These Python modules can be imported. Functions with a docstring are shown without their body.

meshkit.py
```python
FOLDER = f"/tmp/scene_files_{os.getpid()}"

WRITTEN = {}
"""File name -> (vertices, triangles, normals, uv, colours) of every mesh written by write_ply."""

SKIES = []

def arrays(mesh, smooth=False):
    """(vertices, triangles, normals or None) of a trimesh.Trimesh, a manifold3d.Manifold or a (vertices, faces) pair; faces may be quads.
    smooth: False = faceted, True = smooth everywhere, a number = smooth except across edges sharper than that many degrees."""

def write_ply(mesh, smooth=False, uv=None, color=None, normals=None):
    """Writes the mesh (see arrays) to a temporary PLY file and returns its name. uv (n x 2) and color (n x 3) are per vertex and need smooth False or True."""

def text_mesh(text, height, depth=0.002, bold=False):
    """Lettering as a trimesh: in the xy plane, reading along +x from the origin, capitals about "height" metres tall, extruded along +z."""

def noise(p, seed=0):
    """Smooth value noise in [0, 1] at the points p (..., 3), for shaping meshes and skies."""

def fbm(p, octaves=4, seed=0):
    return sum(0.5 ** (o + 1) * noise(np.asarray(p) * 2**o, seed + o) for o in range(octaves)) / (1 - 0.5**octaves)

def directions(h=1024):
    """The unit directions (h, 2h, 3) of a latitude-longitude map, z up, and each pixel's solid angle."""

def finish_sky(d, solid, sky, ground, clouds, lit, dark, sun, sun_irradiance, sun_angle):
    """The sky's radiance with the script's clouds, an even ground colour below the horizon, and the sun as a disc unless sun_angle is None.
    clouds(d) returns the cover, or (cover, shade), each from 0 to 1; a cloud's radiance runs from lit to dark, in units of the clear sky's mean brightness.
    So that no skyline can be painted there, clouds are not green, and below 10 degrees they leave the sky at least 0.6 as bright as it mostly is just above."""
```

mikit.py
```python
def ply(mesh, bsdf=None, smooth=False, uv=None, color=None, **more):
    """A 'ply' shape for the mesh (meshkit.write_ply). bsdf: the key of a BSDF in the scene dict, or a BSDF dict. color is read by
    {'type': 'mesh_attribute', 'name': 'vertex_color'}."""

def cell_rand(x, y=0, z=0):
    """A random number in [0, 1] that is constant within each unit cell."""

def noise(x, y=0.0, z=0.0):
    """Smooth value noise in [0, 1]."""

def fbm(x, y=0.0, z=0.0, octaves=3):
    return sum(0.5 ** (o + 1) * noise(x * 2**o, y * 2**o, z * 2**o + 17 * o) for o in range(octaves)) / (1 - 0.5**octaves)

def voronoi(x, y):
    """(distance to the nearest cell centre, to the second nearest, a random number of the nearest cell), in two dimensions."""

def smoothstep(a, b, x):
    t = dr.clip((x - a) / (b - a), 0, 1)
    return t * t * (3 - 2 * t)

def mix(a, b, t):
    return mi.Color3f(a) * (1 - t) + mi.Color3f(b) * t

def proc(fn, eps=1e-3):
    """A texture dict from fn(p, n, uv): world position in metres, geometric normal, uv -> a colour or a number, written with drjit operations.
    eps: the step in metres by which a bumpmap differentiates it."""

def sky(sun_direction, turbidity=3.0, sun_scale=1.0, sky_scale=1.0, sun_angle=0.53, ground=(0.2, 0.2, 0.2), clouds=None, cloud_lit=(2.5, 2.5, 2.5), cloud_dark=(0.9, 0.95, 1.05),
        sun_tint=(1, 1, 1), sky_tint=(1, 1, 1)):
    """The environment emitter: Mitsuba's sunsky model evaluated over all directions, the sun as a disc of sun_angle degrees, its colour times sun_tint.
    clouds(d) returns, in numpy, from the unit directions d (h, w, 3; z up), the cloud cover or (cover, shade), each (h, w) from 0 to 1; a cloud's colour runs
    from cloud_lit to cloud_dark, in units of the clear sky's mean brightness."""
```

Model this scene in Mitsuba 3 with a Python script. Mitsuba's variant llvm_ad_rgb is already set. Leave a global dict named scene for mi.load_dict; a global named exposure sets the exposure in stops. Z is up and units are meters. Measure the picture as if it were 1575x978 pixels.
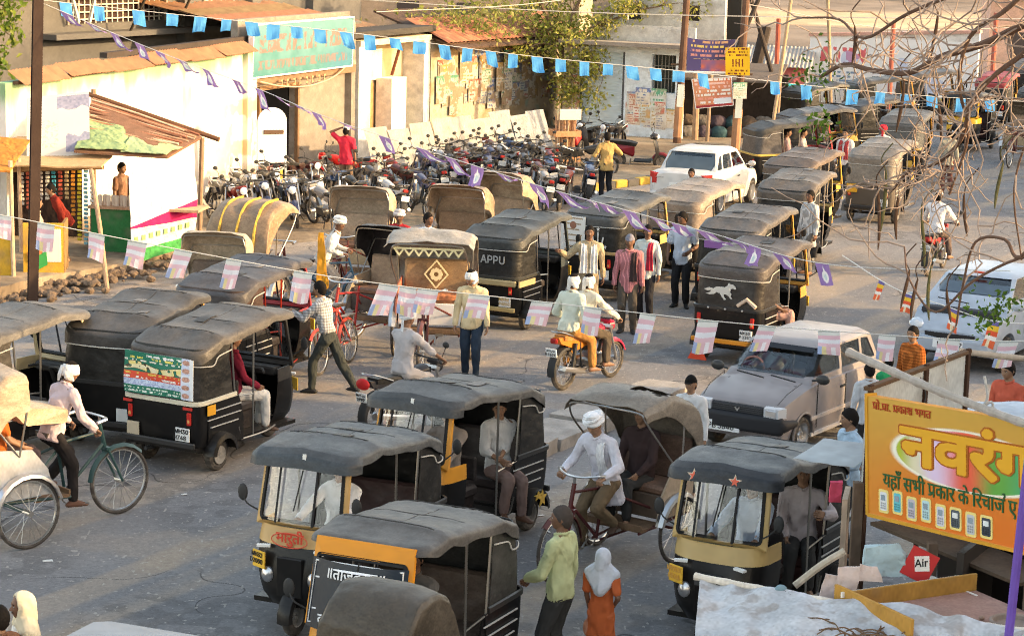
import math, random
import numpy as np, trimesh, mitsuba as mi, drjit as dr
import manifold3d as m3
import shapely.geometry as sg
from shapely import affinity
import mikit, meshkit
from mikit import noise, fbm, voronoi, smoothstep, mix, cell_rand

T = mi.ScalarTransform4f
scene, labels = {}, {}
rng = np.random.default_rng(7)
R = random.Random(11)
PI = math.pi

# ------------------------------------------------------------------ camera, light, exposure
EYE = (0.0, 0.0, 7.2)
PITCH, ROLL = math.radians(10.35), math.radians(1.5)
_f = np.array([0, math.cos(PITCH), -math.sin(PITCH)])
_u = np.array([0, math.sin(PITCH), math.cos(PITCH)])
_r = np.array([1.0, 0, 0])
_up = _u * math.cos(ROLL) - _r * math.sin(ROLL)
scene['camera'] = {'type': 'perspective', 'fov': 25.72, 'fov_axis': 'x', 'near_clip': 0.5, 'far_clip': 1500.0,
                   'to_world': T().look_at(origin=list(EYE), target=[float(EYE[i] + _f[i]) for i in range(3)], up=[float(x) for x in _up])}
SUN = (0.945, -0.20, 0.285)
scene['sky'] = mikit.sky(SUN, turbidity=4.0, sun_scale=0.30, sky_scale=1.0, sun_angle=0.9, sun_tint=(1.0, 0.98, 0.97), sky_tint=(1.29, 0.98, 0.775), ground=(0.25, 0.22, 0.19))
labels['sky'] = {'kind': 'structure'}
exposure = 4.62

# ------------------------------------------------------------------ mesh helpers
def rotm(rx=0, ry=0, rz=0):
    cx, sx, cy, sy, cz, sz = math.cos(rx), math.sin(rx), math.cos(ry), math.sin(ry), math.cos(rz), math.sin(rz)
    return np.array([[cz, -sz, 0], [sz, cz, 0], [0, 0, 1]]) @ np.array([[cy, 0, sy], [0, 1, 0], [-sy, 0, cy]]) @ np.array([[1, 0, 0], [0, cx, -sx], [0, sx, cx]])

def pose(x=0, y=0, z=0, deg=0, rx=0, ry=0, s=1):
    M = np.eye(4); M[:3, :3] = rotm(rx, ry, math.radians(deg)) * s; M[:3, 3] = (x, y, z)
    return M

_ICO = {k: trimesh.creation.icosphere(subdivisions=k) for k in (1, 2, 3)}
BOXF = [[0, 2, 1], [0, 3, 2], [4, 5, 6], [4, 6, 7], [0, 1, 5], [0, 5, 4], [1, 2, 6], [1, 6, 5], [2, 3, 7], [2, 7, 6], [3, 0, 4], [3, 4, 7]]

def smooth_path(pts, n=5):
    p = np.asarray(pts, float)
    if len(p) < 3: return p
    q = np.vstack([2 * p[0] - p[1], p, 2 * p[-1] - p[-2]]); out = []
    for i in range(1, len(q) - 2):
        for t in np.linspace(0, 1, n, endpoint=False):
            a, b, c, d = q[i - 1:i + 3]
            out.append(.5 * (2 * b + (c - a) * t + (2 * a - 5 * b + 4 * c - d) * t * t + (3 * b - a - 3 * c + d) * t ** 3))
    out.append(p[-1]); return np.array(out)

class MB:
    def __init__(s): s.v, s.f, s.n = [], [], 0
    def add(s, v, f, M=None):
        v = np.asarray(v, float); f = np.asarray(f, int)
        if M is not None: v = v @ M[:3, :3].T + M[:3, 3]
        if f.shape[1] == 4: f = np.vstack([f[:, [0, 1, 2]], f[:, [0, 2, 3]]])
        s.v.append(v); s.f.append(f + s.n); s.n += len(v); return s
    def mesh(s, m, M=None):
        if hasattr(m, 'to_mesh'):
            mm = m.to_mesh(); return s.add(mm.vert_properties[:, :3], mm.tri_verts, M)
        if isinstance(m, tuple): return s.add(m[0], m[1], M)
        return s.add(m.vertices, m.faces, M)
    def box(s, c, d, rz=0, ry=0, rx=0, ch=0):
        h = np.array(d) / 2.0
        if ch:
            P = np.array([[a * (h[0] - (0 if k == 0 else ch)), b * (h[1] - (0 if k == 1 else ch)), e * (h[2] - (0 if k == 2 else ch))] for k in range(3) for a in (-1, 1) for b in (-1, 1) for e in (-1, 1)])
            hu = trimesh.Trimesh(P).convex_hull; v, f = np.array(hu.vertices), np.array(hu.faces)
        else:
            v = np.array([[-1, -1, -1], [1, -1, -1], [1, 1, -1], [-1, 1, -1], [-1, -1, 1], [1, -1, 1], [1, 1, 1], [-1, 1, 1]]) * h; f = BOXF
        M = np.eye(4); M[:3, :3] = rotm(rx, ry, rz); M[:3, 3] = c
        return s.add(v, f, M)
    def bar(s, p, q, r, n=8, r2=None):
        return s.tube([p, q], [r, r if r2 is None else r2], n)
    def tube(s, pts, r, n=6, caps=True, closed=False):
        p = np.asarray(pts, float); m = len(p); r = np.broadcast_to(r, (m,)).astype(float)
        t = (np.roll(p, -1, 0) - np.roll(p, 1, 0)) if closed else np.gradient(p, axis=0)
        t /= np.linalg.norm(t, axis=1, keepdims=True) + 1e-12
        a = np.cross(t[0], [0, 0, 1.0] if abs(t[0][2]) < .9 else [1.0, 0, 0]); a /= np.linalg.norm(a)
        ang = np.arange(n) * 2 * PI / n; vs = []
        for i in range(m):
            a = a - t[i] * (a @ t[i]); a /= np.linalg.norm(a) + 1e-12; b = np.cross(t[i], a)
            vs.append(p[i] + r[i] * (np.cos(ang)[:, None] * a + np.sin(ang)[:, None] * b))
        k = m if closed else m - 1
        i, j = np.meshgrid(np.arange(k), np.arange(n), indexing='ij'); i2 = (i + 1) % m; j2 = (j + 1) % n
        f = np.stack([i * n + j, i * n + j2, i2 * n + j2, i2 * n + j], -1).reshape(-1, 4)
        f = np.vstack([f[:, [0, 1, 2]], f[:, [0, 2, 3]]])
        if caps and not closed:
            e = (m - 1) * n
            f = np.vstack([f, [[0, q + 1, q] for q in range(1, n - 1)], [[e, e + q, e + q + 1] for q in range(1, n - 1)]])
        return s.add(np.vstack(vs), f)
    def ell(s, c, r, k=2, M=None):
        v = _ICO[k].vertices * np.broadcast_to(r, (3,))
        if M is not None: v = v @ np.asarray(M)[:3, :3].T
        return s.add(v + np.asarray(c), _ICO[k].faces)
    def lathe(s, prof, c=(0, 0, 0), axis='z', n=20):
        """prof: (radius, height) pairs along the axis"""
        pr = np.array(prof, float); a = np.arange(n) * 2 * PI / n
        v = np.stack([pr[:, :1] * np.cos(a), pr[:, :1] * np.sin(a), np.repeat(pr[:, 1:], n, 1)], -1).reshape(-1, 3)
        if axis == 'y': v = v[:, [0, 2, 1]] * [1, 1, -1]
        if axis == 'x': v = v[:, [2, 0, 1]]
        m = len(pr); i, j = np.meshgrid(np.arange(m - 1), np.arange(n), indexing='ij'); j2 = (j + 1) % n
        f = np.stack([i * n + j, i * n + j2, (i + 1) * n + j2, (i + 1) * n + j], -1).reshape(-1, 4)
        return s.add(v + np.asarray(c), f)
    def grid(s, P, thick=0.0):
        """P: (m, n, 3) sheet; thick > 0 gives it a back and edges"""
        P = np.asarray(P, float); m, n = P.shape[:2]
        i, j = np.meshgrid(np.arange(m - 1), np.arange(n - 1), indexing='ij')
        q = np.stack([i * n + j, (i + 1) * n + j, (i + 1) * n + j + 1, i * n + j + 1], -1).reshape(-1, 4)
        if not thick: return s.add(P.reshape(-1, 3), q)
        N = np.cross(np.gradient(P, axis=0), np.gradient(P, axis=1)); N /= np.linalg.norm(N, axis=-1, keepdims=True) + 1e-9
        B = P - N * thick; k = m * n
        rim = [i * n for i in range(m)] + [(m - 1) * n + j for j in range(1, n)] + [i * n + n - 1 for i in range(m - 2, -1, -1)] + [j for j in range(n - 2, 0, -1)]
        e = np.array([[a, a + k, b + k, b] for a, b in zip(rim, rim[1:] + rim[:1])])
        return s.add(np.vstack([P.reshape(-1, 3), B.reshape(-1, 3)]), np.vstack([q, q[:, ::-1] + k, e[:, ::-1]]))
    def quad(s, a, b, c, d, thick=0.01):
        return s.grid(np.array([[a, b], [d, c]], float), thick)
    def hull(s, pts):
        h = trimesh.Trimesh(np.asarray(pts, float)).convex_hull; return s.add(h.vertices, h.faces)
    def poly(s, pg, depth, M=None):
        for g in getattr(pg, 'geoms', [pg]):
            if g.area > 1e-7: s.mesh(trimesh.creation.extrude_polygon(g, depth, engine='earcut'), M)
        return s
    def get(s):
        return (np.vstack(s.v), np.vstack(s.f)) if s.v else (np.zeros((0, 3)), np.zeros((0, 3), int))

def jig(mesh, amp, freq, seed=0):
    """small noise along the vertices: folds, dents, unevenness"""
    v, f = mesh; p = v * freq
    d = np.stack([meshkit.fbm(p + 31 * k, 3, seed + k) - .5 for k in range(3)], -1)
    return (v + d * 2 * amp, f)

def subdiv(mesh, k=1):
    v, f = mesh
    m = trimesh.Trimesh(v, f, process=False); m.merge_vertices()
    for _ in range(k): m = m.subdivide()
    return (np.array(m.vertices), np.array(m.faces))

def frame(o, x, y):
    """4x4 with origin o, first axis x, second axis near y"""
    x = np.asarray(x, float); x = x / np.linalg.norm(x); y = np.asarray(y, float); z = np.cross(x, y); z /= np.linalg.norm(z); y = np.cross(z, x)
    M = np.eye(4); M[:3, 0], M[:3, 1], M[:3, 2], M[:3, 3] = x, y, z, o
    return M

# ------------------------------------------------------------------ colours: one number per mesh, kept in uv.x, looked up here
PAL = []
_pali = {}
def ci(c):
    c = tuple(round(float(x), 4) for x in c)
    if c not in _pali: _pali[c] = len(PAL); PAL.append(c)
    return _pali[c]
_buf = []
def base(uv):
    if not _buf: _buf.append(mi.Float(np.array(PAL, np.float32).ravel()))
    return dr.gather(mi.Color3f, _buf[0], mi.UInt32(dr.clip(uv.x, 0, len(PAL) - 1)))

def t_tarp(p, n, uv):
    a = fbm(p.x * 4, p.y * 4, p.z * 4, 4); b = noise(p.x * 45, p.y * 45, p.z * 45)
    return mix(base(uv) * (.6 + .8 * a), (.16, .11, .07), smoothstep(.54, .68, fbm(p.x * 6 + 3, p.y * 6, p.z * 6, 4)) * .4) * (.85 + .3 * b)
def t_paint(p, n, uv):
    d = smoothstep(.5, .8, fbm(p.x * 4, p.y * 4, p.z * 4)) * .05 + .14 * dr.maximum(n.z, 0) + smoothstep(.5, .1, p.z) * .18 * fbm(p.x * 9, p.y * 9, p.z * 9)
    return mix(base(uv) * (.9 + .2 * noise(p.x * 7, p.y * 7, p.z * 7)), (.26, .22, .18), d * .55)
def t_canvas(p, n, uv):
    a = fbm(p.x * 3, p.y * 3, p.z * 3); b = fbm(p.x * 22, p.y * 22, p.z * 22)
    d = dr.clip(.30 * dr.maximum(n.z, 0) + smoothstep(.45, .75, a) * .16 + smoothstep(.62, .8, b) * .08, 0, .8)
    return mix(base(uv) * .86 * (.62 + .76 * a) * (.68 + .64 * b) * (.8 + .4 * noise(p.x * 70, p.y * 70, p.z * 70)), (.26, .23, .20), d * .30)
def t_cloth(p, n, uv):
    return base(uv) * .86 * (.84 + .24 * fbm(p.x * 13, p.y * 13, p.z * 13) + .08 * noise(p.x * 90, p.y * 90, p.z * 90))
def t_matte(p, n, uv):
    a = fbm(p.x * 6, p.y * 6, p.z * 6); b = noise(p.x * 55, p.y * 55, p.z * 25)
    return mix(base(uv) * (.72 + .5 * a) * (.88 + .24 * b), (.22, .18, .14), smoothstep(.5, .85, fbm(p.x * 3 + 9, p.y * 3, p.z * 3)) * .4)
def t_skin(p, n, uv): return base(uv) * (.9 + .2 * fbm(p.x * 30, p.y * 30, p.z * 30))
def t_plain(p, n, uv): return base(uv)
def t_rubber(p, n, uv): return mix(base(uv), (.2, .17, .14), .12 + .35 * smoothstep(.4, .7, fbm(p.x * 14, p.y * 14, p.z * 14)))
def t_wood(p, n, uv):
    g = fbm(p.x * 8, p.y * 8, p.z * 8); return base(uv) * (.6 + .5 * g + .3 * noise(p.x * 60, p.y * 60, p.z * 9))
def t_leaf(p, n, uv): return base(uv) * (.65 + .7 * noise(p.x * 5, p.y * 5, p.z * 5))
def h_cloth(p, n, uv): return fbm(p.x * 9, p.y * 9, p.z * 5) + .25 * fbm(p.x * 28, p.y * 28, p.z * 20)
def h_canvas(p, n, uv): return fbm(p.x * 5, p.y * 5, p.z * 7, octaves=4) + .5 * dr.abs(noise(p.x * 3.1 + 5, p.y * 3.1, p.z * 4) - .5)
def h_fine(p, n, uv): return fbm(p.x * 40, p.y * 40, p.z * 40)

def mat(name, fn, rough, spec=.5, bump=None, bscale=0, two=True, **kw):
    b = {'type': 'principled', 'base_color': mikit.proc(fn), 'roughness': rough, 'specular': spec, **kw}
    if bump is not None: b = {'type': 'bumpmap', 'arbitrary': mikit.proc(bump, eps=4e-3), 'scale': bscale, 'bsdf': b}
    scene['mat_' + name] = {'type': 'twosided', 'bsdf': b} if two else b
mat('paint', t_paint, .32, .22, clearcoat=.2, clearcoat_gloss=.85)
mat('canvas', t_canvas, .46, .28, h_canvas, .022)
mat('cloth', t_cloth, .95, .12, h_cloth, .075)
def t_stripe(p, n, uv): return t_cloth(p, n, uv) * (1 - .42 * smoothstep(.25, .6, dr.abs(dr.sin(p.x * 70 + p.y * 45)) * .9))
def t_check(p, n, uv): return t_cloth(p, n, uv) * (1 - .38 * smoothstep(.55, .8, dr.abs(dr.sin(p.x * 62 + p.y * 40)))) * (1 - .38 * smoothstep(.55, .8, dr.abs(dr.sin(p.z * 75))))
mat('striped_cloth', t_stripe, .95, .12, h_cloth, .04)
mat('checked_cloth', t_check, .95, .12, h_cloth, .04)
mat('matte', t_matte, .75, .3)
mat('tarp', t_tarp, .6, .3, h_canvas, .06)
mat('plain', t_plain, .6, .25)
mat('skin', t_skin, .55, .4)
mat('hair', t_skin, .75, .08)
mat('rubber', t_rubber, .8, .3)
mat('wood', t_wood, .85, .2, h_fine, .006)
mat('metal', t_paint, .28, .5, metallic=.9)
mat('plaster', t_matte, .95, .1, h_fine, .01)
scene['mat_leaf'] = {'type': 'principledthin', 'base_color': mikit.proc(t_leaf), 'roughness': .55, 'diff_trans': .7, 'eta': 1.4}
scene['mat_paper'] = {'type': 'principledthin', 'base_color': mikit.proc(t_plain), 'roughness': .8, 'diff_trans': .5, 'eta': 1.3}
scene['mat_glass'] = {'type': 'thindielectric', 'int_ior': 1.5}
scene['mat_tinted_glass'] = {'type': 'thindielectric', 'int_ior': 1.5, 'specular_transmittance': {'type': 'rgb', 'value': [.40, .44, .46]}}

# ------------------------------------------------------------------ registering things and parts
_used, _cache, _keep = {}, {}, []
def numbered(key):
    k = _used.get(key, 0); _used[key] = k + 1
    return key if k == 0 else f'{key}_{k:03d}'
def put(key, mesh, m, col=None, M=None, smooth=35, uv=None):
    ck = (id(mesh), m, None if col is None else tuple(col), smooth)
    if ck not in _cache:
        _keep.append(mesh)
        v, f = (mesh.vertices, mesh.faces) if hasattr(mesh, 'vertices') else mesh
        if hasattr(m, 'get'): raise ValueError
        if uv is None and col is not None:
            tm = trimesh.Trimesh(v, f, process=False)
            if smooth: tm = trimesh.graph.smooth_shade(tm, angle=math.radians(smooth), facet_minarea=None)
            uvs = np.tile([ci(col) + .5, .5], (len(tm.vertices), 1))
            _cache[ck] = mikit.ply((np.array(tm.vertices), np.array(tm.faces)), 'mat_' + m, smooth=bool(smooth), uv=uvs)
        else:
            _cache[ck] = mikit.ply((np.array(v), np.array(f)), 'mat_' + m, smooth=(smooth if uv is None else False), uv=uv)
    d = dict(_cache[ck])
    if M is not None: d['to_world'] = T(np.asarray(M).tolist())
    scene[key] = d
    return key

class Thing:
    def __init__(s, name, label=None, cat=None, group=None, M=None, kind=None):
        s.key = numbered(name); s.M = M
        d = {k: v for k, v in (('label', label), ('category', cat), ('group', group), ('kind', kind)) if v}
        if d: labels[s.key] = d
    def part(s, name, mesh, m, col=None, under=None, smooth=35, uv=None, label=None, kind=None, M=None):
        if isinstance(mesh, MB): mesh = mesh.get()
        if len(mesh[0] if isinstance(mesh, tuple) else mesh.vertices) == 0: return None
        X = s.M if M is None else (M if s.M is None else s.M @ M)
        k = put(numbered((under or s.key) + '__' + name), mesh, m, col, X, smooth, uv)
        d = {a: b for a, b in (('label', label), ('kind', kind)) if b}
        if d: labels[k] = d
        return k
    def proto(s, items, cols, skip=()):
        """items: (path, mesh, material, colour name); path 'wheel#1' or 'wheel#1/tyre'"""
        made = {}
        for path, mesh, m, c in items:
            up, _, nm = path.rpartition('/')
            if path.split('#')[0].split('/')[0] in skip: continue
            made[path] = s.part(nm.split('#')[0], mesh, m, cols.get(c, c) if isinstance(c, str) else c, under=made.get(up))
        return made
def single(name, mesh, m, col=None, label=None, cat=None, group=None, kind=None, M=None, smooth=35, uv=None):
    if isinstance(mesh, MB): mesh = mesh.get()
    k = put(numbered(name), mesh, m, col, M, smooth, uv)
    d = {a: b for a, b in (('label', label), ('category', cat), ('group', group), ('kind', kind)) if b}
    if d: labels[k] = d
    return k
def g3(m):
    return m.get() if isinstance(m, MB) else m
_ONES = 'zeroth first second third fourth fifth sixth seventh eighth ninth tenth eleventh twelfth thirteenth fourteenth fifteenth sixteenth seventeenth eighteenth nineteenth twentieth'.split()
def nth(n): return _ONES[n] if n <= 20 else ('twenty ' if n < 30 else 'thirty ') + _ONES[n % 10] if n % 10 else 'thirtieth'
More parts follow.
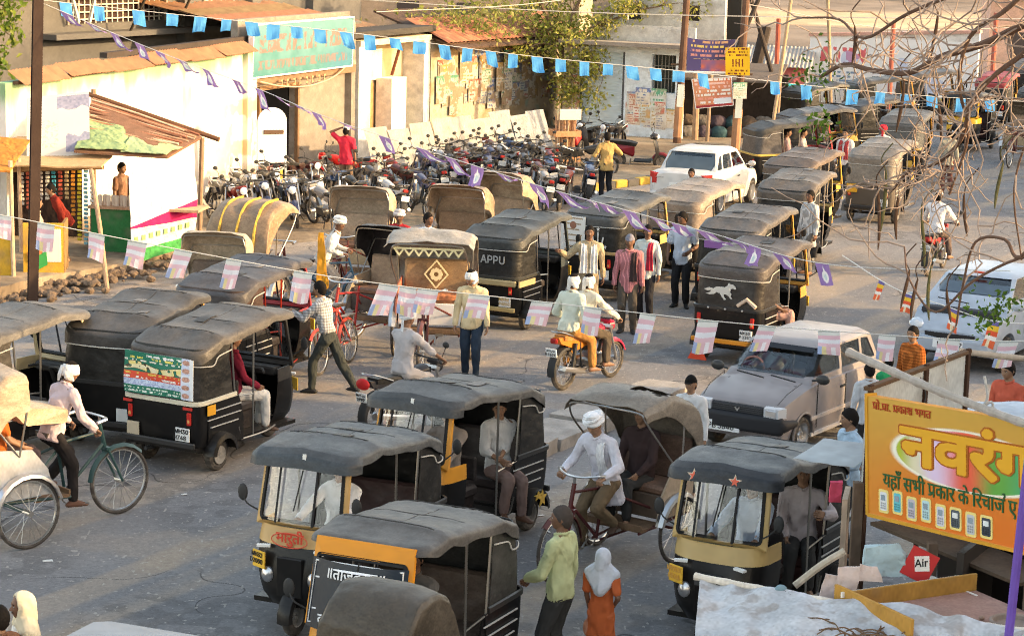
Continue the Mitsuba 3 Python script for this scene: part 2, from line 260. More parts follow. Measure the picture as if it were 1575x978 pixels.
# lettering outlines (80 units to the letter height): polygons ';', rings '/'
GLYPHS = {
    'NAVRANG': '-2,84 270,84 272,82 272,69 259,66 258,-3 242,-4 240,-1 239,67 225,67 225,28 218,19 205,22 197,31 195,37 196,45 200,49 206,50 206,67 189,67 189,53 185,43 171,31 196,8 196,3 188,-5 183,-5 161,15 148,30 143,40 144,49 150,54 161,54 168,51 171,58 170,67 135,67 135,-1 133,-4 117,-3 117,14 108,11 95,11 84,15 76,23 73,31 74,47 82,58 97,64 117,63 116,67 64,67 64,-1 61,-4 47,-4 45,-1 45,34 30,34 28,23 23,20 12,22 2,33 1,45 8,51 45,51 45,66 -2,67 -4,69 -4,82/92,33 98,28 109,29 116,34 117,45 108,47 96,46 91,40;166,101 172,110 180,111 187,106 188,95 183,89 174,88 167,94',
    'LINE': '481,8 459,4 457,16 474,19 470,21 462,31 460,70 450,70 450,81 710,81 710,70 698,70 699,54 697,47 688,37 679,32 689,20 706,7 706,4 700,-2 692,2 668,26 659,41 659,46 663,51 673,51 678,47 684,50 687,58 684,70 645,70 644,-1 632,0 631,70 583,70 583,48 592,52 602,52 609,49 616,39 616,21 608,4 597,10 604,24 604,36 599,41 593,41 583,34 583,-1 570,0 570,19 559,14 547,14 536,19 532,24 529,31 531,49 537,56 549,61 567,60 568,49 553,50 546,48 541,40 542,31 547,26 556,25 570,33 569,70 513,70 513,-1 501,-1 501,22/501,39 501,70 473,70 472,47 475,32 487,29;-1,81 178,81 178,70 165,70 165,0 152,0 152,70 132,70 131,50 99,50 94,47 97,38 117,40 128,36 133,32 137,21 133,7 118,-1 114,10 124,15 124,24 121,27 105,29 94,23 93,11 95,6 114,-11 107,-19 104,-19 88,-4 82,6 80,18 83,28 87,32 82,40 82,50 92,60 119,61 119,70 64,70 64,-1 51,0 51,20 39,16 20,18 10,27 5,38 4,46 18,52 19,63 15,70 -1,70/19,35 24,29 30,27 44,29 51,35 51,70 29,70 32,60 31,50 26,42 19,39;207,81 297,81 297,70 284,70 284,-1 272,-1 272,32 232,33 239,22 258,6 251,-2 248,-2 233,12 214,35 212,46 217,51 233,48 235,56 234,69 207,70/247,52 244,43 249,42 271,44 272,70 246,70;300,72 308,81 325,82 331,79 337,70 339,42 362,42 362,70 346,70 345,80 359,81 356,90 356,102 364,113 372,116 382,116 393,111 401,99 406,81 421,81 421,70 408,70 408,0 395,0 395,70 375,70 375,0 363,-1 362,31 339,31 338,22 335,19 329,18 323,21 315,32 315,38 320,42 326,42 325,68 321,72 313,72 311,70 311,64 314,61 324,60 322,49 314,50 305,54 301,59/394,81 391,94 385,103 376,105 370,102 368,92 372,81;129,112 139,115 145,103 155,97 166,99 174,115 184,112 185,109 175,91 163,86 152,86 142,90 135,97 129,109;150,106 153,115 160,116 163,114 165,107 162,102 155,101;1197,81 1272,80 1272,70 1260,70 1258,35 1253,28 1245,24 1238,24 1236,35 1244,37 1247,41 1247,70 1219,69 1219,45 1222,28 1251,11 1260,1 1261,-13 1255,-24 1244,-19 1249,-8 1248,-3 1219,15 1210,24 1207,34 1207,70 1197,70;948,70 946,47 937,37 928,32 955,7 955,4 949,-2 946,-2 917,26 908,41 908,46 912,51 922,51 927,47 933,50 936,58 934,70 895,70 894,0 882,-1 881,69 870,70 870,81 879,81 877,87 878,102 884,110 891,114 913,116 928,112 943,103 962,81 1158,81 1151,88 1160,99 1156,106 1144,103 1142,113 1159,117 1163,115 1172,99 1160,81 1168,81 1168,70 1155,70 1154,-1 1142,0 1142,47 1122,47 1129,35 1128,19 1121,12 1105,10 1095,14 1087,22 1073,50 1074,53 1084,56 1095,30 1102,23 1112,21 1117,25 1117,34 1104,48 1107,57 1142,58 1142,70 1060,70 1059,-1 1047,0 1047,70 1027,70 1027,0 1015,-1 1015,19 1003,14 991,14 981,18 976,23 973,31 976,47 960,47 960,58 1007,58 1006,47 990,45 985,37 986,30 990,26 1005,26 1015,34 1015,69/948,81 938,93 918,104 898,104 889,95 892,81;815,81 808,100 801,105 788,103 785,110 786,115 802,116 810,113 820,101 826,81 840,81 840,70 799,70 799,48 808,52 818,52 825,49 832,39 832,21 824,4 813,10 820,24 820,36 815,41 809,41 799,34 799,-1 786,0 786,19 775,14 763,14 750,21 745,31 745,43 749,52 758,59 765,61 784,59 783,48 769,50 759,45 757,35 763,26 773,25 786,33 786,70 739,70 739,81',
    'PROP': '113,10 120,17 129,16 133,11 133,2 129,-3 120,-4 114,1;253,10 260,17 269,16 273,11 273,2 269,-3 260,-4 254,1;30,7 8,3 6,17 21,20 13,25 9,33 8,69 -2,70 -2,81 81,82 79,92 74,101 68,104 55,102 52,111 52,115 59,117 77,115 87,105 95,82 110,81 109,69 97,69 97,-1 83,-2 82,0 81,69 63,69 63,-2 49,-1 49,20 45,20/49,41 49,69 23,69 22,47 24,34 27,31 36,30;170,7 148,3 146,17 161,20 153,25 149,33 148,69 138,70 139,82 250,81 249,69 237,69 236,-2 223,-2 222,0 221,69 203,69 203,-2 189,-1 189,20 185,20/189,41 189,69 163,69 162,47 164,34 167,31 176,30;343,7 321,3 319,17 334,20 326,25 322,33 321,69 311,70 312,82 521,81 520,69 508,69 507,-2 494,-2 493,0 492,69 446,69 446,50 464,53 471,50 478,42 480,34 479,21 470,3 458,9 465,25 465,36 461,40 451,38 446,33 445,-2 432,-2 431,17 421,13 409,13 399,17 394,22 390,31 390,43 393,51 400,58 411,62 431,60 430,69 376,69 376,-2 362,-1 362,20 358,20/361,41 362,69 336,69 335,47 337,34 340,31 349,30/405,32 412,26 426,29 431,33 431,47 421,49 408,47 404,40;875,82 876,70 863,69 862,-2 848,-1 848,40 828,40 818,36 817,28 819,22 836,6 829,-3 825,-3 811,10 803,25 803,37 812,49 825,53 848,53 848,69 790,69 789,-2 775,-1 775,69 756,69 756,28 751,21 740,23 733,30 730,37 732,46 741,48 741,69 718,69 717,-2 703,-1 703,30 682,30 680,20 675,17 665,20 659,26 656,38 661,43 667,43 667,49 656,49 647,53 641,62 641,72 646,80 652,83 667,83 679,73 682,43 702,43 703,69 687,69 687,82/655,63 661,61 667,61 666,68 663,71 654,70;569,81 608,81 607,69 595,69 594,-2 580,-1 580,68 569,70;520,36 525,42 536,42 543,38 550,45 535,48 528,53 523,65 527,78 536,83 550,83 557,80 566,70 568,50 564,39 554,27 567,14 572,5 561,-2 540,23 532,22 522,26/538,62 545,59 554,59 552,67 547,71 537,70',
    'TOP': '75,81 485,82 486,70 473,69 472,-2 459,-2 458,0 458,69 439,69 439,-2 425,-1 425,20 415,17 403,17 389,25 384,39 384,69 338,69 338,50 346,53 359,52 369,44 372,34 370,17 364,5 367,3 367,-7 355,-11 354,-19 359,-23 366,-23 378,-19 381,-31 369,-36 356,-36 347,-32 340,-21 340,-11 344,-3 350,2 358,4 350,9 357,24 357,36 355,39 347,40 338,33 337,-2 324,-2 323,17 313,13 297,14 286,22 282,31 283,47 292,58 303,62 323,60 323,69 269,69 268,-2 254,-1 254,46 238,46 244,30 241,17 232,10 217,9 201,19 193,31 185,50 186,54 197,57 210,29 219,22 225,22 229,25 229,33 225,41 216,47 220,59 254,59 254,69 174,69 174,-1 160,-2 159,69 141,69 140,-2 126,-1 126,40 106,40 96,36 95,27 99,19 114,4 107,-3 103,-3 89,10 83,19 81,37 84,43 94,51 126,53 126,69 76,69/297,33 304,26 318,29 323,33 323,47 313,49 300,47 296,40/399,36 403,31 413,30 425,37 425,69 398,68;24,81 37,81 36,-2 23,-1;51,81 65,81 65,-2 51,-1;506,81 519,81 518,-2 505,-1;533,81 547,81 547,-2 533,-1',
    'LOW': '62,-11 69,0 80,4 72,9 79,24 78,38 69,40 60,33 60,-1 46,-2 45,17 35,13 19,14 8,22 4,31 5,47 14,58 25,62 45,60 45,69 -1,69 -1,82 335,82 328,88 337,99 334,104 323,102 319,114 337,118 342,116 351,98 340,82 516,82 516,69 503,69 502,-2 489,-1 489,30 465,30 463,20 458,17 451,18 442,26 439,38 444,43 450,43 450,69 426,69 425,-2 412,-1 412,69 399,69 398,31 391,21 382,17 365,18 355,26 351,38 351,69 333,69 333,-2 319,-1 319,20 309,17 297,17 286,22 279,33 278,69 261,69 261,-1 247,-2 246,69 227,69 227,-1 214,-2 213,69 200,69 199,31 192,21 183,17 166,18 156,26 152,38 152,69 129,69 146,46 146,20 137,17 125,17 114,22 107,33 106,69 61,69 60,50 68,53 81,52 91,44 94,34 92,17 86,5 89,3 89,-7 77,-11 76,-20 81,-23 88,-23 100,-19 103,-31 91,-36 72,-34 63,-24/19,33 26,26 40,29 45,33 45,47 35,49 22,47 18,40/167,37 172,30 179,30 184,33 185,69 166,68/293,37 297,31 307,30 319,37 319,69 292,68/366,37 371,30 378,30 383,33 384,69 365,68/465,43 489,43 489,69 465,69/121,58 120,43 122,34 127,30 139,31 139,36',
    'RED': '101,-10 109,-4 114,-4 126,-18 132,-21 146,-22 152,-19 152,-12 148,-10 131,-12 127,0 141,6 118,29 112,41 113,49 118,53 129,53 134,49 138,52 140,58 139,68 102,68 102,-1 100,-3 87,-3 85,-1 85,68 68,68 68,-2 53,-3 52,29 30,29 28,20 22,16 13,18 5,26 2,38 6,43 13,44 13,67 -2,68 -3,82 206,83 204,102 207,109 215,116 233,118 241,115 249,107 258,83 271,83 273,81 273,69 260,68 260,-1 258,-3 245,-3 243,-1 243,68 227,68 226,-2 212,-3 210,-1 210,39 191,39 182,35 181,27 187,17 199,8 200,4 192,-4 188,-4 168,17 165,25 165,37 169,45 179,52 210,54 210,68 156,68 155,49 152,43 137,31 164,6 160,0 165,-4 168,-12 168,-20 164,-29 149,-37 130,-36 113,-27 103,-17/224,83 242,83 233,102 225,103 221,100 220,91/30,68 30,44 52,44 52,68',
    'YARI': '-2,84 165,84 161,96 155,102 141,100 136,110 138,117 157,119 165,116 171,110 181,110 186,104 186,95 181,90 182,85 198,82 198,69 185,67 185,-1 183,-4 169,-4 166,-1 166,67 154,67 154,53 150,43 136,31 161,8 161,3 153,-5 148,-5 126,15 113,30 108,40 109,49 115,54 126,54 133,51 136,58 135,67 100,67 100,-1 98,-4 84,-4 81,-1 81,67 67,67 67,-1 65,-4 49,-3 48,16 39,13 26,13 16,17 7,26 2,37 2,49 13,52 16,55 16,62 14,67 -2,67 -4,69 -4,82/23,35 29,30 37,30 48,36 48,67 34,67 34,49;221,82 223,84 360,84 362,82 362,69 349,66 348,-3 333,-4 330,-1 330,67 287,67 287,53 303,55 311,52 317,46 321,34 320,21 317,11 310,1 299,5 296,7 295,12 302,24 302,35 299,38 292,37 287,31 287,-2 285,-4 271,-4 268,0 268,14 260,11 244,12 232,20 227,31 228,47 237,59 250,64 268,63 268,67 223,67 221,69/246,33 252,28 263,30 268,34 268,45 260,47 248,45 245,40'}
def lettering(k, h):
    """outline of a line of lettering with letters h metres tall, from the origin along +x"""
    ps = []
    for p in GLYPHS[k].split(';'):
        r = [[tuple(float(c) for c in q.split(',')) for q in ring.split()] for ring in p.split('/')]
        ps.append(sg.Polygon(r[0], r[1:]).buffer(0))
    g = sg.MultiPolygon([q for p in ps for q in getattr(p, 'geoms', [p])])
    return affinity.scale(g, h / 80.0, h / 80.0, origin=(0, 0))
# ================================================================== vehicles
def moved(mesh, d=(0, 0, 0), M=None):
    v, f = mesh
    if M is not None: v = v @ np.asarray(M)[:3, :3].T + np.asarray(M)[:3, 3]
    return (v + np.asarray(d), f)
def torus(r, t, n=28, k=7, sq=1.0):
    a = np.arange(n) * 2 * PI / n
    return MB().tube(np.stack([r * np.cos(a), 0 * a, r * np.sin(a)], -1), t, k, closed=True).get()
def spokes(r, n, hub=.035, w=.05, t=.004):
    m = MB()
    for i in range(n):
        a = 2 * PI * i / n; s = (1 if i % 2 else -1)
        b = a + .35 * (1 if (i // 2) % 2 else -1)
        m.tube([[hub * math.cos(b), s * w, hub * math.sin(b)], [r * math.cos(a), 0, r * math.sin(a)]], t, 4, caps=False)
    m.bar([0, -w - .015, 0], [0, w + .015, 0], hub, 10)
    return m.get()
def disc_rim(r, w):
    m = MB(); m.lathe([(.01, w * .25), (r * .35, w * .3), (r * .42, w * .1), (r * .85, -w * .05), (r * .92, w * .42), (r, w * .5), (r, -w * .5), (r * .9, -w * .4), (.01, -w * .3)], axis='y', n=20)
    for i in range(4):
        a = i * PI / 2 + .4; m.ell([.28 * r * math.cos(a), -w * .32, .28 * r * math.sin(a)], r * .06, 1)
        m.ell([.28 * r * math.cos(a), w * .32, .28 * r * math.sin(a)], r * .06, 1)
    return m.get()
def tyre(r, w, rin):
    h = w / 2
    return MB().lathe([(rin, -h * .7), (rin + (r - rin) * .5, -h), (r - .012, -h * .8), (r, -h * .35), (r, h * .35), (r - .012, h * .8), (rin + (r - rin) * .5, h), (rin, h * .7), (rin, -h * .7)], axis='y', n=24).get()
def arc_guard(c, r, a0, a1, w, n=10, th=.006, lip=.03):
    P = []
    for a in np.linspace(math.radians(a0), math.radians(a1), n):
        row = [(-w / 2, -lip), (-w / 2 + .01, -.006), (0, .012), (w / 2 - .01, -.006), (w / 2, -lip)]
        P.append([[c[0] + (r + d) * math.cos(a), c[1] + y, c[2] + (r + d) * math.sin(a)] for y, d in row])
    return MB().grid(np.array(P), th).get()

# ------------------------------------------------------------------ three-wheeled taxi (auto rickshaw); x forwards, rear wheels on the ground at x = -0.78
def rr_outline(hx, hy, rf, rb, n=7):
    """rounded rectangle in plan, from the front right corner anticlockwise"""
    pts = []
    for cx, cy, r, a0 in ((hx - rf, hy - rf, rf, 0), (-hx + rb, hy - rb, rb, 90), (-hx + rb, -hy + rb, rb, 180), (hx - rf, -hy + rf, rf, 270)):
        for a in np.linspace(a0, a0 + 90, n): pts.append((cx + r * math.cos(math.radians(a)), cy + r * math.sin(math.radians(a))))
    out = []
    for p, q in zip(pts, pts[1:] + pts[:1]):
        d = math.dist(p, q); k = max(1, int(d / .085))
        out += [(p[0] + (q[0] - p[0]) * i / k, p[1] + (q[1] - p[1]) * i / k) for i in range(k)]
    return np.array(out)
def hood_z(x, y, seed, sag):
    sup = [-1.2, -.72, -.18, .42, 1.02]; z = np.interp(x, sup, [1.62, 1.775, 1.765, 1.795, 1.715])
    for a, b in zip(sup, sup[1:]):
        k = np.clip((x - a) / (b - a), 0, 1); z = z - sag * np.sin(PI * k) ** .8 * (1 - (np.abs(y) / .75) ** 3) * (1 + .35 * math.sin(seed * 2.1 + a * 3))
    p = np.stack([x * 2.2, y * 2.2, 0 * x + seed], -1)
    return z + .025 * (meshkit.fbm(p, 3, seed) - .5) + .012 * (1 - np.abs(2 * meshkit.noise(p * 1.7 + 4, seed + 9) - 1))
def hood_mesh(seed, sag=.035, skirt=.065):
    cx, hx, hy = -.11, 1.10, .615; o = rr_outline(hx, hy, .16, .24)
    rows = []
    ds = [-1, 0, .012, .03, .055, .09, .13, .17, .23, .3, .37, .44, .51, .57, .61]
    wob = meshkit.fbm(np.stack([o[:, 0] * 4, o[:, 1] * 4, 0 * o[:, 0] + seed], -1), 2, seed)
    for d in ds:
        e = max(d, 0); q = o * [(hx - e) / hx, (hy - e) / hy]; x, y = q[:, 0] + cx, q[:, 1]
        drop = .06 * (1 - np.sqrt(np.clip(1 - (1 - min(e, .13) / .13) ** 2, 0, 1))) + .035 * np.clip(1 - e / .3, 0, 1)
        z = hood_z(x, y, seed, sag) - drop
        if d < 0:
            rear = np.clip((-x - .6) / .5, 0, 1); z = z - skirt * (.55 + .7 * wob) * np.clip((1.0 - x) / .2, .25, 1) - .07 * rear
            y = y * 1.012
        rows.append(np.stack([x, y, z], -1))
    P = np.array(rows); P = np.concatenate([P, P[:, :1]], 1)
    return MB().grid(P[::-1], .008).get()
def wrap_path(x0, hy, rx, r=.15):
    """right side from x0 back round the rear to the left side"""
    p = [(x0, -hy)] + [(rx + r + r * math.cos(a), -hy + r + r * math.sin(a)) for a in np.radians([270, 247, 225, 203, 180])]
    p += [(rx, y) for y in (-.25, 0, .25)] + [(rx + r + r * math.cos(a), hy - r + r * math.sin(a)) for a in np.radians([180, 157, 135, 113, 90])] + [(x0, hy)]
    return np.array(p)
def wrap_sheet(zs, x0s, hys, rxs, th, r=.15, wob=0, seed=0):
    P = np.array([np.column_stack([wrap_path(a, b, c, r), np.full(15, z)]) for z, a, b, c in zip(zs, x0s, hys, rxs)])
    if wob: P = P + wob * (np.stack([meshkit.fbm(P * 5 + k * 9, 2, seed + k) for k in range(3)], -1) - .5) * [1, 1, .2]
    return MB().grid(P, th).get()
def bend(mesh):
    v, f = mesh; v = v.copy(); v[:, 0] -= .13 * (v[:, 1] / .5) ** 2; return (v, f)
def cowl_ring(z, n=13, d=0):
    k = [.30, .42, .55, .7, .86, 1.0]; hy = np.interp(z, k, [.38, .46, .51, .535, .54, .53]); xf = np.interp(z, k, [1.16, 1.24, 1.25, 1.22, 1.165, 1.10])
    xr = .62; a = np.linspace(-PI / 2, PI / 2, n)
    return np.column_stack([xr + (xf - xr + d) * np.cos(a) ** .45, (hy + d) * np.sign(np.sin(a)) * np.abs(np.sin(a)) ** .8, np.full(n, z)])
def auto_proto(seed=0, bare=False):
    L = []
    def A(p, m, mt, c):
        v, f = g3(m); v = np.array(v); k = np.clip((v[:, 0] + .75) / 1.55, 0, 1); h = np.clip((v[:, 2] - .42) / 1.0, 0, 1.15)
        v[:, 2] += .13 * k * h; v[:, 1] *= 1 - .05 * k; L.append((p, (v, f), mt, c))
    A('floor', MB().box((.2, 0, .30), (1.7, 1.06, .05)).box((-.8, 0, .33), (.8, 1.1, .05)), 'paint', 'body')
    A('front_cowl', MB().grid(np.array([cowl_ring(z) for z in (.30, .42, .5, .6, .7, .8, .865)])[::-1], .012).box((1.235, 0, .6), (.03, .3, .36), ch=.01), 'paint', 'body')
    A('cowl_band', MB().grid(np.array([cowl_ring(z, d=.006) for z in (.862, .93, 1.0, 1.015)])[::-1], .014), 'paint', 'front')
    for s in (1, -1): A('cowl_trim#%d' % s, MB().box((1.2, s * .33, .852), (.05, .14, .022), rz=-s * .35), 'plain', (.75, .75, .72))
    W = frame((1.115, 0, 1.01), (0, 1, 0), (-.155, 0, .59)); W0 = W.copy()
    tp = .68 if bare else .58; out = sg.Polygon([(-.53, -.02), (.53, -.02), (.50, tp), (-.50, tp)])
    inn = sg.Polygon([(-.43, .08), (.43, .08), (.41, .50), (-.41, .50)]).buffer(.045)
    A('windscreen_frame', bend(MB().poly(out.segmentize(.09).difference(inn.segmentize(.09)), .035, W0).get()), 'paint', 'front')
    A('seal', bend(MB().poly(inn.segmentize(.09).buffer(.01).difference(inn.segmentize(.09).buffer(-.02)), .046, W0).get()), 'plain', (.012, .012, .013))
    gu, gv = np.meshgrid(np.linspace(-.47, .47, 9), np.linspace(.04, .54, 3)); g = np.stack([gu, gv, 0 * gu + .02], -1) @ W[:3, :3].T + W[:3, 3]
    A('windscreen', bend(MB().grid(g).get()), 'glass', None)
    for y in (-.24, .2): A('windscreen_strap#%d' % (y > 0), bend(MB().quad(*[W[:3, :3] @ np.array(q) + W[:3, 3] for q in ((y - .012, .03, .05), (y + .012, .03, .05), (y + .012, .55, .05), (y - .012, .55, .05))], .008).get()), 'plain', (.012, .012, .014))
    A('wiper', bend(MB().bar(W[:3, :3] @ [.04, .54, .06] + W[:3, 3], W[:3, :3] @ [-.02, .16, .06] + W[:3, 3], .008, 6).get()), 'plain', (.02, .02, .02))
    A('header', bend(MB().quad((.975, -.5, 1.56), (.975, .5, 1.56), (.90, .485, 1.62), (.90, -.485, 1.62), .02).get()), 'paint', 'front')
    hv, hf = hood_mesh(seed); hv[:, 0] = np.where(hv[:, 0] > 0, hv[:, 0] * (.86 if bare else 1), hv[:, 0]); A('hood', (hv, hf), 'canvas', 'hood')
    for i, x in enumerate((.42, -.18, -.72)):
        yy = np.linspace(-.46, .46, 13); A('hood_seam#%d' % i, MB().tube(np.stack([x + 0 * yy, yy, hood_z(x + 0 * yy, yy, seed, .035) - .035 * np.clip(1 - (.615 - np.abs(yy)) / .3, 0, 1) - .002], -1), .005, 5), 'canvas', 'seam')
    o = np.array([(.86, -.625), (.97, -.60), (1.035, -.5), (1.06, -.25), (1.065, 0), (1.06, .25), (1.035, .5), (.97, .60), (.86, .625)])
    A('visor', MB().grid(np.array([np.column_stack([o[:, 0] + dx, o[:, 1] * k, np.full(9, z) + dz * np.abs(o[:, 1])]) for dx, k, z, dz in ((-.09, .93, 1.735, -.09), (-.015, 1., 1.69, -.1), (.0, 1.01, 1.63, -.06), (.02, 1.015, 1.555, -.04))])[::-1], .01), 'canvas', 'visor')
    A('visor_strap', MB().quad((1.065, .045, 1.545), (1.065, .085, 1.545), (1.052, .085, 1.70), (1.052, .045, 1.70), .012), 'plain', (.6, .6, .58))
    A('curtain', wrap_sheet([.95, 1.1, 1.25, 1.4, 1.52, 1.62], [-.48, -.5, -.52, -.54, -.55, -.5], [.592, .59, .588, .585, .582, .575], [-1.235, -1.225, -1.21, -1.195, -1.18, -1.15], .008, r=.2, wob=.03, seed=seed), 'canvas', 'curtain')
    A('curtain_piping', MB().tube(smooth_path([(-.52, -.602, 1.52), (-.8, -.606, 1.50), (-.9, -.606, 1.40), (-1.05, -.60, 1.40), (-1.2, -.47, 1.41), (-1.235, 0, 1.405), (-1.2, .47, 1.41), (-1.05, .60, 1.40), (-.9, .606, 1.40), (-.8, .606, 1.50), (-.52, .602, 1.52)], 4), .008, 5), 'plain', 'piping')
    A('belt', wrap_sheet([.905, .91, .955, .965], [-.42] * 4, [.60, .62, .62, .60], [-1.24, -1.26, -1.26, -1.24], .012, r=.14), 'paint', 'belt')
    A('tub', wrap_sheet([.36, .5, .7, .91], [-.98, -1.0, -.40, -.36], [.575, .59, .598, .60], [-1.19, -1.215, -1.235, -1.24], .015, r=.12), 'paint', 'body')
    sp = sg.Polygon([(-1.02, .36), (-1.02, .9), (-.36, .9), (-.26, .62), (-.26, .32), (-.5, .32)]).difference(sg.Point(-.78, .21).buffer(.285))
    for s in (1, -1): A('side_panel#%d' % s, MB().poly(sp, .02, frame((0, .598 * s + (.01 if s < 0 else -.01), 0), (1, 0, 0), (0, 0, 1))), 'paint', 'body')
    for s in (1, -1):
        for z in (.60, .70, .80): A('side_rib#%d%d' % (s, z * 10), MB().box((-.68, s * .612, z), (.72 - .12 * (z < .65), .012, .012)), 'plain', 'rib')
    for s in (1, -1):
        A('mudguard#%d' % s, arc_guard((-.78, s * .63, .23), .27, 5, 178, .17, 9, .012, .06), 'paint', 'body')
        A('rear_wheel#%d' % s, moved(tyre(.21, .11, .115), (-.78, s * .55, .21)), 'rubber', (.03, .028, .026))
        A('rear_wheel#%d/rim' % s, moved(disc_rim(.12, .10), (-.78, s * .565, .21)), 'matte', 'rim')
    A('front_wheel#1', moved(tyre(.21, .1, .115), (1.12, 0, .21)), 'rubber', (.03, .028, .026))
    A('front_wheel#1/rim', moved(disc_rim(.12, .09), (1.12, 0, .21)), 'matte', 'rim')
    A('front_mudguard', arc_guard((1.12, 0, .22), .25, -10, 170, .15, 9, .01, .05), 'paint', 'body')
    A('axle', MB().bar((-.78, -.5, .21), (-.78, .5, .21), .03).box((-.85, 0, .38), (.5, .7, .16)).bar((-1.1, .2, .28), (-1.28, .2, .28), .03), 'matte', (.03, .03, .03))
    A('bumper', MB().box((-1.275, 0, .40), (.05, 1.16, .075), ch=.012).box((-1.24, .4, .40), (.06, .05, .05)).box((-1.24, -.4, .40), (.06, .05, .05)), 'paint', 'bumper')
    for s in (1, -1):
        A('tail_light#%d' % s, MB().box((-1.247, s * .47, .74), (.03, .07, .17), ch=.012), 'plain', (.45, .02, .015))
        A('tail_light#%d/lens' % s, MB().box((-1.252, s * .47, .71), (.03, .05, .06), ch=.012), 'plain', (.6, .3, .1))
        A('headlight#%d' % s, MB().lathe([(.07, 0), (.07, .05), (.06, .06)], axis='x', n=16, c=(1.18, s * .27, .6)), 'metal', (.6, .6, .6))
        A('headlight#%d/lens' % s, MB().lathe([(.06, .0), (.04, .016), (.001, .024)], axis='x', n=16, c=(1.238, s * .27, .6)), 'metal', (.55, .56, .58))
        A('mirror#%d' % s, MB().tube(smooth_path([(1.03, s * .5, 1.12), (1.08, s * .6, 1.18), (1.06, s * .66, 1.24)]), .008, 5).ell((1.05, s * .67, 1.27), (.025, .06, .08), 1), 'plain', (.03, .03, .03))
    for s in (1, -1):
        A('door_post#%d' % s, MB().bar((.0, s * .575, .32), (.0, s * .575, 1.66), .014).bar((-.42, s * .58, .9), (-.50, s * .58, 1.62), .014), 'metal', 'post')
        A('side_rail#%d' % s, MB().tube(smooth_path([(.55, s * .54, .34), (.3, s * .57, .31), (-.2, s * .575, .31), (-.3, s * .59, .34), (-.36, s * .6, .5)], 3), .014, 6).bar((.0, s * .575, .84), (-.42, s * .59, .9), .012, 6), 'metal', 'post')
    A('passenger_seat', MB().box((-.68, 0, .58), (.48, 1.08, .14), ch=.03).box((-.98, 0, .86), (.12, 1.08, .5), ry=-.12, ch=.03).box((-.62, 0, .42), (.3, 1.05, .22)), 'canvas', 'seat')
    A('driver_seat', MB().box((.2, 0, .62), (.34, .7, .12), ch=.03).box((.2, 0, .45), (.3, .6, .24)).box((.02, 0, .84), (.06, .62, .26), ch=.02), 'canvas', (.03, .025, .025))
    A('handlebar', MB().tube(smooth_path([(.62, -.3, .95), (.70, -.2, .97), (.74, 0, .95), (.70, .2, .97), (.62, .3, .95)], 3), .018, 6).bar((.74, 0, .95), (.95, 0, .5), .03).box((.88, 0, .93), (.2, .7, .1), ch=.02), 'plain', (.03, .03, .03))
    A('number_plate#1', MB().box((-1.25, -.37, .53), (.015, .22, .17)), 'plain', 'plate')
    A('number_plate#2', MB().box((1.226, -.37, .73), (.015, .2, .15), rz=-.42), 'plain', (.75, .45, .05))
    return L

# ------------------------------------------------------------------ cycle rickshaw; x forwards
def canopy_mesh(spine, hw, flap, seed=0, amp=.03, flare=0):
    """hood over ribs; spine: (x, z) points from the rear edge to the front edge"""
    s = smooth_path(spine, 6); n = len(s); P = []
    for i, (x, z) in enumerate(s):
        k = i / (n - 1); fl = np.interp(k, np.linspace(0, 1, len(flap)), flap); h = hw * (1 + flare * k)
        q = np.array([[x, -h * 1.02, z - fl], [x, -h * 1.01, z - fl * .5 - .04], [x, -h, z - .08], [x, -h * .9, z - .02], [x, -h * .5, z + .01], [x, 0, z + .015], [x, h * .5, z + .01], [x, h * .9, z - .02], [x, h, z - .08], [x, h * 1.01, z - fl * .5 - .04], [x, h * 1.02, z - fl]]); P.append(np.stack([np.interp(np.linspace(0, 10, 31), np.arange(11), q[:, c]) for c in range(3)], -1))
    P = np.array(P); P = P + amp * 2 * (np.stack([meshkit.fbm(P * 4 + 7 * k, 3, seed + k) for k in range(3)], -1) - .5)
    P = P + (.028 * (1 - np.abs(2 * meshkit.noise(P * [2.2, 1.3, 3.5] + seed, seed + 5) - 1)) ** 3)[..., None] * [.5, 0, 1]
    return MB().grid(P, .008).get()
CANOPY = {'full': ([(-.80, .86), (-.84, 1.2), (-.74, 1.6), (-.45, 1.80), (-.05, 1.84), (.28, 1.76)], [.02, .25, .45, .35, .18, .14]),
          'half': ([(-.80, .86), (-.86, 1.2), (-.80, 1.55), (-.6, 1.74), (-.35, 1.76)], [.02, .3, .5, .42, .36]),
          'closed': ([(-.80, .86), (-.86, 1.2), (-.76, 1.6), (-.45, 1.80), (-.1, 1.84), (.2, 1.76), (.40, 1.55), (.46, 1.2)], [.02, .3, .6, .7, .75, .7, .5, .2]),
          'dome': ([(-.62, .86), (-.66, 1.2), (-.58, 1.6), (-.38, 1.80), (-.12, 1.84), (.08, 1.76), (.20, 1.55), (.24, 1.2)], [.02, .3, .6, .7, .75, .7, .5, .2]),
          'wide': ([(-.80, .86), (-.84, 1.2), (-.76, 1.55), (-.45, 1.72), (0, 1.76), (.45, 1.68)], [.02, .3, .4, .12, .10, .10])}
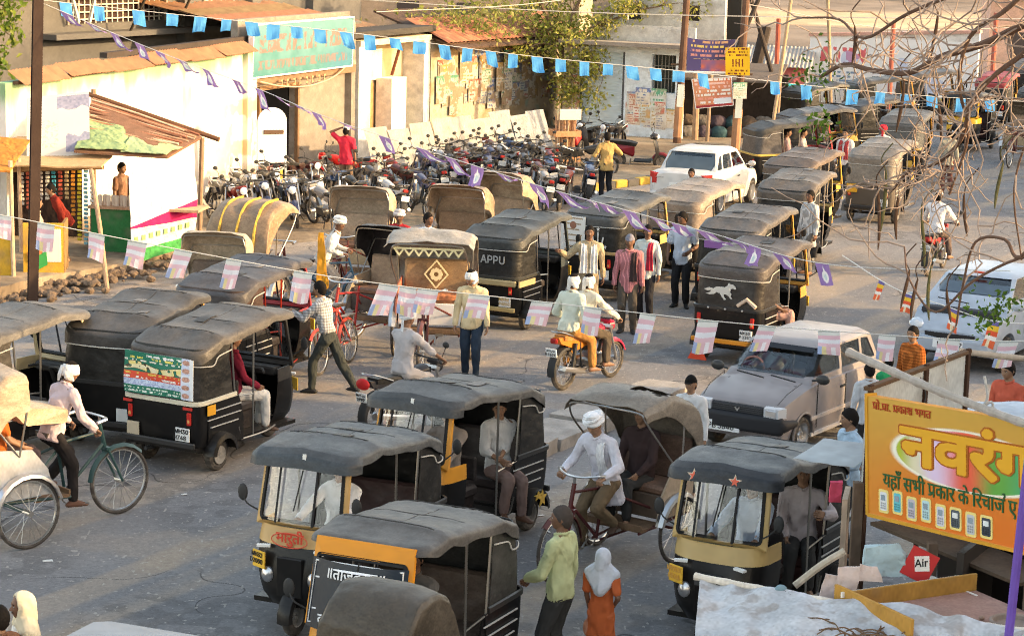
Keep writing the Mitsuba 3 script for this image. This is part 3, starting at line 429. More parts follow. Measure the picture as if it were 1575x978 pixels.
def cycle_rickshaw_proto(hood='full', seed=0, holes=False, hw=.52):
    L = []; A = lambda p, m, mt, c: L.append((p, g3(m), mt, c))
    for i, (x, y) in enumerate(((1.08, 0), (-.38, .52), (-.38, -.52))):
        nm = 'front_wheel' if i == 0 else 'rear_wheel#%d' % i
        A(nm, moved(torus(.35, .021, 32, 6), (x, y, .372)), 'rubber', (.035, .03, .028))
        A(nm + '/rim', moved(torus(.325, .011, 32, 5), (x, y, .372)), 'metal', (.6, .6, .58))
        A(nm + '/spokes', moved(spokes(.32, 24, .03, .045, .0028), (x, y, .372)), 'metal', (.5, .48, .45))
    A('frame', MB().bar((.83, 0, 1.02), (.90, 0, .74), .024).tube([(.90, .06, .74), (1.08, .06, .372)], .014, 6).tube([(.90, -.06, .74), (1.08, -.06, .372)], .014, 6).box((.90, 0, .75), (.05, .14, .03))
      .bar((.85, 0, .93), (.32, 0, .88), .017).bar((.88, 0, .8), (.40, 0, .36), .018).bar((.29, 0, 1.0), (.40, 0, .34), .017).bar((.40, .05, .34), (-.38, .12, .372), .014).bar((.40, -.05, .34), (-.38, -.12, .372), .014).bar((-.38, -.56, .372), (-.38, .56, .372), .02)
      .bar((.32, .03, .85), (-.2, .3, .6), .014).bar((.32, -.03, .85), (-.2, -.3, .6), .014).bar((.2, .4, .42), (-.7, .44, .5), .016).bar((.2, -.4, .42), (-.7, -.44, .5), .016), 'paint', 'frame')
    A('crank', MB().lathe([(.09, -.01), (.1, 0), (.09, .01)], axis='y', c=(.40, -.07, .34), n=18).bar((.4, -.1, .34), (.52, -.1, .24), .012).bar((.4, .1, .34), (.28, .1, .44), .012).box((.52, -.15, .24), (.08, .1, .03)).box((.28, .15, .44), (.08, .1, .03)), 'metal', (.35, .33, .3))
    A('handlebar', MB().tube(smooth_path([(.62, -.27, 1.10), (.74, -.25, 1.12), (.83, -.1, 1.10), (.83, .1, 1.10), (.74, .25, 1.12), (.62, .27, 1.10)], 4), .013, 6).bar((.83, 0, 1.10), (.83, 0, 1.0), .014).bar((.62, -.27, 1.10), (.74, -.26, 1.12), .02).bar((.62, .27, 1.10), (.74, .26, 1.12), .02), 'metal', (.55, .55, .55))
    A('saddle', MB().hull([(.12, -.11, 1.03), (.12, .11, 1.03), (.42, -.025, 1.02), (.42, .025, 1.02), (.12, -.1, .98), (.12, .1, .98), (.38, 0, .98)]), 'canvas', (.05, .04, .035))
    A('seat', MB().box((-.42, 0, .80), (.46, .88, .1), ch=.03), 'canvas', 'seat')
    A('seat_back', MB().box((-.70, 0, 1.06), (.08, .88, .48), ry=-.12, ch=.03), 'canvas', 'back')
    A('seat_box', MB().box((-.42, 0, .63), (.5, .92, .26), ch=.01), 'matte', 'box')
    A('footboard', MB().box((-.02, 0, .44), (.4, .84, .03)).box((.18, 0, .47), (.02, .84, .06)), 'wood', (.16, .1, .06))
    for s in (1, -1):
        A('side_panel#%d' % s, MB().poly(sg.Polygon([(-.70, .52), (-.05, .52), (-.12, .78), (-.3, 1.0), (-.76, 1.05)]), .02, frame((0, .47 * s, 0), (1, 0, 0), (0, 0, 1))), 'matte', 'side')
        A('mudguard#%d' % s, arc_guard((-.38, s * .52, .372), .40, 15, 175, .10, 10, .006, .035), 'metal', 'guard')
    A('front_mudguard', arc_guard((1.08, 0, .372), .385, 45, 175, .07, 8, .005, .02), 'paint', 'frame')
    if hood:
        sp, fl = CANOPY[hood]; cm = canopy_mesh(sp, hw, fl, seed, flare=.12 if hood == 'wide' else 0)
        if holes:
            v, f = cm; c = v[f].mean(1); bad = (np.abs(c[:, 0] + .28) < .13 + .05 * np.sin(c[:, 1] * 23)) & (c[:, 1] > .02) & (c[:, 1] < .44) & (c[:, 2] > 1.6); cm = (v, f[~bad])
        A('canopy', cm, 'canvas', 'hood')
        rb = MB()
        for (x, z) in ((sp[-1], sp[len(sp) // 2]) if hw > .5 else ()):
            rb.tube(smooth_path([(-.45, -.49, .95), (x * .75 - .1, -.51, z - .3), (x, -.48, z - .09), (x, -.4, z - .03), (x, 0, z - .02), (x, .4, z - .03), (x, .48, z - .09), (x * .75 - .1, .51, z - .3), (-.45, .49, .95)], 3), .011, 6)
        if hw > .5: A('canopy_rib', rb, 'metal', 'rib')
    return L

# ------------------------------------------------------------------ bicycle, motorcycle, scooter
def bicycle_proto():
    L = []; A = lambda p, m, mt, c: L.append((p, g3(m), mt, c))
    for nm, x in (('front_wheel', .58), ('rear_wheel', -.52)):
        A(nm, moved(torus(.335, .02, 30, 6), (x, 0, .355)), 'rubber', (.03, .028, .026)); A(nm + '/rim', moved(torus(.312, .01, 30, 5), (x, 0, .355)), 'metal', (.6, .6, .58)); A(nm + '/spokes', moved(spokes(.31, 24, .028, .04, .0028), (x, 0, .355)), 'metal', (.5, .5, .48))
    A('frame', MB().bar((.32, 0, 1.0), (.40, 0, .72), .02).tube([(.4, .05, .72), (.58, .05, .355)], .012, 6).tube([(.4, -.05, .72), (.58, -.05, .355)], .012, 6).bar((.34, 0, .92), (-.18, 0, .90), .016).bar((.38, 0, .78), (-.05, 0, .34), .016).bar((-.2, 0, .96), (-.05, 0, .34), .016)
      .bar((-.05, .04, .34), (-.52, .05, .355), .01).bar((-.05, -.04, .34), (-.52, -.05, .355), .01).bar((-.18, .03, .88), (-.52, .05, .355), .01).bar((-.18, -.03, .88), (-.52, -.05, .355), .01), 'paint', 'frame')
    A('crank', MB().lathe([(.09, -.01), (.1, 0), (.09, .01)], axis='y', c=(-.05, -.06, .34), n=18).bar((-.05, -.09, .34), (.08, -.09, .27), .011).bar((-.05, .09, .34), (-.18, .09, .41), .011).box((.08, -.14, .27), (.08, .1, .03)).box((-.18, .14, .41), (.08, .1, .03)), 'metal', (.35, .33, .3))
    A('handlebar', MB().tube(smooth_path([(.05, -.27, 1.03), (.2, -.26, 1.07), (.3, -.1, 1.06), (.3, .1, 1.06), (.2, .26, 1.07), (.05, .27, 1.03)], 4), .012, 6).bar((.3, 0, 1.06), (.32, 0, .98), .013), 'metal', (.55, .55, .55))
    A('saddle', MB().hull([(-.36, -.1, .99), (-.36, .1, .99), (-.08, -.025, .98), (-.08, .025, .98), (-.36, -.09, .94), (-.36, .09, .94), (-.12, 0, .94)]), 'canvas', (.05, .035, .03))
    A('carrier', MB().box((-.55, 0, .76), (.4, .14, .015)).bar((-.7, .06, .76), (-.52, .05, .37), .007, 5).bar((-.7, -.06, .76), (-.52, -.05, .37), .007, 5), 'metal', (.3, .3, .3))
    A('front_mudguard', arc_guard((.58, 0, .355), .365, 40, 175, .06, 8, .005, .02), 'paint', 'frame'); A('rear_mudguard', arc_guard((-.52, 0, .355), .365, 5, 150, .06, 8, .005, .02), 'paint', 'frame')
    return L
def motorcycle_proto(kind=0):
    L = []; A = lambda p, m, mt, c: L.append((p, g3(m), mt, c)); y0 = 0
    for nm, x in (('front_wheel', .66), ('rear_wheel', -.62)):
        A(nm, moved(torus(.27, .042 if x < 0 else .036, 26, 7), (x, 0, .305)), 'rubber', (.025, .024, .023)); A(nm + '/rim', moved(torus(.235, .014, 26, 5), (x, 0, .305)), 'metal', (.55, .55, .55)); A(nm + '/spokes', moved(spokes(.23, 18, .06, .05, .004), (x, 0, .305)), 'metal', (.5, .5, .5))
    A('fork', MB().tube([(.66, .09, .305), (.44, .09, .86)], .024, 7).tube([(.66, -.09, .305), (.44, -.09, .86)], .024, 7).box((.46, 0, .85), (.08, .24, .05), ry=.4), 'metal', (.45, .45, .45))
    A('front_mudguard', arc_guard((.66, 0, .305), .325, 20, 165, .12, 9, .006, .04), 'paint', 'tank')
    A('rear_mudguard', arc_guard((-.62, 0, .33), .34, 60, 195, .15, 8, .006, .04), 'plain', (.03, .03, .03))
    A('headlight', MB().lathe([(.001, -.12), (.07, -.09), (.092, 0), (.09, .015)], axis='x', c=(.58, 0, .86), n=16).box((.5, 0, .93), (.1, .2, .06), ch=.015), 'paint', 'cowl')
    A('lamp', MB().lathe([(.088, .012), (.06, .035), (.001, .045)], axis='x', c=(.58, 0, .86), n=16), 'plain', (.7, .72, .75))
    A('handlebar', MB().tube(smooth_path([(.24, -.36, .98), (.36, -.28, 1.02), (.43, -.1, .98), (.43, .1, .98), (.36, .28, 1.02), (.24, .36, .98)], 4), .013, 6).bar((.24, -.36, .98), (.33, -.31, 1.01), .02).bar((.24, .36, .98), (.33, .31, 1.01), .02).bar((.4, .16, .98), (.36, .36, .99), .007, 5).bar((.4, -.16, .98), (.36, -.36, .99), .007, 5), 'plain', (.04, .04, .04))
    for s in (1, -1): A('mirror#%d' % s, MB().tube(smooth_path([(.36, s * .26, 1.01), (.38, s * .3, 1.13), (.34, s * .36, 1.2)], 3), .006, 5).ell((.33, s * .37, 1.23), (.02, .06, .045), 1), 'plain', (.03, .03, .03))
    tk = m3.Manifold.batch_hull([m3.Manifold.sphere(1, 16).scale((.13, .12, .09)).translate((.24, 0, .84)), m3.Manifold.sphere(1, 16).scale((.12, .10, .08)).translate((-.02, 0, .80)), m3.Manifold.sphere(1, 16).scale((.1, .09, .07)).translate((.1, 0, .72))])
    A('tank', MB().mesh(tk), 'paint', 'tank')
    A('seat', MB().hull([(.02, y, .82) for y in (-.05, .05)] + [(-.3, y, z) for y in (-.11, .11) for z in (.74, .80)] + [(-.74, y, z) for y in (-.1, .1) for z in (.79, .86)] + [(-.5, y, .85) for y in (-.1, .1)]), 'canvas', 'seat')
    A('tail_panel', MB().hull([(-.1, y, .66) for y in (-.1, .1)] + [(-.2, y, .76) for y in (-.12, .12)] + [(-.85, y, .84) for y in (-.06, .06)] + [(-.8, y, .74) for y in (-.08, .08)] + [(-.4, y, .6) for y in (-.1, .1)]), 'paint', 'panel')
    A('engine', MB().box((.1, 0, .40), (.36, .24, .24), ch=.05).tube([(.16, 0, .46), (.26, 0, .66)], [.1, .09], 10).lathe([(.001, -.15), (.1, -.14), (.11, 0), (.1, .14), (.001, .15)], axis='y', c=(-.02, 0, .38), n=14), 'metal', (.28, .28, .28))
    A('frame', MB().bar((.42, 0, .86), (.3, 0, .3), .022).bar((.3, .08, .26), (-.3, .1, .28), .016).bar((.3, -.08, .26), (-.3, -.1, .28), .016).bar((-.3, .1, .3), (-.35, .1, .72), .016).bar((-.3, -.1, .3), (-.35, -.1, .72), .016).bar((-.2, .1, .33), (-.62, .1, .305), .02).bar((-.2, -.1, .33), (-.62, -.1, .305), .02).bar((-.6, .14, .32), (-.5, .13, .72), .03).bar((-.6, -.14, .32), (-.5, -.13, .72), .03)
      .bar((.05, -.28, .28), (.05, .28, .28), .014).bar((-.1, .1, .28), (-.2, .24, .02), .012), 'plain', (.03, .03, .03))
    A('exhaust', MB().tube(smooth_path([(.28, -.09, .55), (.38, -.11, .35), (.2, -.14, .24), (-.3, -.15, .27), (-.85, -.17, .38)], 3), [.02] * 8 + [.03] + [.045] * 3 + [.04], 8), 'metal', (.6, .58, .55))
    A('grab_rail', MB().tube(smooth_path([(-.45, -.12, .8), (-.8, -.12, .92), (-.9, 0, .93), (-.8, .12, .92), (-.45, .12, .8)], 4), .011, 6), 'metal', (.5, .5, .5))
    A('tail_light', MB().box((-.89, 0, .79), (.06, .13, .08), ch=.02), 'plain', (.26, .015, .012))
    A('number_plate', MB().box((-.95, 0, .62), (.012, .2, .13), ry=-.15), 'plain', (.75, .75, .72))
    return L
def scooter_proto():
    L = []; A = lambda p, m, mt, c: L.append((p, g3(m), mt, c))
    for nm, x in (('front_wheel', .62), ('rear_wheel', -.60)): A(nm, moved(tyre(.23, .09, .13), (x, 0, .23)), 'rubber', (.025, .024, .023)); A(nm + '/rim', moved(disc_rim(.135, .08), (x, 0, .23)), 'metal', (.4, .4, .4))
    P = [[(x + .02 * abs(y) * 0 - .25 * (y / .2) ** 2 * .3, y * k, z) for y in np.linspace(-.2, .2, 7)] for x, z, k in ((.30, .24, 1), (.48, .3, .95), (.56, .5, 1), (.52, .7, .9), (.46, .86, .6))]
    A('leg_shield', MB().grid(np.array(P), .02), 'paint', 'dark')
    A('floorboard', MB().box((.1, 0, .24), (.5, .3, .05), ch=.015), 'plain', (.03, .03, .03))
    A('front_mudguard', arc_guard((.62, 0, .23), .26, 10, 160, .13, 8, .008, .05), 'paint', 'body')
    A('fork', MB().bar((.62, .06, .23), (.46, .05, .7), .02).bar((.62, -.06, .23), (.46, -.05, .7), .02), 'plain', (.05, .05, .05))
    bd = m3.Manifold.batch_hull([m3.Manifold.sphere(1, 16).scale(s).translate(t) for s, t in (((.07, .12, .10), (-.2, 0, .44)), ((.16, .14, .10), (-.5, 0, .56)), ((.06, .06, .05), (-.92, 0, .70)), ((.07, .11, .06), (-.2, 0, .64)))])
    A('body', MB().mesh(bd), 'paint', 'body')
    A('seat', MB().hull([(-.05, y, .74) for y in (-.08, .08)] + [(-.3, y, .80) for y in (-.14, .14)] + [(-.85, y, .82) for y in (-.1, .1)] + [(-.1, y, .66) for y in (-.1, .1)] + [(-.85, y, .74) for y in (-.1, .1)]), 'canvas', (.02, .02, .02))
    A('handlebar', MB().ell((.42, 0, .95), (.12, .14, .09), 2).bar((.36, -.34, .97), (.4, 0, .97), .02).bar((.36, .34, .97), (.4, 0, .97), .02), 'paint', 'dark')
    A('headlight', MB().ell((.52, 0, .94), (.05, .09, .06), 2), 'plain', (.7, .72, .75))
    for s in (1, -1): A('mirror#%d' % s, MB().tube(smooth_path([(.38, s * .2, .99), (.4, s * .27, 1.12), (.38, s * .3, 1.2)], 3), .007, 5).ell((.37, s * .31, 1.24), (.02, .06, .05), 1), 'plain', (.02, .02, .02))
    A('tail_light', MB().ell((-.96, 0, .66), (.03, .08, .05), 1), 'plain', (.5, .02, .015))
    A('stand', MB().bar((-.25, .12, .26), (-.28, .2, .0), .014).bar((-.25, -.12, .26), (-.28, -.2, .0), .014), 'metal', (.3, .3, .3))
    return L

# ------------------------------------------------------------------ cars; x forwards
def mhull(pts): return m3.Manifold.hull_points(np.asarray(pts, float).tolist())
def sect(x, hw, z0, z1, tuck=.06, crown=.03):
    """one cross-section ring of a car's lower body, as points"""
    return [(x, s * hw * k, z) for s in (1, -1) for k, z in ((1 - tuck, z0), (1, z0 + .18), (1, z1 - .16), (1 - tuck * .7, z1 - .03), (.6, z1 + crown * .7))] + [(x, 0, z1 + crown)]
def car(t, spec, cols, glass='tinted_glass', driver=None):
    """spec: L sections of the lower body, base and roof outlines of the cabin, wheels"""
    body = m3.Manifold()
    for a, b in zip(spec['sec'], spec['sec'][1:]): body += mhull(sect(*a) + sect(*b))
    hw = max(s[1] for s in spec['sec']); wr = spec['r']
    for x in spec['wx']:
        body -= m3.Manifold.cylinder(2 * hw + 1, wr + .055, wr + .055, 28).translate((0, 0, -hw - .5)).rotate((90, 0, 0)).translate((x, 0, wr + .01)) - m3.Manifold.cube((1.5, 2 * hw - .4, 2), True).translate((x, 0, 0))
    (bx0, bx1, bh, bz), (rx0, rx1, rh, rz) = spec['cab']
    def cab(d, dz=0):
        ring = lambda x0, x1, h, z, r: [(x0 + d * 1.4 + (r if abs(sy) > .9 else 0), sy * (h - d), z) for sy in (1, .8, -.8, -1)] + [(x1 - d * 1.4 - (r if abs(sy) > .9 else 0), sy * (h - d), z) for sy in (1, .8, -.8, -1)]
        zm = bz + (rz - bz) * .86; k = .86
        return mhull(ring(bx0, bx1, bh, bz - .12, .06) + ring(bx0 + (rx0 - bx0) * k, bx1 + (rx1 - bx1) * k, bh + (rh - bh) * k + .012, zm - d, .06) + ring(rx0 + .05, rx1 - .05, rh - .06, rz - d - dz, .08) + [((rx0 + rx1) / 2, 0, rz + .015 - d)])
    G = cab(0); I = cab(.045); shell = G - I
    top = lambda x, h0=bz, h1=rz: x
    cut = m3.Manifold(); th = rz - bz
    def win(pts, y):   # side window through the given side
        pg = sg.Polygon(pts).buffer(-.02).buffer(.02)
        m = trimesh.creation.extrude_polygon(pg, 1.0, engine='earcut')
        v = m.vertices @ np.array([[1, 0, 0], [0, 0, 1], [0, 1, 0]]).T; v[:, 1] = v[:, 1] if y > 0 else -v[:, 1]
        f = m.faces if y < 0 else m.faces[:, ::-1]
        if trimesh.Trimesh(v, f).volume < 0: f = f[:, ::-1]
        return m3.Manifold(m3.Mesh(np.asarray(v, np.float32), np.asarray(f, np.uint32)))
    sides = [[win(p, s) for p in spec['side']] for s in (1, -1)]
    def endwin(x0, xr, h0, hr, fr):
        z0, z1 = bz + .05, rz - .07; f = lambda z: (z - bz) / (rz - bz)
        X = lambda z: x0 + (xr - x0) * f(z); Hh = lambda z: h0 + (hr - h0) * f(z) - .06
        return mhull([(X(z) + dx, s * Hh(z), z) for z in (z0, z1) for s in (1, -1) for dx in (-.16, .12)])
    fw = endwin(bx1, rx1, bh, rh, 1); bw = endwin(bx0, rx0, bh, rh, -1)
    cuts = [c for q in sides for c in q] + [fw, bw]
    cabin = shell
    for c in cuts: cabin = cabin - c
    hollow = cab(.05); body = body - hollow.scale((1, .96, 1)).translate((0, 0, 0))
    t.part('body', MB().mesh(body), 'paint', cols['body'], smooth=32)
    t.part('roof', MB().mesh(cabin), 'paint', cols['body'], smooth=32)
    lin = cab(.046) - cab(.056)
    for c in cuts: lin = lin - c
    t.part('lining', MB().mesh(lin), 'plain', (.05, .05, .05)); pane = cab(.012) - cab(.02)
    for nm, c in [('windscreen', fw), ('rear_window', bw)] + [('side_window', c) for q in sides for c in q]:
        v = pane ^ c
        if v.is_empty(): continue
        mm = v.to_mesh(); vv, ff = mm.vert_properties[:, :3], mm.tri_verts    # keep the outer sheet only
        tm = trimesh.Trimesh(vv, ff, process=False); ctr = vv.mean(0); out = (tm.face_normals * (tm.triangles_center - [ctr[0] * .0 + (bx0 + bx1) / 2, 0, bz])).sum(1) > .12 * 1
        if nm != 'side_window': out = (tm.face_normals[:, 0] * (1 if nm == 'windscreen' else -1)) > .2
        else: out = tm.face_normals[:, 1] * np.sign(ctr[1]) > .5
        t.part(nm, (np.array(vv), np.array(ff)[out]), glass, None, smooth=False)
    for i, x in enumerate(spec['wx']):
        for s in (1, -1):
            k = t.part('wheel', moved(tyre(wr, .17, wr * .66), (x, s * (hw - .1), wr)), 'rubber', (.02, .02, .02))
            t.part('hubcap', moved(disc_rim(wr * .68, .15), (x, s * (hw - .09), wr)), 'metal', (.55, .55, .55), under=k)
    t.part('interior', MB().box(((bx0 + bx1) / 2, 0, .45), (bx1 - bx0 - .3, 2 * bh - .3, .05)).box((bx1 - .1, 0, bz - .08), (.3, 2 * bh - .25, .12), ch=.03), 'plain', (.03, .03, .035))
    for x in spec['seats']:
        for s in ((.33, -.33) if x > -.3 else (0,)):
            t.part('seat', MB().box((x, s, .55), (.48, .48 if s else 1.1, .14), ch=.04).box((x - .24, s, .85), (.12, .46 if s else 1.1, .56), ry=-.18, ch=.04), 'canvas', cols.get('seat', (.12, .12, .13)))
    for s in (1, -1): t.part('wing_mirror', MB().ell((bx1 - .22, s * (bh + .14), bz + .07), (.05, .1, .07), 2).bar((bx1 - .22, s * (bh - .02), bz + .04), (bx1 - .22, s * (bh + .1), bz + .06), .015), 'paint', cols.get('mirror', (.03, .03, .03)))
    t.part('handle', MB().box((.0 + spec.get('hx', 0), hw + .004, bz - .16), (.16, .03, .03), ch=.008).box((.0 + spec.get('hx', 0), -hw - .004, bz - .16), (.16, .03, .03), ch=.008), 'plain', (.02, .02, .02))
    return hw
# ================================================================== people; x forwards, y to their left, feet at z = 0
def nrm(v): v = np.asarray(v, float); return v / (np.linalg.norm(v) + 1e-12)
def ball(c, r, n=10):
    s = m3.Manifold.sphere(1.0, n).scale(tuple(np.broadcast_to(r, (3,)).tolist()))
    return s.translate(tuple(map(float, c)))
def oball(c, r, A, n=12):
    """ellipsoid with radii r along the columns of A"""
    M = np.column_stack([np.asarray(A) * np.asarray(r)[None, :], np.asarray(c)])
    return m3.Manifold.sphere(1.0, n).transform(M.tolist())
def hull(*a): return m3.Manifold.batch_hull(list(a))
def bones(pts, rs, n=10):
    o = m3.Manifold()
    for (p, q), (a, b) in zip(zip(pts, pts[1:]), zip(rs, rs[1:])): o += hull(ball(p, a, n), ball(q, b, n))
    return o
def soft(m, step, it=6, fold=0.0, freq=16, seed=0, stretch=(1, 1, .5)):
    m = m.refine_to_length(step) if step else m
    mm = m.to_mesh(); tm = trimesh.Trimesh(mm.vert_properties[:, :3], mm.tri_verts, process=False); tm.merge_vertices()
    if it: trimesh.smoothing.filter_taubin(tm, lamb=.5, nu=.53, iterations=it)
    v = np.array(tm.vertices)
    if fold:
        p = v * freq * np.array(stretch) + seed * 13.7
        d = meshkit.fbm(p, 3, seed) - .5; ridge = 1 - np.abs(meshkit.noise(p * .8 + 5, seed + 3) * 2 - 1)
        v = v + np.array(tm.vertex_normals) * (fold * (1.3 * d + .8 * (ridge - .6)))[:, None]
    return (v, np.array(tm.faces))
def to_m3(mesh):
    return m3.Manifold(m3.Mesh(np.asarray(mesh[0], np.float32), np.asarray(mesh[1], np.uint32)))
def _head():
    v = np.array(_ICO[3].vertices); x, y, z = v[:, 0] * .098, v[:, 1] * .076, v[:, 2] * .118
    t = np.clip(-z / .118, 0, 1); y = y * (1 - .36 * t ** 1.4); x = np.where(x < 0, x * (1 - .5 * t ** 1.2), x * (1 - .08 * t)) + .012 * t
    x = np.where(x > .062, .062 + (x - .062) * .82, x)
    for sy in (1, -1): x = x - .011 * np.exp(-((y - sy * .031) / .015) ** 2 - ((z - .006) / .013) ** 2) * (x > .04)
    x = x + .005 * np.exp(-((z - .03) / .012) ** 2) * (x > .06) + .006 * np.exp(-(y / .02) ** 2 - ((z + .1) / .02) ** 2) * (x > .03)
    h = to_m3((np.stack([x, y, z], -1), _ICO[3].faces))
    h += hull(ball((.080, 0, .012), .007, 8), ball((.104, 0, -.026), .0115, 8), ball((.086, .013, -.03), .008, 8), ball((.086, -.013, -.03), .008, 8))
    h += hull(ball((.080, .016, -.060), .007, 8), ball((.080, -.016, -.060), .007, 8), ball((.088, 0, -.058), .007, 8))
    for s in (1, -1): h += ball((-.006, s * .077, -.008), (.02, .010, .032), 8)
    return h
HEAD = _head()
_h0 = HEAD.to_mesh(); HEADV = (_h0.vert_properties[:, :3], _h0.tri_verts)
SKULL = to_m3((np.array(_ICO[3].vertices) * [.098, .078, .118] * 1.0, _ICO[3].faces))
def _hand(curl, thumb):
    o = hull(ball((.0, .012, 0), .02, 8), ball((.0, -.012, 0), .02, 8), ball((.085, .030, 0), .0125, 8), ball((.08, -.03, 0), .0125, 8), ball((.045, .034, 0), .014, 8))
    for y, l in ((.030, .072), (.010, .08), (-.011, .075), (-.031, .058)):
        a, p = .25 * curl, np.array([.085, y, 0.]); pts = [p]
        for k, f in enumerate((.46, .31, .25)):
            a += curl * (.45 if k == 0 else .6); p = p + l * f * np.array([math.cos(a), 0, -math.sin(a)]); pts.append(p)
        o += bones(pts, [.0095, .009, .0085, .0075], 6)
    o += bones([(.02, .03, -.004), (.05, .055, -.012), (.075, .062 - .02 * thumb, -.02 - .02 * thumb), (.095, .06 - .035 * thumb, -.03 - .03 * thumb)], [.014, .011, .010, .008], 6)
    return o
HANDS = {'relax': _hand(.55, .3), 'grip': _hand(1.75, 1.0), 'flat': _hand(.15, .1)}
def ik(a, b, l1, l2, hint):
    a, b = np.asarray(a, float), np.asarray(b, float); d = b - a; L = np.linalg.norm(d)
    if L > (l1 + l2) * .995: b = a + d / L * (l1 + l2) * .995; d = b - a; L = np.linalg.norm(d)
    u = d / L; k = (l1 * l1 - l2 * l2 + L * L) / (2 * L); h = math.sqrt(max(l1 * l1 - k * k, 0)); n = np.asarray(hint, float); n = n - u * (n @ u); n = nrm(n)
    return a + u * k + n * h, b
SKIN = [(.20, .105, .062), (.15, .075, .045), (.25, .14, .085), (.11, .056, .035)]
def person(label, at, deg, pel=(0, 0, .90), lean=0, twist=0, side=0, head=(0, 0), lh=(.05, .26, .72), rh=(.05, -.26, .72), lf=(.02, .10, .08), rf=(-.02, -.10, .08), grip='relax', s=1.0,
           skin=0, shirt=(.6, .6, .6), sleeve='long', hem=.14, pants=(.05, .05, .05), flare=1.0, hair=(.012, .010, .009), wear='hair', wrapc=(.75, .74, .72), shoes=None, face=True, moustache=False, lod=1, group=None,
           scarf=None, scarfc=(.8, .8, .8), elbow=None, knee=(1, 0, .15), collar=True, cat='person', skirt=False, stripes=None, belly=1.0, legs=True, seed=None):
    sd = seed if seed is not None else len(_used) % 97
    x, y, z = at; M = pose(x, y, z, deg, s=s); t = Thing('person', label, cat, group, M)
    sk = SKIN[skin] if isinstance(skin, int) else skin; step = .034 if lod == 0 else .044 if lod == 1 else .065
    P = np.array(pel, float); A = rotm(math.radians(side), math.radians(lean), math.radians(twist)); X, Y, U = A[:, 0], A[:, 1], A[:, 2]
    sh = {k: P + U * .475 + Y * (k * .172) + X * -.005 for k in (1, -1)}; hp = {k: P + np.array([0, k * .088, -.02]) for k in (1, -1)}
    arms = {}
    for k, w in ((1, lh), (-1, rh)):
        hint = (elbow or {}).get(k, (-.8, k * .5, -.35)); e, w2 = ik(sh[k], w, .285, .255, hint); arms[k] = (sh[k], e, w2)
    lg = {}
    for k, f in ((1, lf), (-1, rf)):
        kn, f2 = ik(hp[k], f, .425, .41, knee if len(np.shape(knee)) == 1 else knee[k]); lg[k] = (hp[k], kn, f2)
    waist, chest = P + U * .2, P + U * .36 + X * .005
    hy, hpit = math.radians(twist + head[0]), math.radians(head[1] + lean * .25); HA = rotm(0, hpit, hy); nb = P + U * .525; hc = nb + nrm(U * .6 + HA[:, 2] * .5) * .105 + HA[:, 2] * .075 + HA[:, 0] * .015
    # --- the body, one continuous mesh
    tor = hull(oball(P, (.085, .135, .09), A), oball(waist, (.075 * belly, .115, .07), A)) + hull(oball(waist, (.075 * belly, .115, .07), A), oball(chest, (.09, .14, .11), A)) + hull(oball(chest, (.08, .13, .09), A), ball(sh[1], .05), ball(sh[-1], .05), ball(nb, .055))
    tor += hull(ball(nb - U * .02, .058), ball(hc - HA[:, 2] * .06 - HA[:, 0] * .015, .052))
    for k in (1, -1): tor += bones(arms[k], [.048, .038, .026], 8)
    if legs:
        for k in (1, -1):
            tor += bones(lg[k], [.075, .05, .034], 8); a = lg[k][2]; fd = nrm([1, k * .2, 0]); tor += hull(ball(a + [0, 0, -.02], .036, 8), ball(a + fd * -.05 + [0, 0, -.045], .034, 8), ball(a + fd * .13 + np.array([0, k * .015, -.062]), (.035, .038, .02), 8))
    tor = to_m3(soft(tor, .05 if lod else .04, 4))
    bd = tor + HEAD.transform(np.column_stack([HA, hc]).tolist())
    for k in (1, -1):
        g = grip if isinstance(grip, str) else grip[k]; fd = nrm(arms[k][2] - arms[k][1]); pn = nrm(np.cross(fd, np.cross([0, 0, 1.0] if g != 'relax' else [0, k, 0.0], fd)))
        B = np.column_stack([fd, np.cross(pn, fd) , pn])
        if k == 1 and g == 'grip': B[:, 1] *= 1
        H = HANDS[g]
        if (k == 1) == (g == 'grip'): H = H.scale((1, -1, 1))
        bd += H.transform(np.column_stack([B, arms[k][2] - fd * .012]).tolist())
    mm = bd.to_mesh(); put(t.key, (np.array(mm.vert_properties[:, :3]), np.array(mm.tri_verts)), 'skin', sk, M, 40)
    # --- clothes
    sw = lambda c, a, b, d: oball(c, (a, b, d), A)
    top = hull(sw(P + U * .08, .112 * belly, .158, .08), sw(waist, .108 * belly, .150, .08)) + hull(sw(waist, .108 * belly, .150, .08), sw(chest, .118, .170, .12)) + hull(sw(chest, .112, .162, .11), ball(sh[1], .064), ball(sh[-1], .064), ball(nb - U * .01, .07))
    hb = P - U * hem
    if hem > .02:
        w2 = .05 * max(hem - .2, 0); top += hull(sw(P + U * .10, .124 * belly, .170, .06), sw(P - U * min(hem, .1), .132 * belly, .180, .04), sw(hb - U * .05, .134 * belly + w2, .182 + w2, .05)); top = top.trim_by_plane(tuple(U), float(U @ hb))
    for k in (1, -1):
        a, e, w = arms[k]
        if sleeve == 'long': top += bones([a, e, w - nrm(w - e) * .015], [.066, .055, .042], 10)
        elif sleeve == 'roll': top += bones([a, e, e + (w - e) * .35], [.066, .056, .05], 10)
        else: top += bones([a, a + (e - a) * .72], [.068, .064], 10)
    top -= ball(nb + U * .07 + X * .03, (.062, .062, .06), 12)
    if sleeve == 'long':
        for k in (1, -1): e, w = arms[k][1:]; top -= hull(ball(w - nrm(w - e) * .002, .034, 8), ball(w + nrm(w - e) * .1, .05, 8))
    t.part('shirt' if hem < .3 else 'kurta', soft(top, step, 5, .026, 11, sd), stripes or 'cloth', shirt, smooth=60)
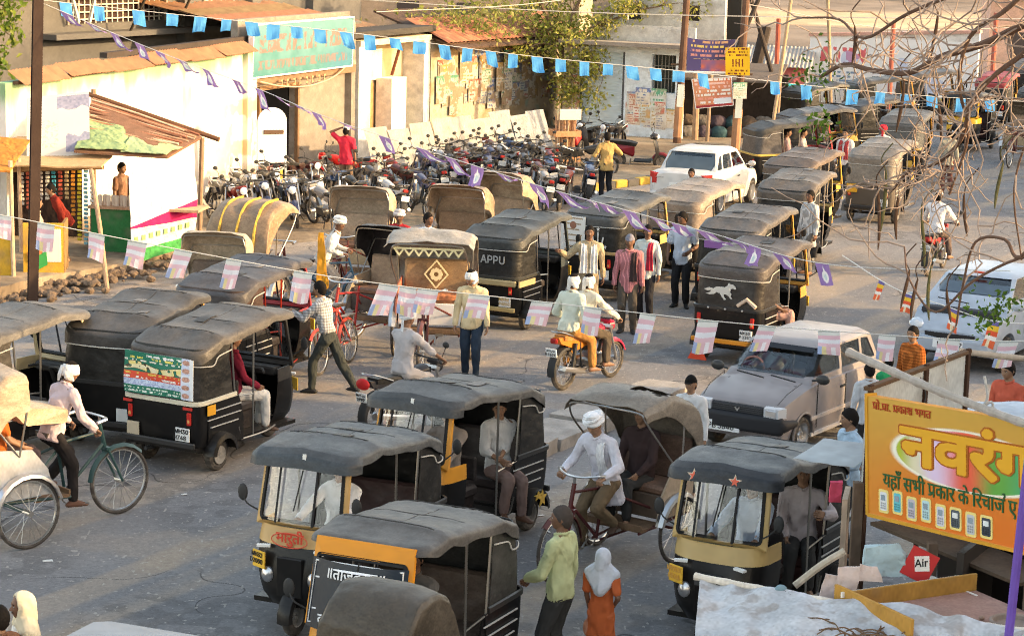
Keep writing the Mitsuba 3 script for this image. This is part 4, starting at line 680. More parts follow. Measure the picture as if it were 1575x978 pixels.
    if collar and lod < 2: t.part('collar', MB().tube(smooth_path([nb + U * .012 + X * .075, nb + U * .035 + X * .03 + Y * .06, nb + U * .045 - X * .055 + Y * .03, nb + U * .045 - X * .055 - Y * .03, nb + U * .035 + X * .03 - Y * .06, nb + U * .012 + X * .075], 3), .016, 6), 'cloth', tuple(c * .92 for c in shirt))
    if legs:
        if skirt:
            lo = (lg[1][2] + lg[-1][2]) / 2; pt = hull(sw(P + U * .06, .115, .155, .05), ball(lg[1][1], .1), ball(lg[-1][1], .1)) + hull(ball(lg[1][1], .1), ball(lg[-1][1], .1), ball(lg[1][2] + [0, 0, .03], .1), ball(lg[-1][2] + [0, 0, .03], .1))
        else:
            pt = hull(sw(P + U * .06, .098 * belly, .140, .04), sw(P - [0, 0, .04], .104, .146, .07))
            for k in (1, -1):
                h, kn, f = lg[k]; e = f + (kn - f) * .06; pt += hull(sw(P - [0, 0, .03], .09, .1, .06), ball(h - [0, 0, .03], .098)) + bones([h - [0, 0, .02], kn, e], [.097, .072 * flare, .060 * flare], 10)
        t.part('skirt' if skirt else 'trousers', soft(pt, step, 5, .018, 10, sd + 3), 'cloth', pants, smooth=60)
        if shoes is not None:
            so = m3.Manifold()
            for k in (1, -1):
                a = lg[k][2]; fd = nrm([1, k * .2, 0]); so += hull(ball(a + fd * -.055 + [0, 0, -.05], (.042, .042, .03), 8), ball(a + fd * .14 + np.array([0, k * .015, -.062]), (.045, .046, .018), 8), ball(a + [0, 0, -.02], .042, 8))
            t.part('shoes', soft(so, .03, 3), 'plain', shoes, smooth=60)
    # --- the head
    HM = np.eye(4); HM[:3, :3] = HA; HM[:3, 3] = hc
    def onhead(nm, m, mt, c, **k): t.part(nm, moved(g3(m) if not hasattr(m, 'to_mesh') else MB().mesh(m).get(), M=HM), mt, c, **k)
    cap = SKULL.scale((1.07, 1.09, 1.05)).translate((-.008, 0, .004)).trim_by_plane((-.71, 0, .70), -.018)
    if wear in ('hair', 'wrap', 'long', 'band'): onhead('hair', jig(MB().mesh(cap.refine_to_length(.02)).get(), .009, 75, sd), 'hair', hair)
    if wear == 'turban':
        m = MB().ell((-.005, 0, .06), (.098, .085, .08), 2)
        for i, (zz, k) in enumerate(((.035, 1), (.06, 1.06), (.085, 1.0), (.107, .8))):
            a = np.linspace(0, 2 * PI, 22)[:-1]; m.tube(np.stack([.102 * k * np.cos(a) - .006, .088 * k * np.sin(a), zz + .02 * np.cos(a * 1 + i * 2.1) + .004 * np.sin(5 * a)], -1), .026, 7, closed=True)
        m.hull([(-.10, .02, .04), (-.11, -.03, .04), (-.13, 0, -.02), (-.115, .03, -.16), (-.12, -.03, -.18), (-.095, 0, -.15)])
        onhead('turban', jig(m.get(), .004, 40, sd), 'cloth', wrapc)
    if wear in ('wrap', 'band'):
        b = SKULL.scale((1.17, 1.18, 1.1)).translate((-.006, 0, -.002)); b = b.trim_by_plane((-.25, 0, 1), -.03 if wear == 'wrap' else .0).trim_by_plane((.1, 0, -1), -.088)
        m = MB().mesh(b.refine_to_length(.02)); m.hull([(-.115, .04, .06), (-.12, -.04, .05), (-.14, .02, -.05), (-.12, -.02, -.12), (-.11, .05, -.13)])
        if wear == 'wrap': m.mesh(hull(ball((-.02, .07, -.03), .025, 8), ball((.02, .055, -.085), .022, 8), ball((-.06, .05, -.06), .03, 8))).mesh(hull(ball((-.02, -.07, -.03), .025, 8), ball((.02, -.055, -.085), .022, 8), ball((-.06, -.05, -.06), .03, 8)))
        onhead('head_scarf', jig(m.get(), .005, 45, sd), 'cloth', wrapc)
    if wear == 'cap':
        c = SKULL.scale((1.12, 1.13, 1.1)).trim_by_plane((0, 0, 1), .03); onhead('cap', MB().mesh(c).hull([(.08, .06, .035), (.08, -.06, .035), (.165, .035, .025), (.165, -.035, .025), (.08, .06, .045), (.08, -.06, .045), (.17, 0, .03)]), 'cloth', wrapc)
        onhead('hair', MB().mesh(SKULL.scale((1.06, 1.08, 1.04)).translate((-.008, 0, 0)).trim_by_plane((-.9, 0, .3), .01)), 'hair', hair)
    if wear == 'veil':
        v = hull(ball(hc + HA[:, 2] * .015 - HA[:, 0] * .01, (.118, .105, .125), 14), ball(hc - HA[:, 2] * .12 - HA[:, 0] * .03, .11, 12)) + hull(ball(hc - HA[:, 2] * .1 - HA[:, 0] * .02, .10, 12), ball(sh[1] + [0, 0, .02], .075), ball(sh[-1] + [0, 0, .02], .075), ball(P + U * .30 - X * .09, .09))
        v -= hull(ball(hc + HA[:, 0] * .10, (.105, .10, .12), 12), ball(hc + HA[:, 0] * .16 - HA[:, 2] * .1, .09, 12)); v -= hull(oball(chest + X * .02, (.1, .15, .1), A), ball(sh[1] - U * .02, .05), ball(sh[-1] - U * .02, .05), ball(nb, .06))
        t.part('veil', soft(v, step, 4, .008, 12, sd), 'cloth', wrapc, smooth=60)
    if face and lod < 2:
        for k in (1, -1):
            onhead('eye', MB().ell((.0775, k * .031, .006), (.006, .012, .006), 1), 'plain', (.35, .32, .3)); onhead('eyebrow', MB().ell((.084, k * .031, .026), (.006, .018, .004), 1), 'hair', hair)
            onhead('pupil', MB().ell((.0815, k * .031, .006), (.004, .0055, .0055), 1), 'plain', (.01, .008, .007))
        if moustache: onhead('moustache', MB().hull([(.09, 0, -.044), (.092, .012, -.052), (.092, -.012, -.052), (.076, .032, -.06), (.076, -.032, -.06), (.088, 0, -.055), (.094, .01, -.046), (.094, -.01, -.046)]), 'hair', hair)
    if scarf:
        for k in ((1, -1) if scarf == 'both' else (1,)):
            q = [nb - X * .06 + U * .03, nb + Y * k * .085 + U * .03, nb + Y * k * .085 + X * .09 - U * .04, chest + Y * k * .085 + X * .135, waist + Y * k * .085 + X * .128, P + Y * k * .09 + X * .14 + U * .02]
            c = smooth_path(q, 4); wd = np.interp(np.linspace(0, 1, len(c)), [0, .3, 1], [.03, .04, .065]); G = np.stack([c + Y * wd[:, None] * j + X * (.012 * math.cos(j * 5)) for j in np.linspace(-1, 1, 5)], 1)
            t.part('scarf', MB().grid(G, .01), 'cloth', scarfc)
    t.hc, t.A, t.arms, t.P = hc, A, arms, P
    return t
STAND = dict()
def sit(z, **k): return dict(dict(pel=(0, 0, z), lf=(.42, .11, z - .42), rf=(.42, -.11, z - .42), lh=(.3, .15, z + .08), rh=(.3, -.15, z + .08), hem=.04), **k)
PEDAL = dict(pel=(0, 0, 1.06), lean=18, lf=(.02, .15, .52), rf=(.18, -.15, .32), lh=(.42, .26, 1.13), rh=(.42, -.26, 1.13), grip='grip', hem=.1)
MOTO = dict(pel=(0, 0, .90), lean=8, lf=(.28, .24, .36), rf=(.28, -.24, .36), lh=(.47, .33, 1.02), rh=(.47, -.33, 1.02), grip='grip', hem=.06, knee=(1, 0, .5))
# ================================================================== the setting
def flat(name, pg, z, m, col=None, **k):
    v, f = trimesh.creation.triangulate_polygon(pg, engine='earcut'); v = np.column_stack([v, np.full(len(v), z)])
    n = np.cross(v[f[0, 1]] - v[f[0, 0]], v[f[0, 2]] - v[f[0, 0]])[2]
    return single(name, (v, f if n > 0 else f[:, ::-1]), m, col, kind='structure', smooth=False, **k)
CS, SN = math.cos(math.radians(61)), math.sin(math.radians(61))
def t_road(p, n, uv):
    s, t = p.x * CS + p.y * SN, p.x * SN - p.y * CS
    a = fbm(p.x * .45, p.y * .45, 0, 4); g = noise(p.x * 70, p.y * 70) * .5 + noise(p.x * 28, p.y * 28) * .5; st = fbm(t * 2.2, s * .12, 3, 3)
    c = mix((.158, .153, .155), (.190, .183, .182), smoothstep(.35, .65, a))
    c = mix(c, (.29, .235, .18), smoothstep(.5, .72, st) * .55 + smoothstep(.52, .75, fbm(p.x * 1.3, p.y * 1.3, 7)) * .35)
    f1, f2, r = voronoi(s * .22 + .35 * noise(p.x * 1.7, p.y * 1.7), t * .36 + .35 * noise(p.x * 1.7, p.y * 1.7, 5))
    crack = smoothstep(.022, .0, f2 - f1) * smoothstep(.42, .6, noise(p.x * .7, p.y * .7, 2))
    c = c * (1 - .6 * crack) * (.78 + .44 * g)
    c = c * (1 - .22 * smoothstep(.62, .75, noise(p.x * .55 + 3, p.y * .55, 9)) * smoothstep(.4, .6, noise(p.x * 5, p.y * 5, 1)))
    spk = smoothstep(.86, .93, noise(p.x * 21, p.y * 21, 4)); return mix(c, (.40, .37, .33), spk * .5)
def t_dirt(p, n, uv):
    a = fbm(p.x * .6, p.y * .6, 1, 4); b = fbm(p.x * 7, p.y * 7, 0, 3)
    return mix((.20, .155, .11), (.33, .265, .19), smoothstep(.35, .65, a)) * (.7 + .6 * b)
def h_road(p, n, uv): return fbm(p.x * 25, p.y * 25, 0, 3) + .4 * noise(p.x * 90, p.y * 90)
mat('asphalt', t_road, .85, .25, h_road, .012)
mat('dirt', t_dirt, .95, .1, h_road, .03)
gx, gy = np.meshgrid(np.linspace(-260, 260, 53), np.linspace(-40, 620, 67), indexing='ij')
gz = -.012 + np.clip((gy - 150) / 250, 0, 1) ** 1.5 * 2.0 * meshkit.fbm(np.stack([gx * .01, gy * .01, 0 * gx], -1), 3) - .0
G = MB().grid(np.stack([gx, gy, gz], -1)); single('ground', (G.get()[0], G.get()[1]), 'dirt', kind='structure', smooth=False)
flat('road', sg.Polygon([(-18, 6), (-10.6, 36.5), (-8.0, 42.2), (-6.2, 46.5), (-3.3, 48.8), (2.6, 60.5), (5.6, 66), (9.5, 76), (16, 92), (30, 118), (52, 160), (58, 158), (36, 114), (25, 92), (20.5, 78), (18.6, 62), (16.5, 54), (12, 40), (11, 31), (9.3, 24), (9, 6)]), 0.0, 'asphalt')

# --- broken concrete divider beside the oncoming taxis
md = Thing('divider', kind='structure')
for i, (x, y, l, dz) in enumerate([(-.42, 28.3, 1.0, 0), (.10, 29.2, .95, .02), (.62, 30.15, 1.1, -.01), (1.2, 31.2, 1.15, .015), (1.75, 32.2, .9, 0), (2.2, 33.1, 1.0, -.02), (-.9, 27.4, 1.0, -.015)]):
    b = m3.Manifold.cube((l, .8, .22), True).refine_to_length(.12); mm = b.to_mesh()
    md.part('slab', jig((np.array(mm.vert_properties[:, :3]), np.array(mm.tri_verts)), .025, 4, i), 'plaster', (.30, .275, .25), M=pose(x, y, .07 + dz, 61 + R.uniform(-4, 4), rx=R.uniform(-.04, .04)), smooth=25)
# --- raised footpath under the stalls on the left, rubble along it
fp = MB(); o = sg.Polygon([(-16, 36), (-9.7, 38.6), (-8.9, 40.6), (-7.3, 43.2), (-6.9, 45.2), (-9.5, 50), (-16, 50)])
fp.poly(o, .26); single('footpath', jig(subdiv(fp.get(), 3), .05, 1.5, 4), 'dirt', kind='structure', smooth=False)
rub = MB()
for i in range(340):
    u = R.random(); a, b = [((-9.9, 38.2), (-8.8, 40.4)), ((-8.8, 40.4), (-7.1, 43)), ((-7.1, 43), (-6.3, 45.4)), ((-8.7, 40.6), (-8, 42))][i % 4]
    x, y = a[0] + (b[0] - a[0]) * u + R.gauss(.05, .28), a[1] + (b[1] - a[1]) * u + R.gauss(-.1, .3); r = R.uniform(.03, .11) * (1.5 if R.random() < .12 else 1)
    v, f = jig((_ICO[1].vertices * [r, r * R.uniform(.6, 1), r * .6], _ICO[1].faces), r * .55, 1.3 / r, i); rub.add(v @ rotm(0, 0, R.random() * 6).T + [x, y, r * .35 + (.02 if y < 41 else .1)], f)
single('rubble', rub, 'plaster', (.17, .125, .09), 'loose stones and broken rubble along the raised footpath edge', 'rubble', kind='stuff', smooth=False)
kb = Thing('kerb', kind='structure')
for i in range(12):
    x, y = 1.75 + i * .33 , 57.8 + i * .42; kb.part('kerb_block', MB().box((0, 0, .09), (.5, .22, .2), ch=.02), 'plaster', (.50, .33, .07) if i % 2 else (.10, .095, .09), M=pose(x, y, 0, 52))
single('footpath', MB().poly(sg.Polygon([(-1.5, 61.2), (.4, 58.6), (1.6, 57.9), (5.6, 62.9), (7.4, 66.5), (8, 72), (-1, 75)]), .12), 'dirt', kind='structure', smooth=False)

# ------------------------------------------------------------------ walls
def wframe(P, Q, off=0):
    d = np.array([Q[0] - P[0], Q[1] - P[1], 0.]); L = np.linalg.norm(d); d /= L; n = np.array([d[1], -d[0], 0]); o = np.array([P[0], P[1], 0.]) + n * off
    return frame(o, d, (0, 0, 1)), L        # local x along the wall, y up, z out towards the street
def rect(u0, u1, v0, v1): return sg.box(u0, v0, u1, v1)
def boxM(u0, u1, v0, v1, d0, d1): return MB().box(((u0 + u1) / 2, (v0 + v1) / 2, (d0 + d1) / 2), (u1 - u0, v1 - v0, d1 - d0))
def corr(L, W, pitch, amp, n=4, jit=0, seed=0):
    """corrugated sheet, L along the corrugations (y), W across (x)"""
    k = int(W / pitch * n) + 1; x = np.linspace(0, W, k); y = np.linspace(0, L, 5); X, Y = np.meshgrid(x, y, indexing='ij')
    Z = amp * np.sin(2 * PI * X / pitch) + jit * (meshkit.fbm(np.stack([X * 1.5, Y * 1.5, 0 * X + seed], -1), 2, seed) - .5)
    return MB().grid(np.stack([X, Y, Z], -1), .004).get()
def t_white(p, n, uv):
    a = fbm(p.x * 1.2, p.y * 1.2, p.z * 1.2); b = fbm(p.x * 9, p.y * 9, p.z * 5)
    c = mix((.68, .66, .62), (.50, .45, .37), smoothstep(.5, .75, a) * .8); c = mix(c, (.34, .29, .23), smoothstep(.6, .72, fbm(p.x * 1.5, p.y * 3, p.z * .35, 4)) * .5)
    c = mix(c, (.16, .34, .16), smoothstep(2.9, 3.35, p.z + .7 * (fbm(p.x * 2.5, p.y * 2.5, 3) - .5)) * .8)
    c = mix(c, (.55, .40, .20), smoothstep(54.5, 57.5, p.y) * smoothstep(.5, .62, fbm(p.x * 2, p.y * 2, p.z * 2, 4)) * smoothstep(3, 2.4, p.z) * .8)
    c = mix(c, (.30, .25, .2), smoothstep(.9, .1, p.z) * .5); return c * (.88 + .2 * b)
def t_grey(p, n, uv):
    a = fbm(p.x * 1.1, p.y * 1.1, p.z * .5, 4); return mix((.10, .098, .096), (.165, .157, .146), a) * (.85 + .3 * fbm(p.x * 10, p.y * 10, p.z * 10))
def t_mud(p, n, uv):
    a = fbm(p.x * 1.6, p.y * 1.6, p.z * 1.1, 4); b = fbm(p.x * 8, p.y * 8, p.z * 8)
    c = mix((.33, .24, .14), (.46, .39, .29), smoothstep(.35, .6, a)); c = mix(c, (.20, .34, .30), smoothstep(.58, .7, fbm(p.x * 2.3, p.y * 2.3, p.z * 2.3 + 9)) * .6)
    return mix(c, (.25, .19, .13), smoothstep(.55, .75, b) * .5) * (.8 + .35 * b)
def t_rust(p, n, uv):
    a = fbm(p.x * 5, p.y * 5, p.z * 5, 4); return base(uv) * mix((.7, .62, .58), (1.25, 1.2, 1.1), a)
for nm, fn in (('white_wall', t_white), ('grey_wall', t_grey), ('mud_wall', t_mud)): mat(nm, fn, .93, .1, h_fine, .012)
mat('rusty', t_rust, .8, .3, h_fine, .008)

# posters: flat print; uv.x = design number + across, uv.y = up
def h1(i, k): return cell_rand(i, k, 5)
def poster_col(i, u, v, p):
    hue = h1(i, 1); pale = mix((.70, .68, .62), mix((.45, .62, .70), (.72, .60, .45), h1(i, 2)), h1(i, 3))
    strong = dr.select(hue < .25, mi.Color3f(.55, .09, .06), dr.select(hue < .5, mi.Color3f(.10, .18, .45), dr.select(hue < .75, mi.Color3f(.08, .35, .22), mi.Color3f(.60, .35, .06))))
    rows = 5 + dr.floor(h1(i, 4) * 6); r = v * rows; rn = dr.floor(r); fr = r - rn
    ink = (fr > .3) & (fr < .72) & (noise(u * (14 + 10 * h1(i, 6)), rn * 7.3 + i) > .38) & (u > .08) & (u < .5 + .45 * cell_rand(rn, i, 8))
    c = dr.select(ink, mix(strong, (.05, .05, .06), .3 * h1(i, 7)), pale)
    head = (v > .74); c = dr.select(head, dr.select((noise(u * 16, v * 9, i) > .5) & (v < .92), pale, strong), c)
    pic = (h1(i, 9) > .55) & (u > .55) & (u < .93) & (v > .15) & (v < .6); c = dr.select(pic, mix(strong, (.5, .35, .25), noise(u * 7, v * 9, i)), c)
    return mi.Color3f(c)
def t_poster(p, n, uv):
    i = dr.floor(uv.x); u = (uv.x - i - .02) / .96; v = uv.y; c = poster_col(i, u, v, p)
    tear = fbm(p.x * 4, p.y * 4, p.z * 4, 4); return mix(mix(c, (.55, .48, .36), .12 + .3 * smoothstep(.45, .6, fbm(p.x * 11, p.y * 11, p.z * 11))), (.40, .30, .19), smoothstep(.5, .56, tear) * dr.select(i > 299, .35, .9)) * dr.select(i > 299, 1.1, .62)
mat('poster', t_poster, .85, .2)
def poster_quad(i, w, h, th=.004):
    v = np.array([[0, 0, 0], [w, 0, 0], [w, h, 0], [0, h, 0]]); return (v, np.array([[0, 1, 2], [0, 2, 3]])), np.array([[i + .02, 0], [i + .98, 0], [i + .98, 1], [i + .02, 1]], float)

# --- white shop with a rusty sheet roof
A, B = (-10.35, 46.0), (-6.95, 57.7); F, L = wframe(A, B)
shop = Thing('white_shop', 'low white washed shop wall with green paint along its top under rusty roof sheets', 'building', None, F)
shop.part('wall', boxM(0, L, 0, 3.42, -.3, 0).box((L - .15, 1.7, .07), (.3, 3.4, .14)), 'white_wall', (.7, .7, .7), smooth=False)
shop.part('side_wall', boxM(-.3, 0, 0, 3.42, -5, 0), 'white_wall', (.7, .7, .7), smooth=False)
for i in range(6):
    w = L / 6 + .05; shop.part('roof_sheet', corr(.48, w, .15, .022, 5, .05, i), 'rusty', (.36 + .04 * (i % 2), .20, .12), M=pose(i * L / 6, 3.40 + .03 * (i % 2), .30, 0, rx=-1.0 - .03 * (i % 3)))
shop.part('roof_beam', boxM(4.5, L + .3, 3.66, 3.78, -.3, -.12), 'wood', (.05, .04, .035)); shop.part('eave_edge', boxM(0, L, 3.38, 3.45, .0, .12), 'wood', (.10, .06, .04))

# --- grey plastered house behind
Gp, Gq = (-17.5, 53.5), (-5.3, 75.5); F, L = wframe(Gp, Gq)
hs = Thing('grey_house', 'grey plastered house with pale lattice windows behind the white shop', 'building', None, F)
ops = [(10.3, 14.6, 3.7, 5.05), (16.5, 17.9, 3.9, 6.6), (19.6, 20.3, 4.75, 6.0), (20.9, 21.3, 4.9, 5.5)]
pg = rect(0, L, 0, 9)
for o in ops: pg = pg.difference(rect(*o))
hs.part('wall', MB().poly(pg, .35), 'grey_wall', (.2, .2, .2), smooth=False, M=pose(0, 0, -.35)); hs.part('back_wall', boxM(0, L, 0, 9, -6, -5.8), 'grey_wall', (.2, .2, .2), smooth=False)
for (u0, u1, v0, v1) in ops:
    k = hs.part('window', boxM(u0 + .01, u1 - .01, v0 + .01, v1 - .01, -.34, -.30), 'plain', (.05, .025, .02)); g = MB()
    for a in np.arange(u0 + .12, u1, .24): g.box((a, (v0 + v1) / 2, -.12), (.035, v1 - v0, .03))
    for b in np.arange(v0 + .12, v1, .2): g.box(((u0 + u1) / 2, b, -.118), (u1 - u0, .035, .028))
    hs.part('grille', g, 'plain', (.62, .58, .50), under=k, kind='stuff')
    hs.part('frame', boxM(u0 - .08, u0, v0, v1, -.02, .06).box((u1 + .04, (v0 + v1) / 2, .02), (.08, v1 - v0, .08)).box(((u0 + u1) / 2, v1 + .04, .02), (u1 - u0 + .16, .08, .085)), 'plaster', (.33, .27, .22), under=k)
for u in (15.2, 18.6, 21.9): hs.part('pilaster', boxM(u, u + .45, 0, 9, 0, .28), 'grey_wall', (.2, .2, .2), smooth=False)
hs.part('awning', MB().box((11.6, 5.25, .9), (6.6, .16, 1.9), rx=.25), 'wood', (.035, .03, .028)); hs.part('ledge', boxM(9, 21.5, 3.35, 3.5, 0, .7), 'grey_wall', (.2, .2, .2), smooth=False)
for u in (12.2, 14.3): hs.part('prop', MB().bar((u, 3.4, .6), (u + .1, 5.1, 1.5), .04), 'wood', (.05, .04, .03))
for s in ((9.9, 10.3), (10.7, 10.35)): hs.part('bracket', MB().box((s[0] + .2, 4.25, .4), (.07, 1.0, .08), rz=.35 if s[0] < 10 else -.35), 'plain', (.7, .68, .62))

# --- sign-fronted entrance
A, B = (-6.95, 58.0), (-4.62, 64.0); F, L = wframe(A, B)
en = Thing('sign_entrance', 'recessed dark entrance below a faded turquoise sign board', 'building', None, F)
bk = rect(-.2, L, 0, 4.2).difference(rect(.95, 3.1, 0, 2.3))
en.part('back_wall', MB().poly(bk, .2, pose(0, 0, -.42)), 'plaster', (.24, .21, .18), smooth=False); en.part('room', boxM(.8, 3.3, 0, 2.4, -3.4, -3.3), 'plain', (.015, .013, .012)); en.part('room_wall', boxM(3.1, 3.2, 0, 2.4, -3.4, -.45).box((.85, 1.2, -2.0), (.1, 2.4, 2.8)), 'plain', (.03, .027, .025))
en.part('door_frame', MB().box((.92, 1.17, -.19), (.1, 2.34, .1)).box((3.14, 1.17, -.19), (.1, 2.34, .1)).box((2.03, 2.36, -.19), (2.3, .1, .1)), 'wood', (.22, .13, .07))
en.part('post', boxM(-.05, .42, 0, 3.0, -.25, .02), 'white_wall', (.7, .7, .7), smooth=False); en.part('side_wall', boxM(L - .25, L, 0, 3.9, -.5, -.02), 'plaster', (.24, .21, .18), smooth=False)
en.part('ceiling', boxM(0, L, 2.72, 2.84, -1.1, 0), 'plaster', (.3, .26, .22)); en.part('lintel', boxM(0, L, 2.5, 2.72, -.22, 0), 'wood', (.22, .14, .09))
bd = Thing('sign_board', 'long faded turquoise painted sign board over the dark entrance', 'sign', None, F @ pose(-.15, 2.74, .18, 0, rx=.03))
def t_turq(p, n, uv):
    u, v = uv.x, uv.y; a = fbm(p.x * 3, p.y * 3, p.z * 3, 4)
    c = mix((.05, .17, .175), (.105, .235, .26), smoothstep(.2, .8, v * .4 + a * .7)); c = mix(c, (.05, .17, .27), smoothstep(.6, .9, u) * smoothstep(.6, .2, v) * .6)
    row1 = (v > .45) & (v < .8) & (u > .06) & (u < .93) & (noise(u * 46, v * 5, 2) > .47) & (noise(u * 110, v * 22, 4) > .3); row2 = (v > .12) & (v < .3) & (u > .05) & (u < .95) & (noise(u * 90, v * 9, 8) > .48)
    c = dr.select(row1, mix(c, (.24, .09, .06), .65), c); return mi.Color3f(dr.select(row2, mix(c, (.22, .10, .08), .55), c))
mat('turquoise', t_turq, .5, .4)
v = np.array([[0, 0, 0], [5.9, 0, 0], [5.9, 1.32, 0], [0, 1.32, 0]], float); bd.part('panel', (v, np.array([[0, 1, 2], [0, 2, 3]])), 'turquoise', uv=np.array([[0, 0], [1, 0], [1, 1], [0, 1.]]))
bd.part('backing', boxM(0, 5.9, 0, 1.32, -.12, -.01), 'matte', (.3, .3, .28)); bd.part('frame', boxM(-.04, 5.94, -.04, .0, -.12, .02).box((2.95, 1.34, -.05), (5.98, .04, .14)).box((-.02, .66, -.05), (.04, 1.32, .14)).box((5.92, .66, -.05), (.04, 1.32, .14)), 'plain', (.66, .66, .6))
hb = Thing('hanging_letters', 'row of pale cut paper letters strung under the turquoise board', 'decoration', None, F)
for i, u in enumerate(np.linspace(1.6, 4.2, 8)): hb.part('letter', MB().box((u, 2.55 - .0 * i, .12), (.11, .05, .01)).box((u + .05 - .1 * (i % 2), 2.48, .12), (.045, .2, .012)).box((u, 2.42, .12), (.12, .04, .011)), 'plain', (.40, .24, .14))
hb.part('string', MB().tube(smooth_path([(.4, 2.6, .12), (1.5, 2.42, .14), (3, 2.32, .16), (4.6, 2.45, .14), (5.7, 2.75, .1)], 4), .02, 5), 'cloth', (.5, .4, .3))

# --- cream pilastered shop
A, B = (-4.55, 64.2), (-2.7, 68.6); F, L = wframe(A, B)
ps = Thing('cream_shop', 'cream shop front with white pilasters and a small barred window', 'building', None, F)
for nm, a in (('pilaster', (0, .75, 0, 3.35, -.7, 0)), ('pilaster', (4.35, L, 0, 3.35, -.7, .0)), ('pillar', (2.35, 3.35, 0, 2.15, -.62, -.1))): ps.part(nm, boxM(*a), 'plaster', (.70, .66, .58), smooth=False)
ps.part('wall', MB().poly(rect(.7, 4.4, 0, 3.3).difference(rect(.85, 1.45, .95, 1.9)), .15, pose(0, 0, -.85)), 'mud_wall', (.5, .4, .3), smooth=False); ps.part('panel', boxM(.8, 2.7, 2.1, 3.0, -.66, -.6).box((1.75, 2.55, -.59), (.03, .9, .02)), 'plaster', (.70, .64, .52)); ps.part('lintel', boxM(0, L, 3.2, 3.36, -.8, .05), 'plaster', (.62, .52, .38))
k = ps.part('window', boxM(.85, 1.45, .95, 1.9, -.84, -.80), 'wood', (.14, .06, .03)); g = MB()
for z in np.arange(1.05, 1.85, .16): g.box((1.15, z, -.74), (.28, .03, .03))
ps.part('grille', g.box((1.02, 1.45, -.74), (.03, .75, .032)).box((1.28, 1.45, -.74), (.03, .75, .032)), 'plain', (.65, .6, .5), under=k); ps.part('door', boxM(1.75, 2.3, 0, 2.0, -.70, -.66), 'wood', (.42, .24, .11)); ps.part('bar', MB().bar((2.95, 2.2, -.4), (2.95, 3.2, -.1), .05), 'wood', (.14, .05, .03))
rf = Thing('tiled_roof', 'tan tiled roof sloping behind the turquoise sign board', 'roof', None, F)
for i in range(9): rf.part('tile', corr(1.2, L + 1.6, .28, .03, 4, .05, i), 'rusty', (.30 + .04 * (i % 3), .20 + .02 * (i % 2), .13), M=pose(-1.4, 3.45 + i * .13, -1.4 - i * .85, 0, rx=-1.38) )
rf.part('ridge', boxM(-1.2, L + .2, 3.45, 3.62, -1.1, .1), 'wood', (.06, .055, .05)); rf.part('sheet', boxM(-.6, 1.9, 3.75, 3.82, -2.2, -.9), 'metal', (.5, .5, .48))

# --- poster wall with a tiled eave
A, B = (-2.68, 68.8), (1.47, 76.2); F, L = wframe(A, B)
pw = Thing('poster_wall', 'weathered ochre wall pasted all over with torn posters under tiled eaves', 'wall', None, F)
pw.part('plaster', boxM(0, L, 0, 3.15, -.3, 0).box((4.6, 1.5, .06), (.22, 3, .12)), 'mud_wall', (.5, .4, .3), smooth=False)
for i in range(64):
    w, h = R.uniform(.42, .85), R.uniform(.5, 1.0); u, z = R.uniform(.1, L - w - .05), R.uniform(.7, 2.35 - h * .5); m_, uv_ = poster_quad(i, w, h); pw.part('poster', m_, 'poster', uv=uv_, M=pose(u, z, .008 + i * .0012 + (.12 if abs(u + w / 2 - 4.6) < w / 2 + .11 else 0), 0))
for j in range(5):
    for i in range(36):
        tv = MB().grid(np.array([[[x, y, .035 * math.sin(PI * x / .25)] for y in (0, .36)] for x in np.linspace(0, .25, 5)])).get()
        if i == 0 and j == 0: TILE = tv
        pw.part('tile', TILE, 'rusty', [(.36, .16, .10), (.42, .20, .12), (.30, .14, .09)][R.randrange(3)], M=pose(-.15 + i * .25, 3.12 + j * .13, .72 - j * .31, R.uniform(-2, 2), rx=-1.17))
pw.part('eave_board', boxM(-.1, L, 3.02, 3.1, .55, .62), 'wood', (.10, .06, .04)); pw.part('roof', MB().box((L / 2, 3.45, -.6), (L, .06, 3.2), rx=.32), 'wood', (.09, .06, .045))

# --- shuttered shop with posters, dark window, white upper floor
A, B = (1.62, 74.8), (1.99, 72.2); F, L = wframe(A, B)
A, B = (1.75, 72.6), (5.15, 71.0); F, L = wframe(A, B)
sh = Thing('shutter_shop', 'pale blue shop with a rolled down grey shutter and pasted bills', 'building', None, F)
pg = rect(0, L, 0, 3.0).difference(rect(.35, 1.75, .08, 2.75)).difference(rect(2.72, 3.55, 1.55, 2.75))
sh.part('wall', MB().poly(pg, .3, pose(0, 0, -.3)), 'plaster', (.68, .76, .82), smooth=False)
P = [[[u, z, -.16 + .025 * abs(math.sin(PI * z / .09))] for u in (.35, 1.75)] for z in np.arange(.08, 2.76, .0225)]
sh.part('shutter', MB().grid(np.array(P)[::-1], .004), 'paint', (.58, .68, .74)); sh.part('shutter_guide', boxM(.29, .35, 0, 2.75, -.2, .03).box((1.78, 1.4, -.08), (.06, 2.75, .2)), 'plain', (.08, .09, .1))
k = sh.part('window', boxM(2.72, 3.55, 1.55, 2.75, -.29, -.25), 'plain', (.03, .035, .03)); g = MB()
for u in np.arange(2.8, 3.55, .12): g.bar((u, 1.55, -.1), (u, 2.75, -.1), .014, 5)
sh.part('grille', g.bar((2.72, 2.0, -.1), (3.55, 2.0, -.1), .014, 5).bar((2.72, 2.4, -.1), (3.55, 2.4, -.1), .014, 5), 'plain', (.2, .2, .18), under=k, kind='stuff')
for i in range(30):
    w, h = R.uniform(.35, .6), R.uniform(.4, .75); u, z = R.uniform(1.85, L - w - .05), R.uniform(.35, 1.5 - h * .6); m_, uv_ = poster_quad(300 + i, w, h); sh.part('bill', m_, 'poster', uv=uv_, M=pose(u, z, .006 + i * .0012))
